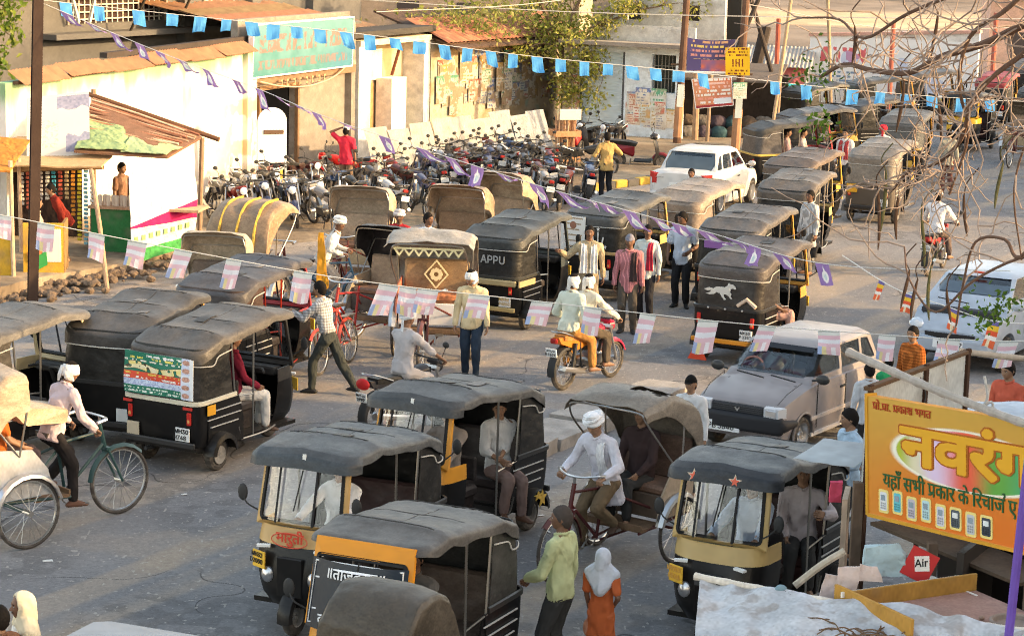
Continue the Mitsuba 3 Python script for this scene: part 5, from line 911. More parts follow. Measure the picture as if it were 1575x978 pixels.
for i in range(3): m_, uv_ = poster_quad(350 + i, .3, .5); sh.part('bill', m_, 'poster', uv=uv_, M=pose(.0, .9 + i * .55, .006))
sh.part('upper_wall', MB().poly(rect(.8, L + 1, 3.25, 6).difference(rect(1.4, 1.9, 3.75, 4.2)).difference(rect(3.3, 3.9, 3.8, 4.3)), .2, pose(0, 0, -1.2)), 'plaster', (.56, .54, .50), smooth=False)
sh.part('slab', boxM(-.2, L + .6, 3.0, 3.12, -1.4, .75), 'plaster', (.30, .26, .22)); sh.part('balcony', boxM(.6, L + .3, 3.12, 3.62, -.4, -.3), 'plaster', (.58, .56, .52), smooth=False); sh.part('recess', boxM(.8, L + 1, 3.2, 6, -2.6, -2.5), 'plain', (.03, .03, .03))
# --- side of that shop down to the poster wall
single('side_wall', MB().box((1.6, 74.2, 1.5), (.3, 3.2, 3.0)), 'mud_wall', (.5, .4, .3), 'bare ochre end wall between the posters and the shutter', 'wall', smooth=False)

# --- market stall under the banners right of the shutter
ks = Thing('market_stall', 'dark shaded market stall of rough posts under hanging banners', 'stall')
ks.part('back_panel', MB().box((6.7, 75, 1.0), (4.6, .1, 2.0), rz=-.2), 'wood', (.05, .04, .035)); ks.part('roof', MB().box((6.5, 73.2, 2.15), (4.2, 3.4, .06), rx=.1, rz=-.2), 'wood', (.12, .10, .085))
for x, y in ((4.9, 72), (6.0, 70.6), (8.2, 70.9)): ks.part('post', MB().bar((x, y, 0), (x + .05, y, 2.2), .06), 'wood', (.30, .22, .15))
for i in range(14): ks.part('sack', jig((_ICO[2].vertices * [.34, .28, .24], _ICO[2].faces), .05, 6, i), 'cloth', [(.16, .12, .09), (.22, .20, .18), (.10, .08, .10), (.06, .12, .14)][i % 4], M=pose(5.0 + (i % 7) * .5, 72.2 + (i // 7) * .5, .24 + .3 * (i // 7), i * 40))
aw = Thing('teal_awning', 'teal cloth awning over a roadside table', 'awning')
aw.part('cloth', jig(subdiv(MB().quad((7.5, 77.5, .95), (10.2, 77.5, .85), (10.4, 79.5, 1.3), (7.6, 79.5, 1.4), .02).get(), 4), .07, 1.4, 3), 'cloth', (.05, .36, .38))
for x, y in ((7.5, 77.6), (10.2, 77.6), (7.6, 79.4), (10.3, 79.4)): aw.part('leg', MB().bar((x, y, 0), (x, y, 1.0), .03, 6), 'plain', (.05, .2, .2))

# --- far side: white painted wall, low sheds, bank, fence
fw = Thing('painted_wall', 'long white wall with faded painted advertisement behind the far taxis', 'wall', None, wframe((11.4, 88.5), (17.5, 86))[0])
def t_ad(p, n, uv):
    u, v = uv.x, uv.y; c = mix((.70, .70, .68), (.62, .64, .66), fbm(p.x * 2, p.y * 2, p.z * 2))
    r1 = (v > .62) & (v < .84) & (u > .04) & (u < .34) & (noise(u * 52, v * 7) > .46); r2 = (v > .2) & (v < .5) & (u > .04) & (u < .3) & (dr.abs(v * 16 - dr.floor(v * 16) - .5) < .25) & (noise(u * 120, dr.floor(v * 16)) > .4)
    c = dr.select(r1, mi.Color3f(.55, .13, .14), dr.select(r2, mi.Color3f(.16, .24, .36), c)); c = dr.select(noise(u * 9, v * 3, 4) > .78, mix(c, (.25, .35, .6), .5), c)
    return mi.Color3f(dr.select((v < .16) & (u > .38) & (u < .85), mi.Color3f(.42, .36, .10), c))
mat('painted_ad', t_ad, .9, .1)
v = np.array([[0, 0, .002], [6.6, 0, .002], [6.6, 2.6, .002], [0, 2.6, .002]]); fw.part('painting', (v, np.array([[0, 1, 2], [0, 2, 3]])), 'painted_ad', uv=np.array([[0, 0], [1, 0], [1, 1], [0, 1.]]))
fw.part('wall', MB().poly(sg.Polygon([(0, 0), (6.6, 0), (6.6, 3.0), (3.4, 2.9), (0, 2.6)]), .25, pose(0, 0, -.25)), 'plaster', (.6, .6, .58), smooth=False); fw.part('coping', MB().box((3.3, 2.82, -.1), (6.7, .12, .4), rz=.06), 'plaster', (.5, .3, .24))
for i, (x, y, c) in enumerate([(9.9, 86.5, (.40, .10, .07)), (14.1, 85.3, (.38, .12, .09)), (17.8, 84.6, (.40, .12, .09))]): single('post', MB().bar((x, y, 0), (x, y, 3.3 + .5 * (i == 2)), .09), 'rusty', c, ['rust red post at the left end of the painted wall', 'rust red post in front of the painted wall', 'tall rust red post at the right end of the painted wall'][i], 'post')
sd = Thing('tin_shed', 'low grey sheet roofed shed left of the painted wall', 'shed', None, pose(9.2, 88, 0, -10))
sd.part('wall', MB().box((0, 0, .7), (4.2, 2, 1.4)), 'plaster', (.5, .5, .48)); sd.part('opening', MB().box((.3, -1.01, .6), (1.1, .03, .9)), 'plain', (.02, .02, .02))
for i in range(4): sd.part('roof_sheet', corr(3.0, 1.2, .15, .03, 4, .12, i), 'rusty', (.34, .33, .32), M=pose(-2.3 + i * 1.15, -1.5, 1.45, 0, rx=.22))
sd.part('hanging_cloth', jig(subdiv(MB().box((1.5, -1.1, .85), (1.1, .02, 1.2)).get(), 3), .05, 2, 1), 'cloth', (.55, .18, .18))
bx, by = np.meshgrid(np.linspace(8, 60, 40), np.linspace(98, 150, 16), indexing='ij')
bz = 1.6 * np.clip((by - 98) / 8, 0, 1) + .5 * np.clip((by - 120) / 20, 0, 1) + .25 * meshkit.fbm(np.stack([bx * .2, by * .2, 0 * bx], -1), 3) - .15
def t_bank(p, n, uv):
    a = fbm(p.x * .8, p.y * .8, p.z * 2, 4); return mix((.19, .155, .125), (.42, .31, .20), smoothstep(118, 121, p.y + 2 * a) * smoothstep(133, 128, p.y)) * (.65 + .7 * a)
mat('bank_earth', t_bank, .95, .1)
single('bank', (MB().grid(np.stack([bx, by, bz], -1)).get()), 'bank_earth', kind='structure', smooth=True)
fn = Thing('railing', 'pale railing on top of the far earth bank', 'fence')
for i in range(40): fn.part('bar', MB().box((20 + i * .34, 141 + i * .03, 3.3), (.06, .06, 1.9)), 'plain', (.6, .57, .52))
fn.part('rail', MB().box((26.6, 141.6, 4.1), (13.4, .07, .08), rz=.09).box((26.6, 141.6, 2.5), (13.4, .09, .12), rz=.09), 'plain', (.5, .42, .36))
for i, (x, y, w, h, c, lab) in enumerate([(28, 152, 14, 9, (.30, .17, .12), 'brick red building beyond the far railing'), (10, 150, 20, 8, (.36, .27, .19), 'tan building across the far bank'), (-8, 112, 22, 8, (.34, .26, .19), 'ochre house row behind the tree'), (46, 150, 16, 10, (.40, .26, .2), 'pinkish house at the end of the road'), (-34, 95, 22, 9, (.3, .26, .22), 'grey brown house row behind the grey house'), (22.5, 96, 5, 4.4, (.55, .36, .28), 'small salmon house right of the painted wall')]):
    t = Thing('house', lab, 'building', None, pose(x, y, 0, -8)); t.part('wall', MB().box((0, 3, h / 2), (w, 6, h)), 'plaster', c, smooth=False); t.part('roof', MB().box((0, 2.6, h + .15), (w + .8, 7.4, .3)), 'plaster', tuple(q * .7 for q in c))
    for j in range(int(w / 3)):
        for z in np.arange(1.2, h - 1.2, 2.9): t.part('window', MB().box((-w / 2 + 1.5 + j * 3, -.02, z + .7), (1.1, .06, 1.3)), 'plain', (.05, .04, .04))
# --- houses along the near side of the street, beyond the frame: they stand between the low sun and the near road
for pts, h, lab in (([(11, 4), (11, 28.7), (13, 28.9), (40, 22), (40, 4)], 5.9, 'two storey house on the near side of the street'), ([(12.6, 33.6), (13.6, 39.4), (22, 39), (22, 32)], 3.0, 'single storey shop row opposite the white shop'), ([(19.6, 53.5), (23, 77), (34, 77), (32, 52)], 3.0, 'low shop row where the road bends')):
    single('house', MB().poly(sg.Polygon(pts), h), 'plaster', (.55, .50, .44), lab, 'building', smooth=False)
# ================================================================== vehicles and people where they stand
AUTO = [auto_proto(k) for k in (1, 2, 3, 4)] + [auto_proto(6, True)]
BASE = dict(body=(.006, .006, .0065), front=(.50, .27, .06), hood=(0.063, 0.063, 0.062), visor=(.03, .035, .04), curtain=(.014, .014, .0135), belt=(.03, .03, .03), piping=(.42, .41, .38), rib=(.42, .42, .4), rim=(.26, .25, .23), bumper=(.03, .03, .03), post=(.32, .31, .29), seat=(.05, .02, .02), plate=(.70, .70, .68))
def auto(label, x, y, deg, k=0, skip=(), **c):
    t = Thing('auto_rickshaw', label, 'auto rickshaw', 'black auto rickshaws crowding the street', pose(x, y, 0, deg)); cc = {**BASE, **c}; cc['seam'] = tuple(q * .5 for q in cc['hood']); t.proto(AUTO[k], cc, skip); return t
def on(t, x, y, z=0): return tuple((t.M @ [x, y, z, 1])[:3])
def deg(t): return math.degrees(math.atan2(t.M[1, 0], t.M[0, 0]))
def plate_text(t, rows, o, dirx, diry, h, col=(.02, .02, .02), bold=True, name='lettering'):
    m = MB()
    for i, r in enumerate(rows):
        tm = meshkit.text_mesh(r, h, .004, bold); v = np.array(tm.vertices); v[:, 0] -= v[:, 0].mean(); F_ = frame(np.array(o) - np.array(nrm(diry)) * i * h * 1.5, dirx, diry); m.add(v, tm.faces, F_)
    t.part(name, m, 'plain', col, smooth=False)
def script(t, key, h, M, col, name='lettering', depth=.004, mt='plain', buf=0, cw=1.0, post=None):
    g = lettering(key, h); g = g.buffer(buf) if buf else g; b = g.bounds; g = affinity.translate(g, -(b[0] + b[2]) / 2, 0); g = affinity.scale(g, cw, 1, origin=(0, 0)); me = MB().poly(g, depth, M).get(); t.part(name, post(me) if post else me, mt, col, smooth=False)
def star(r): return sg.Polygon([((r if i % 2 == 0 else r * .42) * math.sin(i * PI / 5), (r if i % 2 == 0 else r * .42) * math.cos(i * PI / 5)) for i in range(10)])
NV = ('visor', 'visor_strap')
R1 = auto('black and tan auto rickshaw with grey hood and red script on its front band', -1.66, 22.52, 247.4, 0, ('lamp',), front=(.46, .29, .11), hood=(0.071, 0.076, 0.080), visor=(.045, .055, .065))
script(R1, 'RED', .09, frame((1.185, -.03, .965), (0, 1, 0), (-.06, 0, 1)), (.55, .06, .03)); R1.part('emblem_ring', MB().tube([(1.195, -.03 + .2 * math.cos(a), .99 + .075 * math.sin(a)) for a in np.linspace(0, 2 * PI, 25)[:-1]], .006, 4, closed=True), 'plain', (.6, .1, .05)); plate_text(R1, ['MH32', 'D2000'], (1.232, -.37, .795), (.41, .91, 0), (0, 0, 1), .045)
R2 = auto('auto rickshaw with bright orange front, brown hood and white script on its windscreen', -.86, 19.34, 246.2, 4, NV + ('windscreen_strap', 'windscreen', 'header'), front=(.62, .24, .012), hood=(0.078, 0.073, 0.069), curtain=(.05, .048, .045), seat=(.09, .06, .045))
W2 = frame((1.18, 0, 1.08), (0, 1, 0), (-.155, 0, .66)); tr = MB()
for y0 in (.16, .43): tr.quad(*[W2[:3, :3] @ np.array((a, y0 + b, .006)) + W2[:3, 3] for a, b in ((-.40, 0), (.40, 0), (.40, .014), (-.40, .014))], .004)
R2.part('trim_line', bend(tr.get()), 'plain', (.7, .7, .7)); R2.part('trim', bend(MB().tube([W2[:3, :3] @ np.array((a, b, .0)) + W2[:3, 3] for a, b in ((-.435, .04), (.435, .04), (.42, .575), (-.42, .575))], .009, 5, closed=True).get()), 'plain', (.7, .7, .68))
script(R2, 'TOP', .082, W2 @ pose(.02, .462, .028, 0), (.75, .75, .75), post=bend); script(R2, 'LOW', .08, W2 @ pose(-.05, .055, .028, 0), (.75, .75, .75), post=bend); gu, gv = np.meshgrid(np.linspace(-.46, .46, 9), np.linspace(.0, .60, 4)); R2.part('windscreen', bend(MB().grid(np.stack([gu, gv, 0 * gu - .004], -1) @ W2[:3, :3].T + W2[:3, 3]).get()), 'paint', (.016, .024, .036))
R3 = auto('auto rickshaw with orange windscreen posts carrying a man in a white shirt', -.62, 25.15, 241.4, 2, front=(.55, .25, .03), hood=(0.067, 0.069, 0.071), visor=(.04, .045, .05), seat=(.04, .03, .03)); R3.part('mudguard_paint', MB().poly(star(.11), .01, frame((-.82, .722, .40), (-1, 0, 0), (0, 0, 1))).poly(affinity.scale(star(.07), 1.6, .8), .012, frame((-.72, .722, .45), (-1, 0, 0), (0, 0, 1))), 'plain', (.55, .35, .06))
R4 = auto('auto rickshaw with two red stars on its dark visor and a tan front band', 2.57, 22.31, 242.2, 3, ('visor_strap',), front=(.48, .33, .13), hood=(0.080, 0.084, 0.088), visor=(.028, .032, .04))
for y in (-.27, .17):
    F_ = frame((1.078 - .05 * (y / .5) ** 2, y, 1.745), (-.05, 1, 0), (-.2, 0, 1)); R4.part('star', MB().poly(star(.075), .006, F_), 'plain', (.55, .45, .36)); R4.part('star', MB().poly(star(.052), .009, F_), 'plain', (.6, .12, .07))
plate_text(R4, ['MH33', '8526'], (1.236, -.37, .795), (.41, .91, 0), (0, 0, 1), .05, (.6, .33, .08)); R4.part('grille', MB().box((1.27, -.02, .73), (.02, .22, .05)), 'plain', (.05, .05, .05))
R5 = auto('auto rickshaw seen from behind with a green and red printed banner over its back', -3.85, 28.96, 60.7, 1, NV, belt=(.58, .54, .42), hood=(0.076, 0.069, 0.063), front=(.03, .03, .03), plate=(.72, .72, .7))
def t_ban(p, n, uv):
    u, v = uv.x, uv.y; g = mi.Color3f(.015, .16, .10); c = g
    tx = lambda a, b, f, k: (v > a) & (v < b) & (noise(u * f, v * 9, k) > .45) & (noise(u * f * 2.3, v * 40, k + 3) > .25)
    c = dr.select(tx(.90, .95, 34, 1) & (u > .3), mi.Color3f(.75, .75, .7), c); c = dr.select(tx(.83, .88, 40, 2), mi.Color3f(.70, .60, .12), c); c = dr.select(tx(.77, .81, 40, 3), mi.Color3f(.72, .70, .6), c)
    d = v - (.64 + .05 * dr.sin(u * 9) - .06 * u); ti = (dr.abs(d) < .085) & (noise(u * 22, v * 11, 6) > .36); c = dr.select((dr.abs(d) < .10) & (noise(u * 22, v * 11, 6) > .26), mi.Color3f(.06, .05, .03), c); c = dr.select(ti, mix((.72, .60, .14), (.75, .70, .55), noise(u * 9, v * 14)), c)
    red = (v < .52) & (v > .34); c = dr.select(red, mi.Color3f(.62, .07, .03), c); c = dr.select(red & (tx(.36, .41, 30, 7) | tx(.45, .50, 30, 9)), mix((.75, .72, .65), (.72, .45, .08), smoothstep(.43, .44, v)), c)
    pl = (v <= .34) & (v > .19); c = dr.select(pl, mix((.55, .62, .74), (.20, .26, .5), smoothstep(.45, .6, noise(u * 60, v * 40)) * .6), c)
    c = dr.select((v < .17) & (tx(.11, .15, 45, 11) | tx(.03, .08, 45, 12)), mi.Color3f(.6, .68, .6), c)
    c = dr.select((v > .86) & ((u - .62) ** 2 * 2.2 + (v - .92) ** 2 * .9 < .0016), mi.Color3f(.75, .75, .72), c)
    col = u > .86; row = v * 5 - dr.floor(v * 5); face = ((u - .93) ** 2 * 90 + (row - .5) ** 2 * 3 < .3); c = dr.select(col, dr.select(face, mix((.30, .15, .10), (.62, .35, .28), noise(u * 70, v * 30)), mix((.72, .74, .76), (.5, .55, .7), cell_rand(dr.floor(v * 5)))), c)
    return mi.Color3f(c)
mat('banner_print', t_ban, .5, .4)
bm = np.array([[-1.245, .56, .985], [-1.245, -.50, .985], [-1.225, -.49, 1.505], [-1.225, .57, 1.52]]); bs = np.linspace(0, 1, 7); BG = np.array([[(1 - b) * ((1 - a) * bm[0] + a * bm[1]) + b * ((1 - a) * bm[3] + a * bm[2]) - [.012 * math.sin(a * 7 + b * 5) + .012, 0, 0] for b in bs] for a in bs]); v, f = MB().grid(BG).get()
R5.part('banner', (v, f), 'banner_print', uv=np.array([[a, b] for a in bs for b in bs]), label='green white and red printed banner'); R5.part('banner_back', (v + [.008, 0, 0], f), 'plain', (.6, .6, .6)); R5.part('banner_edge', MB().quad((-1.257, -.49, .985), (-1.257, -.545, .985), (-1.24, -.535, 1.50), (-1.24, -.48, 1.505), .006), 'plain', (.75, .76, .76))
plate_text(R5, ['MH30', 'H748'], (-1.262, -.37, .545), (0, -1, 0), (0, 0, 1), .055); R5.part('number_plate', MB().box((-.98, -.625, .83), (.17, .012, .13)), 'plain', (.62, .30, .02)); R5.part('reflector', MB().box((-1.255, .42, .52), (.012, .19, .17)), 'plain', (.50, .42, .3))
for s in (.5, -.46): R5.part('reflector', MB().box((-1.262, s, .875), (.014, .14, .035)), 'plain', (.5, .04, .03))
R6 = auto('black auto rickshaw with white piping round its rear curtain, left of the bannered one', -5.01, 29.98, 71.5, 3, NV, hood=(0.055, 0.052, 0.050), piping=(.6, .58, .52))
R7 = auto('pale grey hooded auto rickshaw at the left edge, half hidden by the cycle rickshaw', -6.55, 28.7, 57, 2, NV, hood=(0.101, 0.095, 0.088), front=(.60, .50, .30), curtain=(.05, .045, .04))
R8 = auto('dark purplish auto rickshaw with bright red posts that a man in a striped shirt pushes', -3.97, 33.32, 64.4, 0, NV, hood=(0.065, 0.061, 0.065), post=(.55, .05, .03), curtain=(.05, .03, .025), front=(.35, .04, .05), seat=(.3, .05, .08))
R9 = auto('black auto rickshaw with a tan bumper and faded white writing across its rear hood', .11, 39.3, 62.7, 1, NV, hood=(0.042, 0.046, 0.046), belt=(.04, .04, .035), bumper=(.45, .33, .14), rim=(.06, .06, .06), front=(.05, .06, .06)); R9.part('rear_trim', MB().box((-1.29, 0, .86), (.06, 1.2, .10), ch=.015).box((-1.0, -.66, .86), (.6, .03, .10)), 'paint', (.42, .33, .17)); plate_text(R9, ['APPU'], (-1.235, -.1, 1.18), (0, -1, 0), (0, 0, 1), .13, (.33, .34, .34)); plate_text(R9, ['MH30', 'P4551'], (-1.262, -.37, .55), (0, -1, 0), (0, 0, 1), .05, (.5, .33, .1))
R10 = auto('auto rickshaw with a white poster and a white trident painted on its black back', 2.04, 42.48, 57.6, 0, NV, hood=(0.067, 0.069, 0.069), belt=(.40, .27, .12), front=(.45, .3, .1)); FB = frame((-1.262, .58, .80), (0, -1, 0), (.02, 0, 1)); k = R10.part('poster', MB().box((.26, .41, -.004), (.52, .72, .006)), 'plain', (.62, .62, .60), M=FB, label='white poster with rows of brown printing'); R10.part('portrait', MB().poly(sg.Point(.26, .60).buffer(.07), .004, FB), 'plain', (.25, .12, .08), under=k)
for i in range(6): R10.part('print_row', MB().box((.26, .68 - i * .105 + .05, .001), (.40 - .06 * (i % 3), .026, .003)), 'plain', (.32, .24, .16), M=FB, under=k)
tri = MB()
for pgn in (sg.box(-.012, -.12, .012, .22), sg.box(-.06, -.1, .06, -.08), sg.LineString([(-.11, .12), (-.09, .0), (0, -.03), (.09, .0), (.11, .12)]).buffer(.014), affinity.translate(star(.04), 0, .27), affinity.translate(star(.04), -.16, -.05), affinity.translate(star(.04), .16, -.05)): tri.poly(pgn, .006, frame((-1.245, -.22, 1.10), (0, -1, 0), (0, 0, 1)))
R10.part('emblem', tri, 'plain', (.62, .62, .6))
R11 = auto('brown canvas hooded auto rickshaw in front of the white saloon car', 3.71, 44.87, 57.9, 2, NV, hood=(.30, .235, .18), curtain=(.20, .16, .13), front=(.4, .3, .15))
R12 = auto('auto rickshaw with a silver running horse on its black back and an orange bumper', 4.06, 36.72, 60.3, 3, NV, hood=(0.087, 0.073, 0.067), bumper=(.62, .24, .02), front=(.5, .25, .05), curtain=(.028, .024, .022), piping=(.5, .46, .4))
horse = sg.Polygon([(-.30, .02), (-.22, .05), (-.14, .04), (-.08, .07), (.0, .075), (.06, .07), (.11, .10), (.13, .14), (.16, .12), (.20, .125), (.25, .09), (.265, .06), (.24, .055), (.20, .065), (.17, .05), (.16, .01), (.19, -.02), (.17, -.05), (.20, -.08), (.17, -.085), (.14, -.05), (.10, -.03), (.05, -.03), (.06, -.07), (.10, -.10), (.06, -.11), (.02, -.07), (-.02, -.02), (-.08, -.01), (-.12, -.04), (-.20, -.05), (-.27, -.04), (-.20, -.02), (-.17, .01), (-.24, .0)])
R12.part('emblem', MB().poly(affinity.scale(horse, 1.0, 1.15), .008, frame((-1.232, .10, 1.20), (0, -1, 0), (0, 0, 1))), 'plain', (.52, .50, .46), label='silver running horse emblem'); plate_text(R12, ['MH30', 'P 1357'], (-1.262, -.37, .55), (0, -1, 0), (0, 0, 1), .045)
tg = sg.Polygon([(-.17, 0), (.17, 0), (0, .32)]); R12.part('warning_triangle', MB().poly(tg.difference(tg.buffer(-.075)), .012, frame((-1.31, .44, .06), (0, -1, 0), (0, 0, 1))), 'plain', (.6, .07, .03)); R12.part('mirror_stud', MB().ell((-1.27, .0, .93), .02, 1).ell((-1.27, .3, .93), .02, 1).ell((-1.27, -.3, .93), .02, 1), 'metal', (.6, .6, .6))
hl = MB(); hl.tube([(-1.235, -.52, 1.0), (-1.24, -.36, 1.12), (-1.235, -.2, 1.0)], .035, 5); R12.part('chevron', hl, 'plain', (.55, .42, .32))
R13 = auto('grey hooded auto rickshaw with a purple sticker strip on its back, behind the horse one', 4.36, 40.94, 62.2, 1, NV, hood=(0.100, 0.087, 0.078)); R13.part('sticker', MB().box((-1.235, -.05, 1.34), (.012, .9, .13)), 'plain', (.22, .10, .30)); R13.part('sticker_writing', MB().box((-1.243, -.2, 1.365), (.008, .5, .025)).box((-1.243, -.28, 1.32), (.008, .3, .02)), 'plain', (.65, .62, .66))
R14 = auto('black backed auto rickshaw with a pale dusty hood beside the man in striped white', 5.99, 47.15, 66.9, 2, NV, hood=(0.117, 0.098, 0.081), curtain=(.02, .02, .02), post=(.55, .5, .45), front=(.5, .35, .15))
R15 = auto('brown hooded auto rickshaw directly behind the pale dusty hooded one', 6.69, 51.55, 59, 0, NV, hood=(0.122, 0.091, 0.071), front=(.55, .33, .06), post=(.5, .45, .4))
R16 = auto('tall brown canvas backed auto rickshaw at the far right of the queue', 8.94, 54.28, 64.8, 1, NV, hood=(0.210, 0.178, 0.147), curtain=(.22, .195, .165), body=(.10, .085, .07), belt=(.13, .11, .09), bumper=(.03, .03, .03)); R16.part('number_plate', MB().box((-1.27, .40, .84), (.014, .26, .2)), 'plain', (.6, .33, .03)); plate_text(R16, ['36', '353'], (-1.262, -.37, .555), (0, -1, 0), (0, 0, 1), .055)
R17 = auto('auto rickshaw seen from the side with a tan stripe, passengers and a clear windscreen', 7.35, 60.0, 16, 3, NV, hood=(0.056, 0.053, 0.048), belt=(.50, .33, .08), front=(.35, .05, .05), curtain=(.10, .09, .085))
R18 = auto('low grey hooded auto rickshaw behind the one with the tan stripe', 8.6, 64.0, 20, 0, NV, hood=(0.092, 0.092, 0.097), body=(.02, .02, .02))
R19 = auto('dark grey hooded auto rickshaw partly behind bare twigs', 11.0, 68.2, 25, 1, NV, hood=(0.063, 0.063, 0.065))
R20 = auto('auto rickshaw with a tan rear bumper beyond the tall brown one', 11.0, 63.1, 68, 2, NV, hood=(0.101, 0.097, 0.092), bumper=(.42, .27, .10), belt=(.42, .27, .1), curtain=(.10, .10, .095), plate=(.6, .36, .05))
R21 = auto('dark auto rickshaw in front of the tin shed', 9.75, 73.2, 40, 3, NV, hood=(0.055, 0.055, 0.052))
R22 = auto('long dark hooded auto rickshaw below the painted wall', 12.5, 77.2, 15, 0, NV, hood=(0.067, 0.065, 0.063)); R23 = auto('auto rickshaw with a yellow front band behind the bare branches', 14.4, 71.4, 245, 1, front=(.6, .33, .02), hood=(0.084, 0.084, 0.080)); R24 = auto('auto rickshaw with a red cloth on its hood at the far end of the road', 17.1, 80.2, 66, 2, NV, hood=(.35, .05, .05)); R25 = auto('black auto rickshaw on the road at the right edge', 17.6, 75.6, 66, 3, NV, hood=(0.059, 0.059, 0.059)); R26 = auto('furthest grey auto rickshaw by the salmon house', 19.8, 88.2, 60, 0, NV, hood=(0.105, 0.105, 0.109)); R27 = auto('second dark auto rickshaw under the painted wall', 14.9, 81.0, 12, 2, NV, hood=(0.076, 0.071, 0.069))

# wear that differs from taxi to taxi: patches sewn on hoods, a rope over some, stickers on the backs
for i, V in enumerate((R1, R3, R4, R5, R6, R8, R9, R10, R12, R13, R14, R15)):
    rp = random.Random(40 + i); k = (AUTO[0], AUTO[2], AUTO[3], AUTO[1], AUTO[3], AUTO[0], AUTO[1], AUTO[0], AUTO[3], AUTO[1], AUTO[2], AUTO[0])[i]; hv = next(q[1] for q in k if q[0] == 'hood')[0]; sdd = (1, 3, 4, 2, 4, 1, 2, 1, 4, 2, 3, 1)[i]
    for j in range(rp.choice([1, 2, 2])):
        x0, y0, w, h = rp.uniform(-.6, .45), rp.uniform(-.4, .15), rp.uniform(.12, .3), rp.uniform(.1, .25); X_, Y_ = np.meshgrid(np.linspace(x0, x0 + w, 5), np.linspace(y0, y0 + h, 5), indexing='ij'); kx = np.clip((X_ + .75) / 1.55, 0, 1)
        Z_ = hood_z(X_.ravel(), Y_.ravel(), sdd, .035).reshape(5, 5) - .035 * np.clip(1 - (.615 - np.abs(Y_)) / .3, 0, 1); Z_ = Z_ + .13 * kx * 1.15 + .011; g_ = rp.choice([.02, .03, .13, .17]); V.part('patch', MB().grid(np.stack([X_, Y_ * (1 - .05 * kx), Z_], -1), .004), 'canvas', (g_ * 1.08, g_, g_ * .94))

# ------------------------------------------------------------------ cycle rickshaws
CR = {k: cycle_rickshaw_proto(*a) for k, a in dict(half=('half', 3), full=('full', 5), wide=('wide', 7), torn=('full', 9, True), full2=('full', 12), near=('dome', 15, False, .40)).items()}
CB = dict(frame=(.08, .02, .02), hood=(.36, .27, .19), seat=(.20, .10, .06), back=(.30, .20, .13), box=(.40, .30, .18), side=(.36, .28, .2), guard=(.5, .5, .5), rib=(.35, .33, .3))
def crick(label, x, y, d, k, s=1.12, **c):
    t = Thing('cycle_rickshaw', label, 'cycle rickshaw', 'cycle rickshaws among the taxis', pose(x, y, 0, d, s=s)); t.proto(CR[k], {**CB, **c}); return t
C1 = crick('cycle rickshaw with silver side panels ridden by a man in a pale pink shirt', -5.46, 24.95, 45, 'half', frame=(.03, .07, .07), hood=(.42, .32, .22), side=(.42, .42, .42), box=(.3, .45, .55), guard=(.62, .62, .64))
script(C1, 'YARI', .08, frame((-.50, -.485, .60), (1, 0, 0), (0, 0, 1)), (.75, .75, .72))
C1.part('folded_cover', jig(subdiv(MB().hull([(-.2, y, 1.2) for y in (-.3, .3)] + [(.32, y, 1.28) for y in (-.2, .2)] + [(.3, y, 1.16) for y in (-.2, .2)] + [(-.5, y, 1.45) for y in (-.3, .3)]).get(), 3), .04, 4, 2), 'canvas', (.50, .38, .25))
C2 = crick('cycle rickshaw with white box, flat grey canopy and diamond emblem on its seat back', -1.3, 35.2, 266, 'wide', 1.2, hood=(.30, .27, .23), seat=(.42, .2, .1), back=(.32, .20, .10), box=(.72, .70, .68), side=(.35, .12, .08))
F_ = frame((-.63, 0, 1.10), (0, 1, 0), (-.12, 0, 1)); dm = sg.Polygon([(-.17, 0), (0, -.2), (.17, 0), (0, .2)]); em = MB().poly(dm.difference(dm.buffer(-.02)), .02, F_)
for i in range(8): em.poly(affinity.rotate(affinity.translate(sg.Point(0, 0).buffer(.03), 0, .06), i * 45, origin=(0, 0)), .022, F_)
C2.part('emblem', em, 'plain', (.70, .62, .40), label='pale diamond and flower emblem'); fr = MB()
for i in range(7): fr.poly(sg.Polygon([(-.45 + i * .13, .0), (-.385 + i * .13, -.09), (-.32 + i * .13, 0)]).exterior.buffer(.012), .01, frame((.40, .0, 1.60), (0, 1, 0), (0, 0, 1)))
C2.part('fringe', fr, 'plain', (.66, .60, .35)); C2.part('front_panel', MB().box((-.13, 0, .64), (.03, .9, .30), ch=.01), 'paint', (.75, .74, .72)); C2.part('rug', jig(subdiv(MB().box((-.42, 0, .86), (.5, .9, .06)).get(), 3), .02, 6, 1), 'cloth', (.5, .2, .1))
C3 = crick('parked cycle rickshaw with an open tan hood facing the road, nearest the red motorcycle', -3.0, 41.3, 258, 'half', hood=(.42, .33, .24), back=(.36, .27, .19))
C4 = crick('parked cycle rickshaw with a brown hood behind the man in the pale blue shirt', -1.25, 41.9, 250, 'half', hood=(.36, .25, .16), back=(.22, .14, .08)); C5 = crick('parked cycle rickshaw with a tan hood behind the brown hooded one', -.55, 44.2, 235, 'half', hood=(.40, .29, .19), back=(.3, .2, .12))
C6 = crick('parked cycle rickshaw seen from behind with yellow straps down its brown cover', -4.45, 38.9, 70, 'full2', hood=(.30, .20, .12), seat=(.2, .12, .08))
for y in (-.3, 0, .3): C6.part('strap', MB().tube(smooth_path([(-.84, y, 1.15), (-.80, y, 1.5), (-.5, y, 1.83), (0, y, 1.88)], 4), .022, 5), 'cloth', (.6, .40, .08))
C7 = crick('low parked cycle rickshaw with a cream hood beside the green stall', -4.95, 35.8, 262, 'half', 1.05, hood=(.44, .36, .26), back=(.12, .09, .07)); C8 = crick('nearest cycle rickshaw, its brown hood at the bottom of the picture', -1.0, 16.85, 245, 'near', 1.04, hood=(.056, .046, .034), rib=(.3, .28, .25))
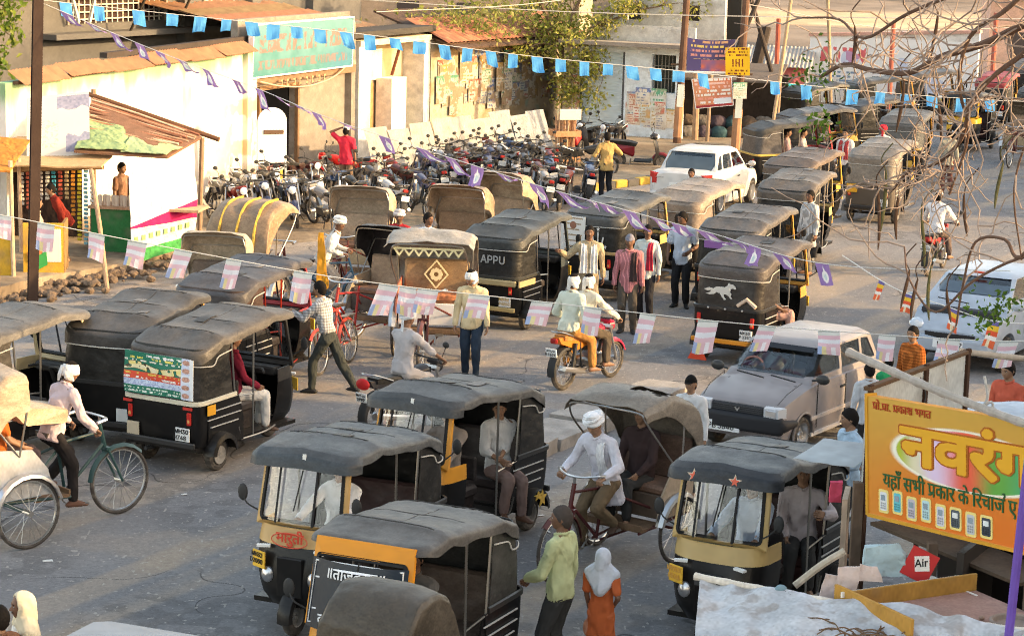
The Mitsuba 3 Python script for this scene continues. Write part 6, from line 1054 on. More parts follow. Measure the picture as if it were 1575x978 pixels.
C9 = crick('cycle rickshaw with a torn grey brown hood pulled by the man in white', 1.25, 24.36, 233, 'torn', 1.05, hood=(0.167, 0.140, 0.112), seat=(.16, .09, .06), back=(.12, .07, .05), box=(.10, .07, .05), rib=(.5, .48, .45)); C10 = crick('far cycle rickshaw at the right edge of the road', 15.1, 67.3, 245, 'half', 1.1, hood=(0.124, 0.093, 0.062))
C11 = crick('cycle rickshaw with a dark red frame just behind the pushed taxi', -2.35, 36.4, 240, 'half', 1.1, frame=(.35, .03, .03), hood=(0.025, 0.021, 0.021), box=(.08, .06, .05))

# ------------------------------------------------------------------ motorcycles and scooters
MC, SC, BC = motorcycle_proto(), scooter_proto(), bicycle_proto()
def moto(label, x, y, d, tank, panel=None, roll=0, group='parked motorcycles', seat=(.02, .02, .02), cowl=None):
    t = Thing('motorcycle', label, 'motorcycle', group, pose(x, y, 0, d, rx=math.radians(roll))); t.proto(MC, dict(tank=tank, cowl=cowl or tank, panel=panel or tank, seat=seat)); return t
M1 = moto('orange motorcycle with two riders crossing the road', 1.18, 33.95, 53, (.42, .02, .06), (.50, .16, .02), group=None, seat=(.42, .17, .04)); plate_text(M1, ['MH30', 'R 1675'], (-.962, 0, .635), (0, -1, 0), (.1, 0, 1), .04)
M2 = moto('motorcycle with a large red tail light ridden by the man in the grey shirt', -1.4, 30.45, 50, (.03, .03, .035), group=None); M2.part('tail_light', MB().ell((-.93, 0, .80), (.05, .12, .08), 2), 'plain', (.5, .02, .02)); plate_text(M2, ['MH 30', '5990'], (-.962, 0, .635), (0, -1, 0), (.1, 0, 1), .04)
M3 = moto('motorcycle with a red tail riding away up the road', 8.75, 46.0, 66, (.3, .03, .03), group=None); plate_text(M3, ['MH 30', 'AB 1375'], (-.962, 0, .635), (0, -1, 0), (.1, 0, 1), .035)
moto('bright red motorcycle below the dark doorway beside the man in red', -4.45, 56.75, 172, (.55, .02, .015), (.6, .03, .02), 8)
TK = [(.05, .05, .06), (.16, .015, .015), (.05, .06, .12), (.45, .45, .46), (.02, .02, .02), (.30, .28, .27), (.08, .02, .02), (.06, .10, .20)]
NM = ['black', 'dark red', 'navy blue', 'silver', 'black', 'grey', 'maroon', 'blue']
PK = [(-6.75, 50.6, -70), (-6.2, 50.2, -62), (-5.7, 51.2, -75), (-6.5, 52.4, -60), (-5.75, 53.1, -66), (-5.1, 52.2, -80), (-5.35, 55.2, -55), (-4.4, 53.5, -70), (-3.6, 54.4, 110), (-2.95, 56.2, 118), (-2.5, 57.6, 112), (-2.0, 58.5, 120), (-1.5, 59.5, 108), (-1.05, 60.6, 117), (-.55, 61.5, 110), (-.05, 62.3, 121), (-1.7, 55.6, 96), (-1.15, 56.4, 102), (-.6, 57.3, 98), (-.5, 53.4, 92), (.05, 53.9, 88), (.6, 54.2, 95), (1.15, 54.7, 85), (1.75, 55.9, 94), (.1, 58.2, 100), (.8, 58.9, 93), (-2.3, 53.0, 104), (-3.0, 51.6, 115), (-1.5, 51.5, 100), (-4.2, 50.2, 120), (-2.75, 55.0, 116), (-2.1, 56.6, 122), (-1.75, 57.5, 109), (-1.2, 58.6, 115), (-.75, 59.4, 112), (-.2, 60.3, 118), (.35, 61.0, 108), (-.1, 55.6, 90), (.45, 56.3, 97), (1.0, 57.1, 88), (-.9, 54.6, 100), (-6.1, 54.3, -70), (-5.0, 50.6, -75), (-4.6, 51.6, -64), (-3.7, 52.4, 112), (.9, 60.2, 100)]
WH = ['facing out below the white wall', 'heading for the leaning sheets', 'with tails towards the taxis']; KD = [0 if q[2] < 0 else 1 if q[2] > 105 else 2 for q in PK]
for i, (x, y, d) in enumerate(PK): moto(f'{NM[i % 8]} motorcycle, {nth(1 + sum(KD[j] == KD[i] and PK[j][0] / PK[j][1] < x / y for j in range(len(PK))))} from the left of those {WH[KD[i]]}', x, y, d + R.uniform(-6, 6), TK[i % 8], roll=R.choice([-9, 8, 9]))
def scoot(label, x, y, d, body, roll=8): t = Thing('scooter', label, 'scooter', None, pose(x, y, 0, d, rx=math.radians(roll))); t.proto(SC, dict(dark=(.02, .02, .022), body=body)); return t
scoot('dark red and black scooter on its stand left of the white car', 3.5, 63.6, -8, (.16, .012, .02)); scoot('black scooter by the shutter, second from the wall', 2.2, 66.8, 245, (.03, .03, .03)); scoot('red and black scooter leaning by the bundle of canes', 1.7, 65.8, 250, (.30, .02, .02), 9); moto('black motorcycle tucked between two scooters', 2.75, 67.3, 240, (.02, .02, .025), roll=-8); moto('black motorcycle beside the man in the tan shirt', 1.9, 61.0, 20, (.02, .02, .02), roll=8)
B1 = Thing('bicycle', 'bicycle of the man in the white turban', 'bicycle', None, pose(-3.25, 39.4, 0, 15)); B1.proto(BC, dict(frame=(.05, .12, .2)))
B2 = Thing('bicycle', 'bicycle parked with a red saddle bag beside the pushed taxi', 'bicycle', None, pose(-2.75, 34.6, 0, 250, rx=.1)); B2.proto(BC, dict(frame=(.4, .05, .04)))

# ------------------------------------------------------------------ cars
S1 = Thing('car', 'silver hatchback driving towards the viewer with a black bumper', 'car', None, pose(3.98, 30.95, 0, 237.5))
HATCH = dict(sec=[(-1.66, .60, .36, .88), (-1.58, .69, .24, .93), (-.6, .715, .22, .94), (.62, .715, .22, .94), (1.0, .71, .22, .90), (1.45, .68, .24, .80), (1.62, .655, .26, .74), (1.66, .62, .32, .70)], cab=((-1.60, .98, .665, .93), (-1.28, .20, .55, 1.40)), wx=(-1.06, 1.09), r=.265,
             side=[[(.89, .99), (-.16, .99), (-.16, 1.31), (.31, 1.31)], [(-.24, .99), (-.86, .99), (-.86, 1.31), (-.24, 1.31)], [(-.93, .99), (-1.36, .99), (-1.16, 1.29), (-.93, 1.31)]], seats=(.05, -.85), hx=-.10)
car(S1, HATCH, dict(body=(.235, .215, .22), mirror=(.03, .03, .03)))
S1.part('bumper', MB().mesh(m3.Manifold.batch_hull([ball((1.64, s * .6, z), .075) for s in (1, -1) for z in (.42, .54)] + [ball((1.71, s * .3, z), .06) for s in (1, -1) for z in (.42, .54)]) + m3.Manifold.batch_hull([ball((1.60, s * .62, .48), .10) for s in (1,)] + [ball((1.35, .69, .48), .05)]) + m3.Manifold.batch_hull([ball((1.60, -.62, .48), .10), ball((1.35, -.69, .48), .05)])), 'plain', (.022, .022, .025))
S1.part('grille', MB().box((1.665, 0, .655), (.05, .78, .12), ch=.015), 'plain', (.03, .03, .032)); bars = MB()
for z in (.615, .64, .665, .69): bars.box((1.695, 0, z), (.012, .74, .008))
S1.part('grille_bar', bars, 'plain', (.06, .06, .065), kind='stuff'); S1.part('badge', MB().poly(sg.LineString([(-.03, .02), (0, -.02), (.03, .02)]).buffer(.008), .02, frame((1.69, 0, .65), (0, 1, 0), (0, 0, 1))), 'metal', (.6, .6, .6))
for s in (1, -1): S1.part('headlight', MB().hull([(1.62, s * .40, z) for z in (.58, .74)] + [(1.715, s * .40, z) for z in (.59, .715)] + [(1.70, s * .61, z) for z in (.59, .715)] + [(1.58, s * .675, z) for z in (.59, .725)]), 'plain', (.50, .51, .53)); S1.part('lens', MB().box((1.71, s * .50, .652), (.02, .16, .085), ch=.006, rz=-s * .07), 'metal', (.75, .76, .78)); S1.part('wheel_arch_trim', MB().tube([(1.09 + .31 * math.cos(a), s * .705, .27 + .31 * math.sin(a)) for a in np.linspace(-.1, PI + .1, 14)], .018, 5), 'paint', (.20, .175, .165)); S1.part('side_moulding', MB().box((-.1, s * .722, .47), (2.0, .02, .05)), 'plain', (.45, .40, .37)); S1.part('sill', MB().box((0, s * .70, .235), (1.7, .03, .05)), 'plain', (.6, .56, .52))
for x in (.72, -.20, -.90):
    for s in (1, -1): S1.part('door_gap', MB().box((x, s * .7195, .62), (.012, .008, .62)), 'plain', (.03, .03, .03))
S1.part('bonnet_gap', MB().tube([(.98, .60, .962), (1.4, .585, .875), (1.62, .56, .765)], .006, 4), 'plain', (.03, .03, .03)); S1.part('bonnet_gap', MB().tube([(.98, -.60, .962), (1.4, -.585, .875), (1.62, -.56, .765)], .006, 4), 'plain', (.03, .03, .03))
S1.part('number_plate', MB().box((1.755, -.18, .40), (.015, .50, .13)), 'plain', (.74, .74, .73)); plate_text(S1, ['PB 3846'], (1.764, -.18, .36), (0, 1, 0), (0, 0, 1), .07); S1.part('wiper', MB().bar((.92, -.42, 1.00), (.98, .02, .965), .01, 5).bar((.92, .10, 1.0), (.98, .5, .965), .01, 5), 'plain', (.02, .02, .02)); S1.part('sun_strip', MB().quad((.33, -.46, 1.335), (.33, .46, 1.335), (.42, .48, 1.28), (.42, -.48, 1.28), .004), 'plain', (.02, .022, .028)); S1.part('steering_wheel', MB().tube([(.62 - .05 * math.sin(a), -.33 + .17 * math.cos(a), 1.0 + .15 * math.sin(a)) for a in np.linspace(0, 2 * PI, 20)[:-1]], .014, 5, closed=True), 'plain', (.25, .12, .1))
S2 = Thing('car', 'white saloon car seen from behind with tall red tail lights', 'car', None, pose(4.75, 55.6, 0, 66))
car(S2, dict(sec=[(-1.98, .66, .40, .98), (-1.88, .78, .28, 1.04), (-1.3, .83, .24, 1.05), (.7, .84, .24, .98), (1.5, .80, .26, .88), (1.9, .70, .32, .74)], cab=((-1.55, 1.05, .76, 1.0), (-.98, .35, .60, 1.52)), wx=(-1.22, 1.22), r=.30, side=[[(.75, 1.06), (-.12, 1.06), (-.12, 1.40), (.30, 1.40)], [(-.2, 1.06), (-.85, 1.06), (-.75, 1.40), (-.2, 1.40)], [(-.92, 1.06), (-1.3, 1.06), (-1.0, 1.36), (-.85, 1.40)]], seats=(.2, -.75)), dict(body=(.56, .55, .53), mirror=(.55, .54, .52)))
for s in (1, -1): S2.part('tail_light', MB().hull([(-1.97, s * .55, z) for z in (.74, 1.0)] + [(-1.86, s * .80, z) for z in (.72, 1.02)] + [(-2.0, s * .64, z) for z in (.76, .98)]), 'plain', (.42, .03, .025))
S2.part('number_plate', MB().box((-2.0, 0, .72), (.02, .5, .13)), 'plain', (.7, .7, .68)); S2.part('bumper', MB().box((-1.97, 0, .47), (.12, 1.5, .2), ch=.05), 'paint', (.54, .53, .52)); S2.part('badge', MB().box((-1.995, .5, .90), (.01, .2, .02)).box((-1.995, -.42, .90), (.01, .16, .02)), 'metal', (.4, .4, .4))
S3 = Thing('car', 'bluish white hatchback with large oval headlights at the right edge', 'car', None, pose(7.95, 37.1, 0, 240))
car(S3, dict(sec=[(-1.80, .66, .38, .98), (-1.70, .78, .26, 1.04), (-.6, .81, .24, 1.04), (.75, .81, .24, 1.02), (1.2, .79, .26, .95), (1.62, .72, .28, .78), (1.76, .62, .34, .64)], cab=((-1.72, 1.36, .76, 1.0), (-1.02, .28, .57, 1.47)), wx=(-1.18, 1.18), r=.29, side=[[(.85, 1.08), (-.12, 1.08), (-.12, 1.40), (.36, 1.40)], [(-.2, 1.08), (-.95, 1.08), (-.95, 1.40), (-.2, 1.40)], [(-1.02, 1.08), (-1.42, 1.08), (-1.1, 1.34), (-1.02, 1.38)]], seats=(.1, -.9)), dict(body=(.36, .41, .48), mirror=(.35, .4, .45)))
for s in (1, -1): S3.part('headlight', MB().mesh(oball((1.62, s * .60, .72), (.14, .15, .085), rotm(0, .35, -s * .5))), 'metal', (.75, .77, .8)); S3.part('lens', MB().mesh(oball((1.66, s * .60, .725), (.12, .12, .065), rotm(0, .35, -s * .5))), 'plain', (.5, .54, .58))
S3.part('grille', MB().hull([(1.78, y, z) for y in (-.42, .42) for z in (.56, .64)] + [(1.83, y, z) for y in (-.2, .2) for z in (.56, .64)]), 'plain', (.02, .02, .022)); S3.part('air_intake', MB().box((1.79, 0, .36), (.08, 1.0, .12), ch=.03), 'plain', (.02, .02, .02)); S3.part('number_plate', MB().box((1.85, 0, .47), (.015, .5, .13), ry=-.1), 'plain', (.72, .73, .74)); plate_text(S3, ['MH 19  7'], (1.862, 0, .44), (0, 1, 0), (0, 0, 1), .07); S3.part('bumper', MB().mesh(m3.Manifold.batch_hull([ball((1.74, s * .62, z), .07) for s in (1, -1) for z in (.38, .52)] + [ball((1.80, s * .3, z), .05) for s in (1, -1) for z in (.38, .52)])), 'paint', (.35, .40, .47)); S3.part('sticker', MB().box((.46, .0, 1.47), (.02, .2, .03), ry=.6), 'plain', (.6, .1, .05)); S3.part('wiper', MB().bar((1.15, -.45, 1.10), (1.2, .1, 1.06), .01, 5), 'plain', (.02, .02, .02))
S4 = Thing('car', 'dark car at the lower left corner, its windscreen and silver roof edge showing', 'car', None, pose(-3.25, 16.15, 0, 248))
car(S4, dict(sec=[(-1.80, .66, .38, .98), (-1.70, .78, .26, 1.02), (-.6, .81, .24, 1.02), (.75, .81, .24, 1.0), (1.5, .77, .26, .88), (1.80, .66, .34, .72)], cab=((-1.72, 1.2, .75, 1.0), (-1.3, .30, .62, 1.42)), wx=(-1.18, 1.18), r=.29, side=[[(.8, 1.06), (-.12, 1.06), (-.12, 1.34), (.32, 1.34)], [(-.2, 1.06), (-.95, 1.06), (-.95, 1.34), (-.2, 1.34)]], seats=(.1, -.9)), dict(body=(.25, .26, .28)))

# ------------------------------------------------------------------ people
W_ = (.70, .68, .66)
person('man in a pale green shirt with his back turned, holding a white phone', (.52, 20.3, 0), 150, head=(25, -2), lh=(.28, .14, 1.0), rh=(.06, -.25, .74), shirt=(.52, .55, .30), hair=(.055, .045, .04), shoes=(.02, .02, .02), grip={1: 'grip', -1: 'relax'}, skin=1, lod=0, hem=.06, s=1.0, elbow={1: (-.6, .7, -.6)}, belly=.92)
single('phone', MB().box((.60, 20.60, 1.05), (.05, .12, .014), rz=.4, ry=.3, ch=.005).box((.60, 20.60, 1.058), (.04, .09, .004), rz=.4, ry=.3), 'plain', (.7, .7, .72), 'small white phone in the hand of the man in green', 'phone')
person('girl in an orange dress with a white veil beside the man in green', (.92, 20.5, 0), 70, s=.73, wear='veil', wrapc=(.60, .62, .68), shirt=(.50, .12, .04), sleeve='short', hem=.36, pants=(.55, .15, .06), lh=(.12, .2, .86), rh=(.10, -.16, .98), shoes=(.1, .05, .04), skin=1, lod=0, belly=.85)
single('handbag', jig(MB().ell((.80, 20.57, .46), (.045, .07, .085), 2).tube(smooth_path([(.79, 20.53, .52), (.81, 20.575, .615), (.82, 20.61, .52)], 5), .007, 5).get(), .01, 10), 'cloth', (.45, .2, .12), 'small tan handbag hanging beside the girl in orange', 'bag')
p = on(C1, .24, 0, 0); person('cycle rickshaw puller in a pale pink shirt with a white cloth tied round his head', (p[0], p[1], 0), 45, **{**PEDAL, 'pel': (.0, 0, 1.12), 'lean': 22}, wear='wrap', wrapc=W_, shirt=(.64, .52, .54), pants=(.025, .022, .022), shoes=(.12, .06, .04), lod=0, s=1.02, head=(-10, 8))
p = on(C1, -.42, 0, 0); person('passenger in orange cloth sitting in the cycle rickshaw at the left', (p[0], p[1], 0), 30, **sit(.98), wear='hair', shirt=(.50, .13, .03), pants=(.05, .04, .05), sleeve='short', skin=2)
person('man in a white checked shirt pushing the taxi with red posts', (-2.72, 32.75, 0), 155, lean=14, lf=(.22, .10, .08), rf=(-.42, -.10, .10), lh=(.52, .16, 1.22), rh=(.50, -.10, 1.16), stripes='checked_cloth', shirt=(.62, .62, .62), pants=(.05, .055, .05), shoes=(.02, .02, .02), skin=2, moustache=True, lod=0, hem=.02, grip='grip', elbow={1: (0, .5, -1), -1: (0, -.5, -1)}, pel=(0, 0, .88))
p = on(R5, .2, -.08, 0); person('driver in a maroon shirt and white trousers sitting sideways in the bannered taxi', (p[0], p[1], 0), 25, **{**sit(.80), 'lf': (.40, .1, .34), 'rf': (.42, -.12, .34)}, shirt=(.20, .02, .04), pants=(.70, .68, .64), wear='cap', wrapc=(.3, .04, .05), shoes=(.1, .06, .04))
p = on(M2, -.15, 0); person('motorcyclist in a grey white shirt with a white turban, seen from behind', (p[0], p[1], 0), 50, **MOTO, wear='turban', wrapc=(.72, .74, .76), shirt=(.50, .47, .47), sleeve='roll', pants=(.52, .47, .44), shoes=(.03, .03, .03), face=False, lod=0)
person('man in a pale yellow shirt and blue jeans with a white cloth over his cap', (-.62, 34.1, 0), 265, head=(-35, 12), shirt=(.68, .55, .33), pants=(.03, .045, .07), wear='wrap', wrapc=(.75, .73, .7), shoes=(.03, .03, .03), skin=2, lod=0, hem=.1, lf=(.10, .09, .08), rf=(-.12, -.1, .08), lh=(.10, .26, .76), rh=(.06, -.27, .76))
p = on(M1, -.12, 0); person('orange motorcycle rider with a white scarf round his head', (p[0], p[1], 0), 53, **MOTO, wear='wrap', wrapc=(.76, .74, .70), shirt=(.70, .66, .56), pants=(.10, .08, .06), shoes=None, face=False, lod=0)
p = on(M1, -.52, 0); person('pillion passenger in a pale shirt and tan trousers on the orange motorcycle', (p[0], p[1], 0), 53, **{**MOTO, 'pel': (0, 0, .95), 'lh': (.24, .2, 1.05), 'rh': (.24, -.2, 1.05), 'lf': (.30, .25, .34), 'rf': (.30, -.25, .34), 'grip': 'relax'}, wear='wrap', wrapc=(.76, .74, .70), shirt=(.62, .66, .56), pants=(.40, .20, .06), face=False, lod=0)
person('man in a pink striped shirt and patterned cap with a dark scarf at his neck', (2.0, 38.3, 0), 262, wear='cap', wrapc=(.20, .20, .24), stripes='striped_cloth', shirt=(.68, .28, .30), pants=(.10, .085, .07), shoes=(.03, .03, .03), skin=1, moustache=False, scarf='one', scarfc=(.06, .04, .04), hem=.18, lod=0)
person('moustached man in a beige kurta with a white towel round his neck', (1.32, 38.9, 0), 268, rh=(.18, -.50, 1.30), lh=(.04, .27, .74), shirt=(.44, .36, .23), hem=.42, pants=(.35, .28, .2), scarf='both', scarfc=(.76, .75, .74), moustache=True, skin=1, lod=0, elbow={-1: (-.2, -.6, -.8)}, s=1.03, grip={1: 'relax', -1: 'grip'})
person('young man in a white shirt with a red scarf, behind the man in pink', (2.38, 39.55, 0), 250, head=(20, 0), shirt=(.58, .64, .62), pants=(.03, .03, .035), scarf='one', scarfc=(.50, .04, .07), shoes=(.02, .02, .02), skin=1, moustache=True)
person('man in a pale blue shirt and black trousers looking down to one side', (3.12, 41.0, 0), 255, head=(-35, 10), shirt=(.52, .58, .68), sleeve='short', pants=(.025, .025, .028), shoes=(.02, .02, .02), skin=1, hem=.12, s=1.04, lh=(.16, .14, 1.02), rh=(.14, -.24, .9), lod=0)
person('man in a tan shirt with a red collar standing by the scooters, back turned', (2.28, 56.3, 0), 100, shirt=(.52, .34, .13), pants=(.03, .03, .035), face=False, lh=(.2, .2, 1.2), rh=(.25, -.25, 1.25)); person('man in a bright pink red shirt holding a cap on his head', (-4.28, 56.1, 0), 80, shirt=(.62, .035, .07), sleeve='short', pants=(.30, .20, .14), lh=(.02, .16, 1.66), rh=(.02, -.27, .72), wear='cap', wrapc=(.75, .74, .72), face=False, elbow={1: (0, 1, .2), -1: (-.8, -.4, 0)})
p = on(B1, -.15, 0); person('cyclist in a white shirt and white skull cap riding past the parked rickshaws', (p[0], p[1], 0), -5, **{**PEDAL, 'pel': (0, 0, 1.0), 'lean': 28, 'lf': (.05, .13, .28), 'rf': (-.1, -.13, .42)}, wear='turban', wrapc=(.76, .75, .72), shirt=(.70, .68, .64), pants=(.3, .28, .26), skin=1, head=(-30, 5))
p = on(C4, .1, .2); person('man in a red jacket and white cap sitting beside the parked brown hooded rickshaw', (-2.15, 41.5, 0), 265, **sit(.78), wear='turban', wrapc=(.72, .66, .64), shirt=(.38, .03, .04), skin=3, s=1.0); person('man in a pale blue white shirt sitting in front of the brown hooded rickshaw', (-1.6, 41.1, 0), 280, **sit(.8), shirt=(.58, .62, .68), skin=1, moustache=True, head=(40, 0))
person('man in a long striped white shirt standing behind the grey hooded taxi', (6.0, 45.3, 0), 215, head=(10, 0), stripes='striped_cloth', shirt=(.70, .69, .68), hem=.32, pants=(.2, .18, .16), skin=1, wear='hair', lod=1); p = on(M3, -.15, 0); person('motorcyclist in a white shirt riding away up the road', (p[0], p[1], 0), 66, **MOTO, wear='cap', wrapc=(.6, .5, .4), shirt=(.72, .68, .68), pants=(.12, .09, .08), face=False)
person('man in brown trousers standing with his back turned on the far road', (11.5, 59.6, 0), 85, shirt=(.36, .33, .26), pants=(.14, .06, .05), face=False, lod=1)
p = on(C9, .26, 0); person('cycle rickshaw puller in a long white kurta and white turban', (p[0], p[1], 0), 233, **{**PEDAL, 'pel': (0, 0, 1.02), 'lean': 20, 'hem': .3, 'lh': (.44, .27, 1.14), 'rh': (.44, -.27, 1.14)}, wear='turban', wrapc=(.74, .75, .78), shirt=(.64, .63, .70), pants=(.16, .115, .07), skin=2, head=(0, 18), scarf='one', scarfc=(.74, .74, .76), lod=0, shoes=(.05, .03, .02))
p = on(R3, -.5, .3, 0); person('passenger in a white shirt and brown trousers perched at the side of a taxi', (p[0], p[1], 0), 300, **{**sit(.80), 'lf': (.40, .1, .30), 'rf': (.36, -.12, .34), 'lh': (.25, -.1, .98), 'rh': (.32, -.15, .95)}, shirt=(.58, .57, .55), sleeve='roll', pants=(.22, .15, .13), skin=2, head=(-30, 10), shoes=(.1, .05, .03), lod=0)
for V, c, sk, lab in ((R1, (.70, .72, .74), 2, 'driver in white behind the windscreen of the tan banded taxi'), (R4, (.42, .50, .62), 2, 'driver in a pale blue shirt in the taxi with red stars'), (R3, (.25, .22, .2), 2, 'driver in dark clothes of the taxi with orange posts')):
    p = on(V, .15, .0, 0); person(lab, (p[0], p[1], 0), deg(V), **{**sit(.80), 'lh': (.5, .24, 1.03), 'rh': (.5, -.24, 1.03), 'lf': (.45, .15, .38), 'rf': (.45, -.15, .38), 'grip': 'grip'}, shirt=c, skin=sk, pants=(.1, .09, .08))
p = on(R4, -.55, .28, 0); person('passenger in pale clothes inside the taxi with red stars', (p[0], p[1], 0), deg(R4) + 20, **{**sit(.80), 'lh': (.40, .22, 1.18)}, shirt=(.52, .46, .47), skin=2)
p = on(R2, .1, .1, 0); person('driver in the dark of the orange fronted taxi', (p[0], p[1], 0), deg(R2), **{**sit(.80), 'lh': (.5, .24, 1.03), 'rh': (.5, -.24, 1.03)}, shirt=(.1, .1, .1), skin=3)
p = on(R12, -.5, -.35, 0); person('passenger leaning out of the taxi with the silver horse', (p[0], p[1], 0), -5, **sit(.80), shirt=(.55, .55, .55), sleeve='short', pants=(.5, .3, .25), skin=1, face=False)
for i, (x, c, lab) in enumerate(((-.62, (.64, .60, .56), 'passenger in white at the back of the side-on taxi'), (-.2, (.45, .30, .28), 'passenger in a brown shawl in the side-on taxi'), (.25, (.55, .45, .42), 'driver of the side-on taxi with the tan stripe'))): p = on(R17, x, -.2, 0); person(lab, (p[0], p[1], 0), deg(R17) - 30, **sit(.80), shirt=c, skin=2, lod=2)
p = on(S1, .0, -.33, 0); person('driver of the silver hatchback behind the windscreen', (p[0], p[1], 0), deg(S1), **{**sit(.62), 'lf': (.6, .1, .35), 'rf': (.6, -.1, .35), 'lh': (.52, .16, 1.02), 'rh': (.52, -.16, 1.02), 'grip': 'grip', 'lean': -12}, shirt=(.50, .55, .58), skin=1, s=.93); p = on(S1, -.85, .25, 0); person('passenger in a tan shirt in the back of the silver hatchback', (p[0], p[1], 0), deg(S1), **{**sit(.62), 'lf': (.45, .1, .33), 'rf': (.45, -.1, .33), 'lean': -8}, shirt=(.45, .25, .12), skin=1, s=.9)
person('woman in an orange checked shirt beyond the white stall panel', (5.6, 30.75, 0), 215, head=(15, 0), stripes='checked_cloth', shirt=(.62, .18, .04), skin=2, s=.94, wear='hair', lod=1); person('child in a green shirt in front of the woman in orange checks', (5.15, 30.0, 0), 120, shirt=(.03, .30, .12), skin=2, s=.78, lod=1, face=False, hair=(.01, .01, .01)); person('dark haired boy in a pale shirt near the left end of the stall panel', (4.72, 28.9, 0), 100, shirt=(.55, .57, .6), skin=2, s=.84, face=False)
person('man in a light blue shirt beside the orange sign', (3.88, 24.85, 0), 200, head=(-15, 5), shirt=(.42, .55, .68), skin=2, lod=0, moustache=True, lh=(.3, .16, 1.1)); person('man in a coral red shirt beyond the bamboo pole', (6.33, 27.9, 0), 230, shirt=(.58, .12, .07), skin=2, head=(-10, 10)); person('man with a pale scarf over his head at the lower left corner', (-3.93, 17.6, 0), 205, wear='veil', wrapc=(.66, .58, .42), shirt=(.62, .60, .56), skin=1, moustache=True, s=.93, lod=0); person('dark haired man at the very lower left corner', (-4.05, 17.25, 0), 150, shirt=(.2, .1, .06), skin=2, s=.93, lod=0)
person('bare armed stall keeper behind the green stall counter', (-8.2, 46.4, .1), 330, shirt=(.30, .17, .11), sleeve='short', skin=2, s=.98); person('person in a dark red jacket stooping in front of the hanging garlands', (-8.65, 42.9, .25), 200, lean=30, shirt=(.22, .03, .02), pants=(.02, .02, .03), skin=2, s=.92, face=False); person('person in a grey white shawl sitting behind the yellow board', (-9.1, 42.3, .25), 10, **sit(.5), shirt=(.42, .36, .3), skin=2, face=False)
person('dark haired head of a man behind the white car boot', (3.95, 50.2, 0), 250, shirt=(.3, .25, .2), skin=1, s=.9); person('person in a red cap behind the tall brown taxi', (9.9, 60.6, 0), 70, wear='turban', wrapc=(.55, .04, .06), shirt=(.6, .58, .55), skin=2, s=.97); person('man in a white and red shawl standing beside the side-on taxi', (8.65, 58.9, 0), 235, shirt=(.66, .60, .58), skin=2, scarf='both', scarfc=(.4, .06, .06), wear='hair')
p = on(C9, -.4, .0, 0); person('passenger leaning back with dark hair under the torn hood', (p[0], p[1], 0), 233, **sit(.92), shirt=(.06, .04, .04), skin=2); person('man in a dark cap and white collar behind the torn hood', (2.25, 27.3, 0), 245, s=.9, wear='cap', wrapc=(.01, .01, .01), shirt=(.7, .7, .7), skin=2)
# ================================================================== poles, stalls, signs, flags, wires
pl = Thing('street_pole', 'tall dark rusted rail pole at the left edge', 'pole', None, pose(-8.46, 38.9, 0, 20, ry=.03))
pl.part('shaft', MB().box((0, 0, 4), (.03, .16, 8)).box((0, .085, 4), (.17, .02, 8)).box((0, -.085, 4), (.17, .02, 8)), 'rusty', (.045, .028, .022))
for i, (x, y, h, lab) in enumerate(((5.0, 69.9, 8, 'brown iron pole with a pasted notice in front of the shutter shop'), (6.5, 66.6, 8, 'rust streaked pole carrying the yellow and orange posters'))):
    t = Thing('street_pole', lab, 'pole', None, pose(x, y, 0, 0, ry=.03)); t.part('shaft', MB().bar((0, 0, 0), (0, 0, h), .13, 10, .09), 'rusty', (.12, .07, .05)); t.part('band', MB().bar((0, 0, .3), (0, 0, 1.5), .14, 10), 'rusty', (.42, .24, .14)); t.part('notice', MB().box((0, -.135, 1.6), (.2, .02, .7)), 'plain', (.55, .62, .6)); t.part('cross_arm', MB().box((0, 0, 2.55), (.7, .06, .06)), 'rusty', (.1, .07, .05))
for i, (a, b, r, lab) in enumerate((((6.6, 71.5, 2.2), (8.6, 71.3, 7.5), .07, 'dark slanting pole crossing above the market stall'), ((8.2, 73, 2.2), (6.4, 73, 7.5), .07, 'second dark slanting pole above the market stall'), ((6.9, 62, 0), (7.5, 62.4, 5.4), .05, 'thin leaning pole beside the yellow poster'), ((7.9, 78, .6), (8.5, 78, 3.4), .2, 'thick charred post by the teal awning'), ((5.65, 71.0, 0), (5.6, 71, 2.6), .1, 'grey post of the market stall'), ((-8.3, 43.6, 1.95), (-7.55, 41.15, .0), .045, 'bamboo prop leaning out from the green stall'), ((9.6, 84, 0), (10.2, 84, 6), .05, 'pale bamboo pole left of the painted wall'), ((11.2, 80, 0), (10.7, 80, 6), .06, 'thin brown pole before the painted wall'))): single('pole', MB().tube(smooth_path([a, tuple((np.array(a) + b) / 2 + [.02, 0, .01]), b], 3), r, 8), 'wood', (.05, .04, .035) if i in (0, 1, 3) else (.40, .27, .17), lab, 'pole')

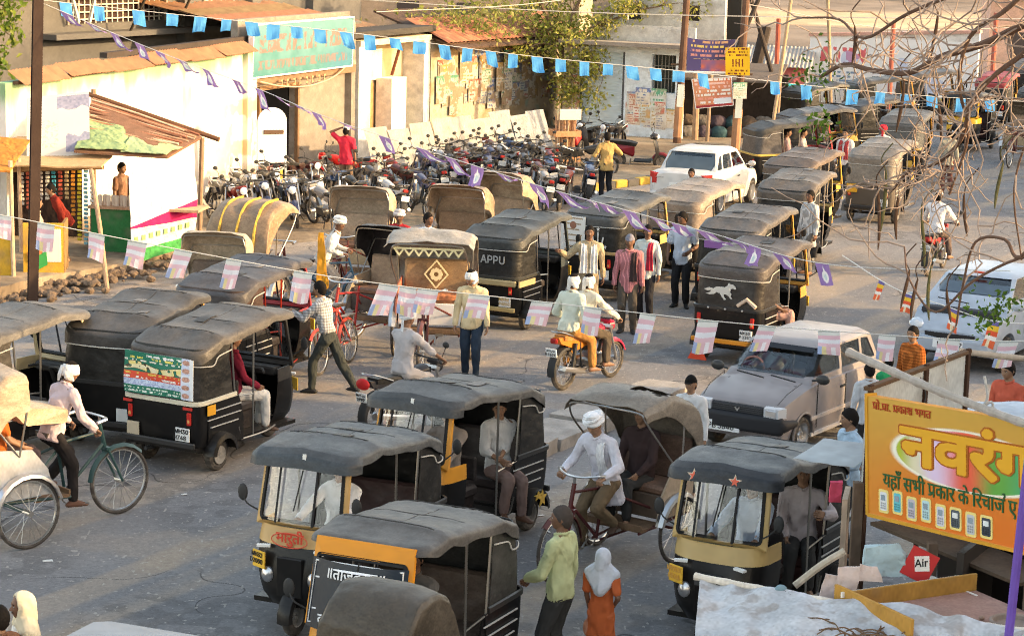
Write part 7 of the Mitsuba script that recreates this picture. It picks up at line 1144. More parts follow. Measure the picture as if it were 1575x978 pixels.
# --- banners and posters hung by the market stall
def t_dark(p, n, uv):
    u, v = uv.x, uv.y; c = mix((.05, .03, .05), (.08, .06, .16), smoothstep(.3, .7, noise(u * 3, v * 2)))
    tx = (v > .38) & (dr.abs(v * 7 - dr.floor(v * 7) - .5) < .26) & (noise(u * 30, dr.floor(v * 7) * 3) > .42) & (u > .08) & (u < .86); c = dr.select(tx, mix((.55, .45, .10), (.5, .2, .2), cell_rand(dr.floor(v * 7))), c)
    return mi.Color3f(dr.select((v < .36) & (u > .3), mix((.5, .12, .06), (.08, .09, .25), noise(u * 9, v * 7)), c))
def t_yel(p, n, uv):
    u, v = uv.x, uv.y; c = mi.Color3f(.66, .40, .01); ink = mi.Color3f(.16, .03, .01)
    r = dr.floor(v * 9); b = (dr.abs(v * 9 - r - .5) < .28) & (noise(u * 22, r * 3) > .4) & (u > .1) & (u < .9) & ((v > .66) | (v < .25)); big = (v > .30) & (v < .58) & (((u > .28) & (u < .34)) | ((u > .41) & (u < .46)) | ((u > .54) & (u < .59)) | ((u > .67) & (u < .72)) | ((u > .41) & (u < .59) & (v > .42) & (v < .46))); return mi.Color3f(dr.select(b | big, ink, c))
def t_ora(p, n, uv):
    u, v = uv.x, uv.y; c = mix((.50, .15, .08), (.58, .26, .14), noise(u * 4, v * 3)); r = dr.floor(v * 8)
    t1 = (dr.abs(v * 8 - r - .5) < .3) & (noise(u * 24, r * 5) > .40) & (u > .06) & (u < .94); c = dr.select(t1, mix((.72, .68, .62), (.62, .12, .06), cell_rand(r, 3)), c); c = dr.select((v > .1) & (v < .3) & (u > .5) & (u < .95), mi.Color3f(.62, .66, .72), c)
    return mi.Color3f(dr.select((u < .02) | (u > .98) | (v < .02) | (v > .98), mi.Color3f(.7, .68, .64), dr.select(v < .1, mi.Color3f(.30, .04, .04), c)))
for nm, fn in (('dark_banner', t_dark), ('yellow_poster', t_yel), ('orange_poster', t_ora)): mat(nm, fn, .6, .3)
def sheet(name, lab, cat, pts, m, sag=.0, back=(.5, .5, .48), amp=.02):
    """a printed sheet through four corners: lower left, lower right, upper right, upper left"""
    a = np.array(pts, float); n = 9; g = np.linspace(0, 1, n); P = np.array([[(1 - t) * ((1 - s) * a[0] + s * a[1]) + t * ((1 - s) * a[3] + s * a[2]) for t in g] for s in g])
    nn = nrm(np.cross(a[1] - a[0], a[3] - a[0])); P += nn * (amp * (meshkit.fbm(P * 1.7, 2, 3) - .5) * 2)[..., None]; P[:, :, 2] -= (sag * np.sin(PI * g))[:, None] * g[None, :]
    v, f = MB().grid(P).get(); t = Thing(name, lab, cat); t.part('print', (v, f), m, uv=np.array([[s, q] for s in g for q in g])); t.part('backing', (v - nn * .012, f), 'plain', back); return t
sheet('banner', 'dark purple printed banner hanging over the market stall', 'banner', [(4.97, 66.6, 2.6), (6.35, 66.4, 2.62), (6.35, 66.4, 3.57), (4.96, 66.6, 3.57)], 'dark_banner', .06)
sheet('poster', 'yellow poster with large brown capitals tied to the rust streaked pole', 'poster', [(6.09, 66.2, 2.53), (6.80, 66.1, 2.54), (6.76, 66.1, 3.36), (6.05, 66.2, 3.33)], 'yellow_poster')
sheet('poster', 'orange red poster with a white border under the dark banner', 'poster', [(5.26, 66.3, 1.5), (6.36, 66.1, 1.65), (6.27, 66.1, 2.48), (5.10, 66.3, 2.38)], 'orange_poster'); v = np.array([(6.32, 66.0, 1.85), (6.72, 66, 1.87), (6.72, 66, 2.35), (6.32, 66, 2.33)])
single('poster', (v, np.array([[0, 1, 2], [0, 2, 3]])), 'poster', None, 'small white notice at the right edge of the orange red poster', 'poster', uv=np.array([[422.02, 0], [422.98, 0], [422.98, 1], [422.02, 1]])); single('banner_rail', MB().bar((4.9, 66.55, 2.56), (6.45, 66.35, 2.58), .035), 'plain', (.65, .64, .62), 'white rail along the foot of the dark banner', 'rail')

# --- arched white standee, leaning metal sheets, bundle of canes
st = Thing('standee', 'white arched notice board on two thin legs before the dark doorway', 'sign', None, pose(-5.95, 54.4, 0, 25))
st.part('board', MB().poly(sg.Polygon([(-.37, .95), (.37, .95), (.37, 1.95)] + [(.37 * math.cos(a), 1.95 + .35 * math.sin(a)) for a in np.linspace(0, PI, 12)][1:-1] + [(-.37, 1.95)]), .03, frame((0, 0, 0), (1, 0, 0), (0, 0, 1))), 'plain', (.76, .76, .75)); st.part('slot', MB().box((.03, -.05, 1.70), (.5, .03, .1)), 'plain', (.10, .06, .04)); st.part('lower_panel', MB().box((-.03, -.02, .62), (.6, .04, .3)), 'plain', (.62, .45, .10))
for s in (-.36, .36): st.part('leg', MB().bar((s, .02, 0), (s, .02, 2.0), .025, 8), 'plain', (.45, .55, .62))
for i in range(9):
    a = np.array([-3.75 + i * .545, 60.2 + i * .86, 0]); d = nrm([.545, .86, 0]); u = nrm(np.array([-d[1] * .35, d[0] * .35, 1.0])); F_ = frame(a + [R.uniform(-.05, .05), 0, .02], d, u)
    single('metal_sheet', moved(corr(R.uniform(1.15, 1.4), 1.06, .13, .004, 4, .16, i), M=F_), 'plaster', (.30, .31, .32) if i > 5 else (.36, .345, .31), f'{["pale corrugated", "grey galvanised"][i > 5]} sheet leaning below the posters, {nth(i + 1)} from the left', 'metal sheet', 'sheets leaning against the wall', smooth=40)
cn = Thing('cane_bundle', 'upright bundle of sugar cane sticks in a wooden frame', 'bundle', None, pose(1.35, 63.2, 0, 15))
for i in range(26): a, r = R.random() * 6.28, R.uniform(.05, .3); cn.part('cane', MB().tube(smooth_path([(r * math.cos(a), r * math.sin(a), 0), (r * 1.1 * math.cos(a), r * math.sin(a), .8), (r * 1.25 * math.cos(a + .1), r * 1.1 * math.sin(a), R.uniform(1.25, 1.75))], 3), .024, 6), 'wood', [(.42, .25, .15), (.5, .33, .2), (.34, .2, .12)][i % 3])
for z in (.3, 1.0): cn.part('hoop', MB().box((0, -.34, z), (.72, .05, .16)).box((0, .34, z), (.72, .05, .16)).box((.36, 0, z), (.05, .7, .16)).box((-.36, 0, z), (.05, .7, .16)), 'wood', (.50, .26, .13))
cn.part('card', MB().box((.05, -.36, 1.55), (.62, .03, .3)), 'plain', (.66, .6, .52))
bush = MB()
for i in range(900): q = np.array([1.0 + R.gauss(0, .6), 61.9 + R.gauss(0, .4), abs(R.gauss(.15, .12))]); d = nrm([R.gauss(0, 1), R.gauss(0, 1), R.gauss(.3, .5)]); e = nrm(np.cross(d, [R.gauss(0, 1), .3, 1])); l = R.uniform(.05, .12); bush.add([q, q + d * l * .5 + e * l * .3, q + d * l, q + d * l * .5 - e * l * .3], [[0, 1, 2], [0, 2, 3]])
single('weeds', bush, 'leaf', (.10, .10, .05), 'low dusty weeds at the foot of the cane bundle', 'weeds', kind='stuff', smooth=False)

# --- stalls on the left
gs = Thing('green_stall', 'green wooden stall counter with glasses under a patched roof', 'stall')
gF = frame((-8.42, 44.2, .2), (.99, -.12, 0), (0, 0, 1)); gs.part('counter', boxM(0, 1.0, .05, .92, -.7, 0), 'matte', (.03, .17, .05), M=gF); gs.part('side', boxM(-.02, .0, .05, .92, -.7, 0), 'matte', (.10, .06, .04), M=gF); gs.part('counter_top', boxM(-.05, 2.2, .92, .97, -.75, .06), 'wood', (.42, .26, .16), M=gF)
for i in range(9): gs.part('glass_jar', MB().lathe([(.045, 0), (.05, .16), (.045, .2), (.03, .21)], n=10), 'plain', (.62, .52, .42), M=gF @ pose(.15 + i * .085, .97, -.12 - .06 * (i % 2), 0, rx=-PI / 2))
gs.part('cabinet', MB().box((.82, 1.25, -.4), (.3, .55, .3)), 'wood', (.16, .09, .05), M=gF)
cl = Thing('hanging_cloth', 'large white cloth with pink and green borders hung over the front of the green stall', 'cloth'); cf = lambda n0, n1, c: cl.part('panel', jig(subdiv(MB().quad(*[np.array(q) for q in (n0[0], n0[1], n1[1], n1[0])], .012).get(), 4), .03, 2.2, 5), 'cloth', c)
A0, A1, B0, B1_, C0, C1_, D0, D1, E0, E1 = [np.array(q) for q in ((-7.50, 43.2, 1.96), (-6.42, 44.6, 2.20), (-7.46, 43.15, .92), (-6.36, 44.55, 1.30), (-7.46, 43.15, .88), (-6.36, 44.55, .95), (-7.44, 43.15, .42), (-6.4, 44.55, .62), (-7.44, 43.15, .18), (-6.45, 44.55, .40))]
cf((B0, B1_), (A0, A1), (.76, .74, .72)); cf((C0, C1_), (B0, B1_), (.62, .03, .14)); cf((D0, D1), (C0, C1_), (.72, .74, .66)); cf((E0, E1), (D0, D1), (.08, .36, .10))
for i in range(8): cl.part('motif', MB().box((-7.36 + i * .12, 43.24 + .153 * i, .66 + .022 * i), (.09, .01, .10), rz=.9), 'plain', (.25, .42, .15))
rr = Thing('patched_roof', 'sloping patched stall roof of red brown laths and green tarpaulin', 'roof')
r0, r1, r2, r3 = [np.array(q) for q in ((-8.75, 46.3, 3.12), (-6.45, 45.9, 2.42), (-6.9, 44.2, 2.18), (-8.75, 44.2, 2.25))]; rr.part('lining', MB().quad(r0, r1, r2, r3, .04), 'wood', (.20, .11, .07))
for i in range(22):
    a = i / 21; s = r0 + (r3 - r0) * a * .62; e = r1 + (r2 - r1) * a * .62; e = e + (s - e) * R.uniform(0, .18); nz = np.array([0, 0, R.uniform(.02, .07)])
    rr.part('lath', MB().tube([s + nz, (s + e) / 2 + nz * R.uniform(.5, 1.6), e + nz], R.uniform(.012, .03), 5), 'wood', [(.34, .15, .09), (.45, .28, .18), (.22, .11, .07), (.55, .42, .3)][i % 4])
for k, (a, b, c) in enumerate(((.45, 1.0, (.30, .40, .20)), (.6, 1.02, (.36, .45, .25)))):
    u0, u1 = (0, .55) if k == 0 else (.5, 1); q = lambda u, t: (r0 + (r1 - r0) * u) * (1 - t) + (r3 + (r2 - r3) * u) * t + [0, 0, .06]
    rr.part('tarpaulin', jig(subdiv(MB().quad(q(u0, b), q(u1, b), q(u1, a), q(u0, a), .015).get(), 4), .07, 2.5, k), 'cloth', c)
rr.part('ridge_pole', MB().bar(r0 + [-.1, 0, .08], r1 + [.35, 0, -.05], .05), 'wood', (.14, .07, .04)); rr.part('post', MB().bar((-6.5, 45.8, 0), (-6.45, 45.9, 2.4), .05).bar((-8.75, 46.2, 0), (-8.75, 46.3, 3.3), .05), 'wood', (.3, .2, .13))
def t_wb(p, n, uv):
    u, v = uv.x, uv.y; c = mi.Color3f(.60, .60, .60); b = ((u > .48) & (v > .72 + .1 * noise(u * 9, 2)) & (v < .97)) | ((u > .62) & (v < .34 + .08 * noise(u * 12, 7)) & (v > .12)); c = dr.select(b, mix((.20, .22, .36), (.34, .36, .50), noise(u * 30, v * 40)), c)
    return mi.Color3f(dr.select((noise(u * 40, v * 60) > .66) & (u > .1) & (u < .5) & (v > .2) & (v < .62), mi.Color3f(.45, .5, .45), c))
mat('white_banner', t_wb, .7, .2)
sheet('banner', 'sun bleached white banner hanging beside the tall rail pole', 'banner', [(-9.72, 44.35, 1.98), (-8.50, 44.55, 2.07), (-8.51, 44.55, 3.40), (-9.70, 44.35, 3.26)], 'white_banner')
gst = Thing('garland_stall', 'open stall hung with rows of coloured garlands and sachets', 'stall'); gst.part('beam', MB().bar((-10.2, 44.6, 1.78), (-8.2, 44.4, 1.92), .04).bar((-10.2, 44.0, 1.9), (-8.15, 44.0, 1.98), .06), 'wood', (.42, .25, .12)); gst.part('roof', jig(subdiv(MB().quad((-11.5, 43.6, 1.98), (-8.1, 43.6, 2.0), (-8.1, 46.2, 2.3), (-11.5, 46.2, 2.3), .03).get(), 3), .06, 2, 1), 'wood', (.45, .30, .16)); gst.part('back_cloth', MB().box((-10.3, 46, 1.1), (2.7, .05, 2.2)), 'cloth', (.03, .022, .022)); gst.part('post', MB().bar((-9.75, 43.9, .2), (-9.78, 43.9, 2.1), .04), 'wood', (.5, .34, .22))
GC = [(.7, .66, .6), (.62, .16, .10), (.66, .45, .40), (.70, .62, .58), (.68, .66, .60), (.08, .40, .55), (.55, .12, .08), (.60, .45, .25), (.66, .28, .05), (.62, .50, .05), (.25, .5, .6), (.70, .70, .68)]
for i, c in enumerate(GC):
    x = -9.85 + i * .128; l = [.75, .8, .7, .65, .62, .6, .62, .6, 1.0, 1.5, 1.55, 1.35][i]; m = MB()
    for k in range(int(l / .085)): m.box((x + R.uniform(-.008, .008), 44.45 + R.uniform(-.01, .01), 1.74 + i * .008 - k * .085), (.085, .03, .062), rz=R.uniform(-.3, .3), rx=R.uniform(-.1, .1), ch=.012)
    single('garland', m, 'cloth', c, ['white', 'red', 'pink', 'cream', 'off white', 'turquoise', 'dark red', 'tan', 'orange', 'yellow', 'pale blue', 'long white'][i] + ' string of sachets hanging in the garland stall', 'garland', smooth=False)
yb = Thing('yellow_counter', 'yellow painted stall front with a white and green poster, right of the rail pole', 'counter', None, pose(-9.15, 41.4, .0, 6)); yb.part('board', MB().box((.36, 0, .62), (.74, .06, 1.15)), 'matte', (.55, .34, .04)); yb.part('poster', MB().box((.52, -.04, .78), (.34, .02, .62)), 'plain', (.70, .70, .62)); yb.part('leaf_mark', MB().poly(sg.Polygon([(.2, .3), (.42, .42), (.4, .68), (.26, .6)]), .012, frame((.02, -.052, 0), (1, 0, 0), (0, 0, 1))), 'plain', (.05, .32, .08)); yb.part('red_mark', MB().poly(sg.Polygon([(.08, .62), (.3, .7), (.26, .55), (.12, .5)]).buffer(.03), .012, frame((.02, -.05, 0), (1, 0, 0), (0, 0, 1))), 'plain', (.6, .2, .08)); yb.part('side', MB().box((.72, .4, .62), (.05, .8, 1.15)), 'wood', (.2, .12, .05))
y2 = Thing('yellow_counter', 'plain yellow painted stall front at the left frame edge', 'counter', None, pose(-9.95, 41.0, .0, 0)); y2.part('board', MB().box((.3, 0, .55), (.75, .06, 1.25)), 'matte', (.55, .33, .03)); y2.part('post', MB().bar((.72, -.1, -.1), (.66, 0, 2.4), .04), 'wood', (.5, .36, .24)); y2.part('awning', jig(subdiv(MB().quad((-1.2, -.2, 2.3), (.7, -.2, 2.2), (.7, 1.5, 2.6), (-1.2, 1.5, 2.7), .03).get(), 3), .05, 2, 8), 'cloth', (.55, .22, .05))

# --- phone stall in the right foreground
b0, b1 = 1.97, 3.02; SW = 2.5; sF = frame((0, 0, 0), (.95, -1.9, .23), (0, 0, 1)); sF[:3, 3] = np.array((3.18, 19.5, 3.02)) - sF[:3, 1] * b1
def t_sign(p, n, uv):
    u, v = uv.x * 2.5, uv.y; c = mix((.60, .15, .012), (.50, .30, .045), smoothstep(.1, 1, v)); c = mix(c, (.50, .28, .04), .4 * smoothstep(.6, 0, u))
    ex = (u - 1.42) / 1.02; ey = (v - .60) / .235; r = ex * ex + ey * ey
    rb = mix((.34, .42, .03), (.62, .58, .42), smoothstep(-.95, -.7, ex)); rb = mix(rb, (.62, .50, .70), smoothstep(-.72, -.45, ex)); rb = mix(rb, (.66, .10, .05), smoothstep(-.45, -.05, ex)); rb = mix(rb, (.10, .32, .05), smoothstep(.0, .35, ex)); rb = mix(rb, (.03, .35, .20), smoothstep(.4, .9, ex))
    c = mix(c, (.75, .74, .62), smoothstep(1.2, 1.02, r)); return mix(c, rb, smoothstep(1.0, .93, r))
mat('phone_sign', t_sign, .38, .5)
sg_ = Thing('shop_sign', 'large orange and yellow shop sign with Hindi lettering and pictures of phones', 'sign')
v = np.array([[0, b0, 0], [SW, b0, 0], [SW, b1 + .0, 0], [0, b1, 0]], float); v = v @ sF[:3, :3].T + sF[:3, 3]; sg_.part('panel', (v, np.array([[0, 1, 2], [0, 2, 3]])), 'phone_sign', uv=np.array([[0, 0], [1, 0], [1, 1], [0, 1.]])); sg_.part('box', boxM(0, SW, b0, b1, -.10, -.005), 'matte', (.5, .22, .03), M=sF); sg_.part('edge', boxM(-.035, 0, b0 - .02, b1 + .02, -.10, .012).box((SW / 2, b0 - .015, -.04), (SW, .03, .12)), 'paint', (.55, .28, .03), M=sF)
def sgtext(k, h, x, y, col, cw=1, buf=0, dz=.004, d=.004, nm='lettering'): script(sg_, k, h, sF @ pose(x, y, dz), col, nm, d, 'plain', buf, cw)
H_ = b1 - b0
sgtext('NAVRANG', .30, 1.40, b0 + .50 * H_, (.35, .10, .01), 1.78, .014, .002, .004, 'lettering_outline'); sgtext('NAVRANG', .30, 1.40, b0 + .50 * H_, (.64, .34, .02), 1.78, .0, .004, .007)
sgtext('LINE', .112, 1.14, b0 + .26 * H_, (.02, .09, .03), 1.03); sgtext('PROP', .062, .50, b0 + .90 * H_, (.35, .05, .01), 1.25)
for i in range(8):
    x = .23 + i * .205; w, h = (.10, .165) if i not in (5, 7) else (.115, .15); y = b0 + .055 + (.02 if i % 2 else 0) - .004 * i; c = [(.62, .64, .66), (.12, .45, .52), (.45, .42, .48), (.40, .58, .62), (.55, .55, .62), (.08, .10, .12), (.45, .47, .50), (.04, .05, .07)][i]
    k = sg_.part('phone_picture', MB().poly(sg.box(-w / 2, 0, w / 2, h).buffer(.022), .003, sF @ pose(x, y, .002)), 'plain', (.70, .58, .20)); sg_.part('body', MB().poly(sg.box(-w / 2 + .02, .02, w / 2 - .02, h - .02).buffer(.02), .004, sF @ pose(x, y, .004)), 'plain', c, under=k); sg_.part('screen', MB().poly(sg.box(-w * .3, h * .55, w * .3, h * .85), .003, sF @ pose(x, y, .009)), 'plain', (.62, .66, .68) if i in (5, 7) else (.22, .28, .34), under=k); kk = MB()
    for a in range(3):
        for b in range(3): kk.poly(sg.box(-.008, -.007, .008, .007), .003, sF @ pose(x - w * .28 + a * w * .28, y + h * .14 + b * h * .13, .009))
    sg_.part('key', kk, 'plain', tuple(q * .55 for q in c), under=k, kind='stuff')
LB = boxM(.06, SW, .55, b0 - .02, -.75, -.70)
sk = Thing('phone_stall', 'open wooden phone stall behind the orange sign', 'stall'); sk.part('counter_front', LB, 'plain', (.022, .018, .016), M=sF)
p0, p1 = np.array((3.21, 19.62, 0)), np.array((4.44, 21.45, 0)); pF = frame(p0, p1 - p0, (0, 0, 1)); PL = np.linalg.norm(p1 - p0)
sk.part('panel', boxM(0, PL, 1.9, 3.06, -.03, 0), 'matte', (.44, .45, .43), M=pF, smooth=False)
for u in (0, PL * .55, PL): sk.part('batten', boxM(u - .03, u + .03, 1.2, 3.1, 0, .03), 'wood', (.05, .025, .015), M=pF)
sk.part('top_batten', boxM(-.05, PL + .05, 3.05, 3.085, -.035, .03), 'wood', (.10, .06, .035), M=pF); sk.part('cable', MB().tube(smooth_path([(1.05, 3.0, .03), (1.15, 2.8, .05), (1.0, 2.6, .05), (1.08, 2.3, .05)], 4), .006, 5), 'plain', (.05, .05, .05), M=pF)
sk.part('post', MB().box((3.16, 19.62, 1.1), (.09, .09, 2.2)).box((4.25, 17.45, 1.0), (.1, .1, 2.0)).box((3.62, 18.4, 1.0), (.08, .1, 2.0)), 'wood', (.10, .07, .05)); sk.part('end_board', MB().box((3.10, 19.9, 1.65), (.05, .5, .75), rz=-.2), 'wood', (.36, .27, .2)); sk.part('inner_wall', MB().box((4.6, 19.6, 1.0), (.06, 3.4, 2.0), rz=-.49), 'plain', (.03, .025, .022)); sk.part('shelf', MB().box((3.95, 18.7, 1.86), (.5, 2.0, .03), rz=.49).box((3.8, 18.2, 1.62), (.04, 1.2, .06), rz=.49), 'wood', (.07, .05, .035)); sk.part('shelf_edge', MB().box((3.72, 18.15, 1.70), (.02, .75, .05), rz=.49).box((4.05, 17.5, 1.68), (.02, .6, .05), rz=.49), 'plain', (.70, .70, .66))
tb = Thing('stall_table', 'worn pinkish table top with a mustard side board at the lower right', 'table', None, pose(3.55, 17.3, 0, 28)); tb.part('top', MB().box((0, .0, 1.70), (1.3, .85, .04), rx=.0, ch=.008), 'matte', (.33, .20, .165)); tb.part('stripe', MB().box((-.42, 0, 1.723), (.16, .82, .006)), 'matte', (.42, .13, .11)); tb.part('side_board', MB().box((-.66, .1, 1.78), (.03, 1.0, .2)), 'matte', (.42, .22, .04)); tb.part('back_board', MB().box((0, .44, 1.78), (1.3, .03, .16)), 'matte', (.36, .19, .04)); tb.part('rail', MB().box((-.1, .47, 1.83), (1.2, .02, .045)), 'plain', (.66, .64, .58)); tb.part('knob', MB().ell((.15, -.25, 1.745), (.025, .025, .02), 1), 'wood', (.3, .2, .15))
for x in (-.6, .6):
    for y in (-.38, .38): tb.part('leg', MB().box((x, y, .84), (.06, .06, 1.68)), 'wood', (.2, .12, .07))
single('bag', jig(subdiv(MB().hull([(2.97, 18.0, 1.80), (3.38, 18.0, 1.80), (2.99, 18.0, 2.06), (3.25, 18.0, 2.10), (3.36, 18.05, 1.95), (2.97, 18.12, 1.80), (3.36, 18.12, 1.80), (3.0, 18.1, 2.05), (3.24, 18.1, 2.06)]).get(), 3), .025, 6), 'cloth', (.42, .54, .58), 'crumpled pale blue cloth bag lying behind the mustard board', 'bag')
cd = Thing('card', 'red card with a white square of lettering beside the blue bag', 'card', None, frame((3.36, 18.0, 1.88), (.92, -.1, -.42), (.4, 0, .9))); cd.part('sheet', MB().box((.06, .07, 0), (.24, .26, .012)), 'plain', (.45, .03, .03)); cd.part('label', MB().box((.07, .09, .008), (.12, .13, .006), rz=.5), 'plain', (.70, .68, .64)); plate_text(cd, ['Air'], (.07, .065, .012), (.88, .48, 0), (-.48, .88, 0), .06)
for i, (pts, lab) in enumerate((([(2.56, 17.75, 1.62), (2.70, 17.75, 1.60), (2.76, 17.75, 1.88), (2.63, 17.75, 1.90)], 'first pinkish white cloth hanging from the short bamboo'), ([(2.70, 17.7, 1.74), (2.87, 17.7, 1.72), (2.90, 17.7, 1.98), (2.72, 17.7, 1.97)], 'second pinkish white cloth, squarer, beside the mustard board'), ([(2.90, 17.72, 1.86), (3.10, 17.72, 1.84), (3.05, 17.72, 1.98), (2.90, 17.72, 2.0)], 'third pinkish white cloth with a red corner'))): single('cloth', jig(subdiv(MB().quad(*pts, .012).get(), 3), .02, 7, i), 'cloth', (.66, .54, .50), lab, 'cloth')
single('bamboo', MB().tube(smooth_path([(2.40, 17.9, 1.74), (2.62, 17.9, 1.93), (2.80, 17.9, 2.05)], 3), .032, 8), 'wood', (.36, .32, .26), 'short bamboo stick propped beside the hanging cloths', 'bamboo')
def bamboo(lab, a, b, r, c, knots=9):
    a, b = np.array(a), np.array(b); q = np.linspace(0, 1, knots * 4 + 1); P = a + (b - a) * q[:, None] + np.stack([0 * q, 0 * q, -.03 * np.sin(PI * q)], -1); single('bamboo', MB().tube(P, r * (1 + .16 * (np.arange(len(q)) % 4 == 0)) * (1.06 - .12 * q), 9), 'wood', c, lab, 'bamboo')
bamboo('long grey bamboo pole slanting over the white stall panel', (2.92, 19.05, 3.50), (4.35, 16.9, 3.27), .034, (.34, .31, .28)); bamboo('pale bamboo pole along the edge of the grey tarpaulin', (1.58, 18.0, 1.77), (4.25, 16.45, 1.84), .028, (.56, .51, .44), 11); bamboo('thin bamboo rail behind the stall panel at the right edge', (4.6, 22.6, 2.85), (6.2, 22.6, 2.78), .03, (.38, .31, .24), 6)
single('rope', MB().tube(smooth_path([(4.42, 20.5, 3.02), (4.46, 20.5, 2.8), (4.36, 20.5, 2.68), (4.5, 20.5, 2.78), (4.52, 20.5, 2.62)], 4), .014, 6), 'cloth', (.6, .58, .54), 'white rope knotted round the bamboo rail', 'rope')
single('sheet_cover', jig(subdiv(MB().hull([(4.4, 20.9, 2.42), (5.8, 20.9, 2.46), (5.8, 21.9, 2.5), (4.5, 21.9, 2.46), (5.2, 21.4, 2.6)]).get(), 3), .05, 2.5), 'cloth', (.55, .60, .66), 'pale bluish sheet over goods behind the orange sign', 'cover')
tp = Thing('tarpaulin', 'grey weathered tarpaulin roof along the bottom right edge', 'tarpaulin'); n = 26; P = np.array([[np.array((1.62, 17.98, 1.74)) * (1 - s) + np.array((4.2, 16.45, 1.80)) * s + (np.array((-.18, -1.6, -.42)) * (1 - s) + np.array((.1, -1.5, -.25)) * s) * t for t in np.linspace(0, 1, n)] for s in np.linspace(0, 1, n * 2)]); P[..., 2] += .10 * (meshkit.fbm(P * 2.2, 4, 3) - .5) * 2 + .05 * (1 - np.abs(2 * meshkit.noise(P * 3.5, 8) - 1)); P[..., 2] -= .06 * np.sin(np.linspace(0, 7 * PI, n * 2))[:, None] ** 2 * np.linspace(0, 1, n)[None, :]; tp.part('sheet', MB().grid(P, .01), 'tarp', (.40, .41, .43)); tp.part('cord', MB().tube(smooth_path([(2.25, 17.6, 1.80), (2.4, 17.4, 1.75), (2.55, 17.2, 1.66), (2.8, 16.9, 1.62)], 4), .012, 6), 'cloth', (.05, .05, .05)); tp.part('knot', MB().ell((2.25, 17.6, 1.80), (.05, .04, .04), 1), 'cloth', (.2, .3, .35))
tw = MB()
for i in range(70): q = np.array([R.uniform(2.6, 3.6), 16.75 - R.uniform(0, .25), 1.66 + R.uniform(0, .06)]); q[1] = 17.98 - (q[0] - 1.62) * .59 - R.uniform(.35, .62); d = np.array([R.gauss(0, .22), R.gauss(0, .1), R.uniform(-.02, .06)]); tw.tube(smooth_path([q, q + d * .5 + [0, 0, .03], q + d], 3), .006, 4)
single('twig_litter', tw, 'wood', (.14, .085, .05), 'dry twigs and leaf litter lying on the grey tarpaulin', 'twigs', kind='stuff'); single('basket', MB().lathe([(.17, 0), (.185, .02), (.19, .05), (.175, .06), (.16, .05), (.155, .015), (.001, .01)], n=26, c=(4.02, 17.0, 1.725)), 'matte', (.24, .19, .16), 'round brown tray on the stall table at the right edge', 'tray')
single('purple_pole', MB().tube([(3.76, 16.25, .6), (3.88, 16.25, 3.5)], .035, 8), 'paint', (.13, .07, .34), 'purple painted pole at the lower right edge', 'pole'); single('tin_flap', moved(corr(.75, .62, .25, .004, 4, .06, 2), M=frame((2.72, 20.85, 2.10), (.86, -.5, .0), (.5, .86, .1))), 'rusty', (.34, .38, .42), 'grey tin flap jutting out beside the orange sign', 'flap')
single('striped_cloth', jig(subdiv(MB().box((3.06, 20.3, 1.93), (.12, .05, .2)).get(), 3), .02, 8), 'cloth', (.6, .08, .14), 'pinkish red cloth hanging under the tin flap', 'cloth')

# --- bunting: strings of paper flags across the street
def t_flag(p, n, uv):
    i = dr.floor(uv.x); u = (uv.x - i - .02) / .96; v = uv.y
    bt = dr.select(u < .2, mi.Color3f(.22, .32, .58), dr.select(u < .4, mi.Color3f(.66, .56, .22), dr.select(u < .6, mi.Color3f(.62, .36, .42), dr.select(u < .8, mi.Color3f(.70, .68, .72), mi.Color3f(.64, .38, .42)))))
    pale = dr.select(v > .94, mi.Color3f(.30, .36, .34), dr.select(v > .80, mi.Color3f(.60, .62, .60), dr.select(v > .64, mi.Color3f(.62, .36, .44), dr.select(v > .48, mi.Color3f(.66, .68, .76), dr.select(v > .34, mi.Color3f(.64, .40, .48), bt))))); pale = mix(pale, (.68, .66, .70), .22)
    bri = dr.select(v > .82, mi.Color3f(.14, .12, .30), dr.select(v > .62, mi.Color3f(.66, .42, .05), dr.select(v > .44, mi.Color3f(.62, .10, .05), dr.select(v > .28, mi.Color3f(.70, .66, .62), dr.select((u > .35) & (u < .6), mi.Color3f(.68, .58, .4), mi.Color3f(.62, .13, .06))))))
    x, y = u - .5, v - .48; dd = dr.sqrt(x * x * 1.5 + y * y) - .20 - .16 * dr.maximum(0, y) ; drop = (x * x * 7 + (y + .1) ** 2 * 6 < .42) | ((y > .0) & (dr.abs(x) < .26 * (.42 - y)) & (y < .4)); core = (x * x * 30 + (y + .12) ** 2 * 16 < .3)
    pur = dr.select(core, mi.Color3f(.45, .58, .62), dr.select(drop, mi.Color3f(.68, .70, .72), mi.Color3f(.27, .18, .42)))
    blu = mix((.07, .30, .66), (.16, .45, .78), noise(u * 3 + i * 7, v * 3)); return mi.Color3f(dr.select(i < 1, pale, dr.select(i < 2, bri, dr.select(i < 3, pur, blu))))
scene['mat_flag_paper'] = {'type': 'principledthin', 'base_color': mikit.proc(t_flag), 'roughness': .7, 'diff_trans': .45, 'eta': 1.3}
def string(pts, n=8): return smooth_path(pts, n)
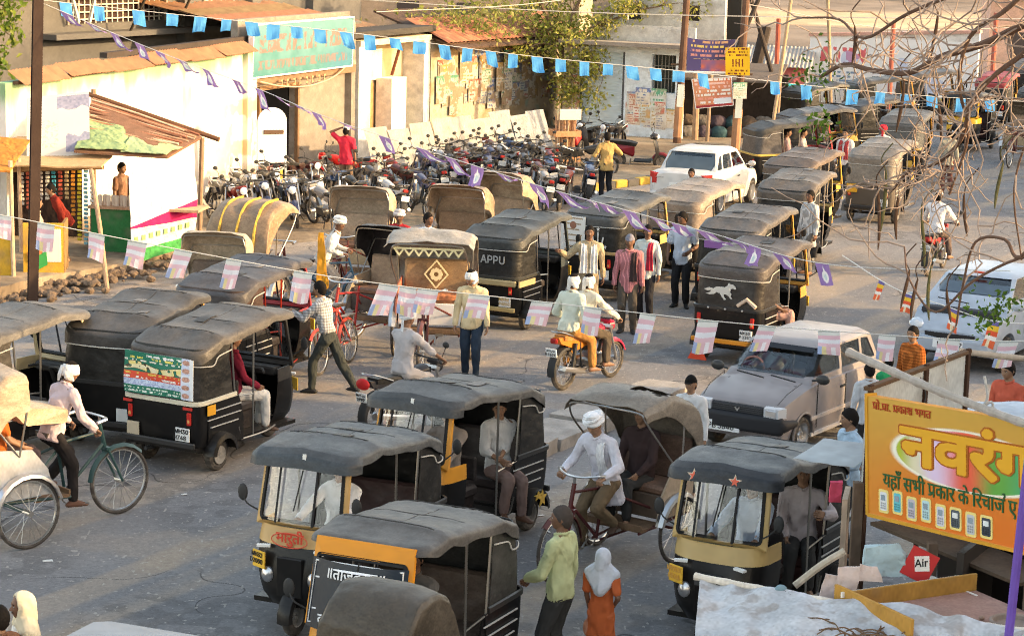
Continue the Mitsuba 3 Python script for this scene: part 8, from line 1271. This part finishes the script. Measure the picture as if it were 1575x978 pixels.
def flags(lab, name, design, pts, xs, w, h, wind, group, line_lab, seed, wob=.5):
    q = np.array(pts, float); c = smooth_path(q, 10); single('string', MB().tube(c, .006, 4), 'plain', (.62, .60, .56), line_lab, 'string'); L = np.concatenate([[0], np.cumsum(np.linalg.norm(np.diff(c, axis=0), axis=1))]); r = random.Random(seed)
    for k, s in enumerate(xs):
        d = s * L[-1]; P = np.array([np.interp(d, L, c[:, j]) for j in range(3)]); t = nrm([np.interp(d + .2, L, c[:, j]) - np.interp(d - .2, L, c[:, j]) for j in range(3)]); wd = np.array(wind) * r.uniform(.4, 1.3); dn = nrm(np.array([0, 0, -1.0]) + wd); sd = nrm(t + [0, 0, r.uniform(-.12, .12)]); nn = np.cross(sd, dn); m = 6; ph = r.random() * 6; W_s, H_s = w * r.uniform(.82, 1.15), h * r.uniform(.8, 1.15); nn = nrm(nn + sd * r.uniform(-.3, .3)); wob_k = wob * r.choice([.5, .8, 1, 1.3, 1.9]); G = []
        for a in np.linspace(0, 1, m):
            G.append([P + sd * (a - .5) * W_s + dn * b * H_s * (1 - .06 * math.sin(ph + a * 4)) + nn * (.10 * W_s * math.sin(ph + a * 3.5 * (1 + wob_k) + b * 2.5) * b + wob_k * .25 * W_s * math.sin(ph * 2 + b * 3 + a) * b * b) + sd * wob_k * .28 * W_s * b * math.sin(ph) for b in np.linspace(0, 1, m)])
        G = np.array(G); v, f = MB().grid(G).get(); uv = np.array([[design + .02 + .96 * a, 1 - b] for a in np.linspace(0, 1, m) for b in np.linspace(0, 1, m)]); single(name, (v, f), 'flag_paper', None, lab % nth(k + 1), 'flag', group, uv=uv)
S1_ = [(-8.3, 39, 5.43), (-6.44, 39.5, 5.25), (-3, 40, 4.95), (0, 40.3, 4.62), (3, 40.6, 4.38), (6, 40.8, 4.12), (9.17, 41, 3.97), (12, 41.3, 4.05)]
flags('%s sky blue paper flag from the left on the topmost string', 'flag', 3, S1_, [.022, .05, .083, .112, .136, .158, .179, .198, .218, .238, .26, .281, .303, .325, .346, .367, .387, .407, .428, .449, .470, .491, .512, .533, .554, .575, .64, .668, .71, .735, .758, .781, .808, .833], .205, .24, (.1, -.05, 0), 'blue flags on the top string', 'string of the sky blue flags across the top of the view', 3, .6)
S2_ = [(-8.3, 39, 5.4), (-7.0, 38.5, 4.95), (-5.71, 37.5, 4.59), (-4.2, 36.3, 4.22), (-2.85, 35, 3.87), (-1.2, 33.8, 3.52), (.3, 32.7, 3.22), (1.24, 32, 3.06), (2.8, 31, 2.80), (4.27, 30, 2.57), (6.5, 29, 2.7)]
flags('%s purple flag with a white drop from the left on the sagging string', 'flag', 2, S2_, [.03, .055, .085, .12, .15, .175, .21, .25, .28, .305, .335, .36, .39, .44, .48, .51, .54, .565, .60, .625, .645, .668, .69, .712, .735, .757, .78, .803, .825, .86], .225, .30, (.5, .1, .5), 'purple flags on the second string', 'string of the purple flags sagging across the taxis', 5, 1.2)
S3_ = [(-8.6, 28.4, 3.5), (-6.4, 28, 3.22), (-4.2, 27.6, 2.92), (-2, 27.2, 2.66), (.3, 26.8, 2.52), (2.5, 26.4, 2.40), (4.2, 26.2, 2.34), (5.7, 26, 2.33), (8, 25.8, 2.4)]
flags('%s pale striped flag from the left on the lowest long string', 'flag', 0, S3_, [.13, .165, .205, .237, .273, .312, .365, .43, .444, .459, .497, .543, .580, .62, .663, .705, .748, .789, .832, .873, .912, .95], .235, .36, (-.22, .1, .0), 'striped flags on the lowest string', 'string of the pale striped flags crossing in front of the taxis', 8, .35)
S4_ = [(3.7, 25, 3.45), (4.13, 24, 3.26), (4.6, 23.6, 3.15), (5.02, 23, 3.1), (5.6, 22.6, 3.15)]
flags('%s small bright red and yellow flag from the left among the pods', 'flag', 1, S4_, [.28, .42, .60, .78], .13, .27, (-.2, .1, 0), 'bright flags among the pods', 'short string of the bright red and yellow flags', 12, .6)
single('flag', jig(subdiv(MB().quad((-2.98, 33.4, 1.35), (-2.78, 33.4, 1.5), (-2.88, 33.5, 2.32), (-2.95, 33.5, 2.32), .01).get(), 3), .03, 5), 'cloth', (.60, .28, .03), 'narrow saffron flag hanging at the front of the pushed taxi', 'flag')
for i, (a, b, z, lab) in enumerate((((-12, 60, 5.1), (14, 58, 4.75), .35, 'thin wire crossing high above the cream shop'), ((5.1, 69.9, 5.2), (-4.0, 63, 4.25), .25, 'wire from the iron pole towards the turquoise sign'), ((6.6, 66.6, 4.6), (16, 70, 4.0), .4, 'wire sagging from the poster pole to the right'))): c = smooth_path([a, tuple((np.array(a) + b) / 2 - [0, 0, z]), b], 8); single('wire', MB().tube(c, .012, 4), 'plain', (.5, .47, .42), lab, 'wire')
SC_ = sorted(((R.uniform(-7, 2.5), R.uniform(21, 30)) for _ in range(16)), key=lambda q: q[0] / q[1])
for i, (x, y) in enumerate(SC_): single('paper_scrap', jig(MB().box((x, y, .012), (R.uniform(.05, .16), R.uniform(.02, .06), .006), rz=R.random() * 3).get(), .01, 9, i), 'plain', (.6, .6, .58), f'{nth(i + 1)} small white paper scrap from the left on the near road', 'litter', 'paper scraps on the road')
# ================================================================== trees and climbing plants
def leaves(pts, size, r, fold=.25, droop=.3):
    """one small folded leaf at each point"""
    n = len(pts); pts = np.asarray(pts); d = r.normal(size=(n, 3)); d[:, 2] -= droop; d /= np.linalg.norm(d, axis=1, keepdims=True); e = np.cross(d, r.normal(size=(n, 3))); e /= np.linalg.norm(e, axis=1, keepdims=True); nn = np.cross(d, e); l = size * r.uniform(.6, 1.3, n)[:, None]
    V = np.stack([pts, pts + d * l * .5 + e * l * .27 + nn * l * fold * .3, pts + d * l, pts + d * l * .5 - e * l * .27 + nn * l * fold * .3], 1).reshape(-1, 3); i = np.arange(n)[:, None] * 4
    return V, np.vstack([i + [0, 1, 2], i + [0, 2, 3]])
def branch(a, d, l, r0, rg, depth, out, ends, bend=.35, up=.1):
    n = 6; p = np.array(a, float); d = nrm(d); P = [p.copy()]
    for k in range(n): d = nrm(d + rg.normal(size=3) * bend * .5 + [0, 0, up * .3]); p = p + d * l / n; P.append(p.copy())
    out.append((np.array(P), np.linspace(r0, r0 * .55, n + 1)))
    if depth == 0: ends.extend(P[2:]); return
    for k in range(3 if depth > 1 else 4): j = rg.integers(2, n + 1); branch(P[j], d + rg.normal(size=3) * .75, l * rg.uniform(.55, .8), r0 * .55, rg, depth - 1, out, ends, bend, up)
def tree(label, base, limbs, cols, nleaf, size, spread, seed, depth=2, cat='tree'):
    rg = np.random.default_rng(seed); t = Thing('tree', label, cat); ends = []; allp = []
    for li, (pts, r0) in enumerate(limbs):
        c = smooth_path(np.array(pts) + base, 4); out = [(c, np.linspace(r0, r0 * .45, len(c)))]
        for j in range(len(c) // 3, len(c)):
            if rg.random() < .75: branch(c[j], nrm(c[min(j + 1, len(c) - 1)] - c[j - 1]) + rg.normal(size=3) * .8, rg.uniform(.5, 1.1) * spread, r0 * .3, rg, depth - 1, out, ends)
        m = MB()
        for P, rr in out: m.tube(P, rr, 6)
        t.part('trunk' if li == 0 else 'limb', m, 'wood', (.17, .12, .08))
    E_ = np.array(ends)
    for k, c in enumerate(cols):
        idx = rg.integers(0, len(E_), nleaf // len(cols)); off = rg.normal(size=(len(idx), 3)) * [.2, .2, .17]; v, f = leaves(E_[idx] + off, size, rg); t.part('foliage', (v, f), 'leaf', c, smooth=False, kind='stuff')
    return t
tree('slender street tree with yellow green leaves before the poster wall', np.array([1.7, 73.0, 0]), [([(0, 0, 0), (-.05, 0, 1.2), (-.25, -.1, 2.4), (-.6, -.2, 3.4), (-1.3, -.4, 4.6), (-2.0, -.5, 5.6)], .14), ([(-.2, 0, 2.2), (.2, -.3, 3.0), (.8, -.6, 3.6), (1.5, -.9, 4.1)], .07), ([(-.3, 0, 2.6), (-.1, -.3, 3.6), (.3, -.5, 4.6), (.5, -.6, 5.6)], .08), ([(-.1, 0, 1.9), (.3, -.5, 2.5), (.7, -.8, 2.4), (1.0, -1.0, 2.0)], .04), ([(-.25, 0, 2.3), (-.7, -.5, 2.9), (-1.2, -.7, 2.9), (-1.5, -.8, 2.6)], .04), ([(-.1, 0, 1.6), (-.1, -.5, 2.1), (.05, -.7, 1.9), (.1, -.8, 1.5)], .03), ([(.6, -.4, 3.4), (1.8, -.8, 4.0), (3.0, -1.0, 4.3)], .05), ([(-.6, -.2, 3.4), (-.2, -.6, 3.3), (.2, -.9, 2.8)], .045)], [(.36, .36, .08), (.22, .25, .05), (.48, .44, .15)], 5200, .15, .75, 4)
tree('leafy tree with bright green leaves at the upper left edge', np.array([-15.2, 57, 0]), [([(0, 0, 0), (.1, 0, 2), (.3, -.2, 3.6), (.4, -.3, 5.2)], .2), ([(.2, 0, 2.6), (1.0, -.5, 3.8), (1.5, -.6, 4.6)], .1), ([(.2, 0, 2.0), (.9, -.6, 2.8), (1.3, -.8, 3.2)], .08), ([(.3, 0, 3.0), (-.4, -.6, 4.0), (-.8, -.8, 4.8)], .1)], [(.16, .22, .04), (.10, .16, .03), (.24, .28, .07)], 6500, .2, 1.0, 9)
pm = Thing('palm_plant', 'palm like plant with drooping fronds behind the rail pole', 'plant'); rg = np.random.default_rng(3)
for i in range(14):
    a = rg.uniform(-2.4, .8); l = rg.uniform(.9, 1.4); o = np.array([-11.9, 52, 2.7]); q = [o + np.array([math.cos(a) * l * t, math.sin(a) * l * t * .6, .55 * t - 1.05 * t * t]) for t in np.linspace(0, 1, 9)]; m = MB(); m.tube(q, .012, 4)
    for k in range(1, 9):
        for s in (-1, 1):
            d = nrm(np.cross(q[k] - q[k - 1], [0, 0, 1])) * s; ti = q[k] + d * .32 + [0, 0, -.16]; w = nrm(q[k] - q[k - 1]) * .03; m.add([q[k] - w, q[k] + w, ti], [[0, 1, 2]])
    pm.part('frond', m, 'leaf', [(.15, .22, .05), (.2, .25, .06)][i % 2], smooth=False)
pm.part('stem', MB().bar((-11.9, 52, 0), (-11.9, 52, 2.7), .09), 'wood', (.2, .14, .09))
rg = np.random.default_rng(21); vp = []
for cx, cy, cz, n, sx, sy, sz in ((-2.2, 70.2, 3.75, 450, .9, .7, .22), (.2, 73.5, 3.7, 500, 1.0, .9, .25), (-.9, 71.8, 4.0, 450, .9, .9, .25), (1.2, 75.2, 3.6, 200, .6, .5, .2), (-1.6, 71, 3.4, 250, .8, .5, .2)): vp.append(rg.normal(size=(n, 3)) * [sx, sy, sz] + [cx, cy, cz])
cr = Thing('creeper', 'creeper with pale leaves sprawling over the tiled eaves', 'plant'); vp = np.vstack(vp); h = len(vp) // 2; rg.shuffle(vp)
for c, q in (((.20, .23, .06), vp[:h]), ((.34, .33, .12), vp[h:])): v, f = leaves(q, .17, rg); cr.part('foliage', (v, f), 'leaf', c, smooth=False, kind='stuff')
vm = MB()
for i in range(24): a = vp[rg.integers(0, len(vp))]; b = vp[rg.integers(0, len(vp))]; b = a + (b - a) * .3; vm.tube(smooth_path([a, (a + b) / 2 + [0, 0, .1], b], 3), .015, 5)
cr.part('stem', vm, 'wood', (.2, .13, .08))
# --- bare tree with pods hanging in from the right
LIMBS = [([(6.3, 15.2, 4.6), (4.6, 15.3, 6.5), (3.74, 15.5, 6.64), (3.52, 15.79, 6.49), (3.32, 16.07, 6.34), (3.07, 16.36, 6.22), (2.89, 16.64, 6.08), (2.66, 16.93, 6.07), (2.49, 17.21, 6.09), (2.35, 17.5, 5.97)], .075), ([(6.2, 15.2, 4.9), (4.7, 15.3, 6.2), (3.75, 15.5, 6.41), (3.46, 15.75, 6.24), (3.25, 16.0, 5.96), (3.22, 16.25, 5.63), (3.1, 16.5, 5.43), (2.95, 16.75, 5.34), (2.88, 17.0, 5.17)], .05),
         ([(6.2, 15, 3.8), (4.6, 15, 5.1), (3.71, 15.0, 5.27), (3.47, 15.2, 4.94), (3.40, 15.4, 5.03), (3.24, 15.6, 4.98), (3.21, 15.8, 4.63), (3.22, 16.0, 4.31)], .035), ([(6.2, 15, 3.6), (4.6, 15, 4.8), (3.74, 15.0, 4.91), (3.54, 15.3, 4.93), (3.25, 15.6, 4.71), (3.05, 15.9, 4.42), (2.9, 16.2, 4.6), (2.9, 16.5, 4.8)], .03), ([(6.3, 15.2, 4.6), (4.7, 15.2, 6.8), (3.65, 15.2, 6.86), (3.29, 15.46, 6.58), (3.13, 15.72, 6.39), (3.13, 15.98, 6.05), (3.27, 16.24, 5.66), (3.21, 16.5, 5.2)], .045), ([(6.3, 15.2, 5), (4.6, 15.2, 7), (3.64, 15.2, 6.95), (3.16, 15.76, 6.74), (2.81, 16.32, 6.53), (2.58, 16.88, 6.31), (2.46, 17.44, 6.42), (2.25, 18.0, 6.4)], .04), ([(6.2, 15, 4.4), (4.5, 15, 5.9), (3.67, 15.0, 5.92), (3.5, 15.2, 5.81), (3.44, 15.4, 5.39), (3.57, 15.6, 4.86)], .028)]
bt = Thing('bare_tree', 'almost leafless tree with tangled twigs and long hanging pods at the right', 'tree'); rg = np.random.default_rng(17)
bt.part('trunk', MB().tube(smooth_path([(6.4, 15.2, 0), (6.3, 15.2, 2), (6.2, 15.1, 3.6), (6.3, 15.2, 5.2), (6.6, 15.3, 7)], 4), np.linspace(.22, .12, 17), 10), 'wood', (.2, .14, .1)); tips = []
for pts, r0 in LIMBS:
    dense = (1, 1, .18, .18, 1, 1, .15)[LIMBS.index((pts, r0))]; c = smooth_path(pts, 5); m = MB().tube(c, np.linspace(r0 * .5, r0 * .2, len(c)), 7); bt.part('limb', m, 'wood', (.115, .07, .05)); tw = MB()
    for j in range(len(c) // 4, len(c)):
        for _ in range(3):
            if rg.random() < .28 * dense:
                p, d = c[j].copy(), nrm(nrm(c[j] - c[j - 1]) * .5 + rg.normal(size=3) * [.8, .6, .8] + [-.35, .15, -.1]); P = [p.copy()]; l = rg.uniform(.35, 1.2)
                for k in range(8): d = nrm(d + rg.normal(size=3) * .34 + [0, 0, -.10 + .03 * k]); p = p + d * l / 8; P.append(p.copy())
                tw.tube(np.array(P), np.linspace(.008, .003, 9), 5); tips.append(P[-1])
                for s in (3, 5, 6):
                    if rg.random() < .5:
                        q, e = P[s].copy(), nrm(d + rg.normal(size=3) * .9); Q = [q.copy()]
                        for k in range(5): e = nrm(e + rg.normal(size=3) * .4 + [0, 0, -.06]); q = q + e * l * .09; Q.append(q.copy())
                        tw.tube(np.array(Q), np.linspace(.006, .003, 6), 4)
    bt.part('twigs', tw, 'wood', (.26, .20, .165), kind='stuff')
PODS = [(2.76, 17, 5.17, .47, 0), (2.79, 17.0, 5.31, .50, 1), (3.01, 17.0, 4.55, .30, 0), (3.1, 17.0, 4.48, .32, 0), (3.22, 17.0, 4.54, .38, 1), (3.36, 17.0, 4.41, .26, 0), (3.19, 17.0, 5.83, .3, 0), (2.5, 17.0, 6.39, .28, 0), (3.11, 17.0, 6.51, .4, 0), (3.69, 17.0, 5.39, .35, 1), (2.94, 17.0, 5.13, .35, 0), (3.45, 17.0, 5.14, .32, 0), (3.12, 17.0, 4.98, .4, 1), (3.3, 16.6, 5.9, .35, 0), (2.85, 16.8, 6.0, .38, 0)]
for i, (x, y, z, l, g) in enumerate(PODS):
    q = np.array([[x + .03 * math.sin(i + t * 2), y, z - l * t] for t in np.linspace(0, 1, 9)]); w = .014 * np.sin(np.clip(np.linspace(.06, .97, 9), 0, 1) * PI) ** .5; G = np.array([q + np.outer(w, [math.cos(a), 0, 0]) + np.outer(w * .35, [0, math.sin(a), 0]) for a in np.linspace(0, 2 * PI, 9)]); bt.part('pod', MB().grid(G).tube(smooth_path([(x + .05, y - .1, z + .22), (x - .02, y - .04, z + .1), (x + .03 * math.sin(i), y, z)], 3), .005, 4), 'wood', (.075, .075, .035) if g else (.06, .036, .025))
for (x, y, z, n, s) in ((2.3, 17.4, 6.0, 90, .10), (2.35, 17.4, 5.62, 70, .08), (3.55, 16.4, 4.34, 110, .09), (3.65, 16.4, 4.42, 30, .05)): v, f = leaves(rg.normal(size=(n, 3)) * s + [x, y, z], .05, rg); bt.part('foliage', (v, f), 'leaf', (.05, .10, .02), smooth=False, kind='stuff')
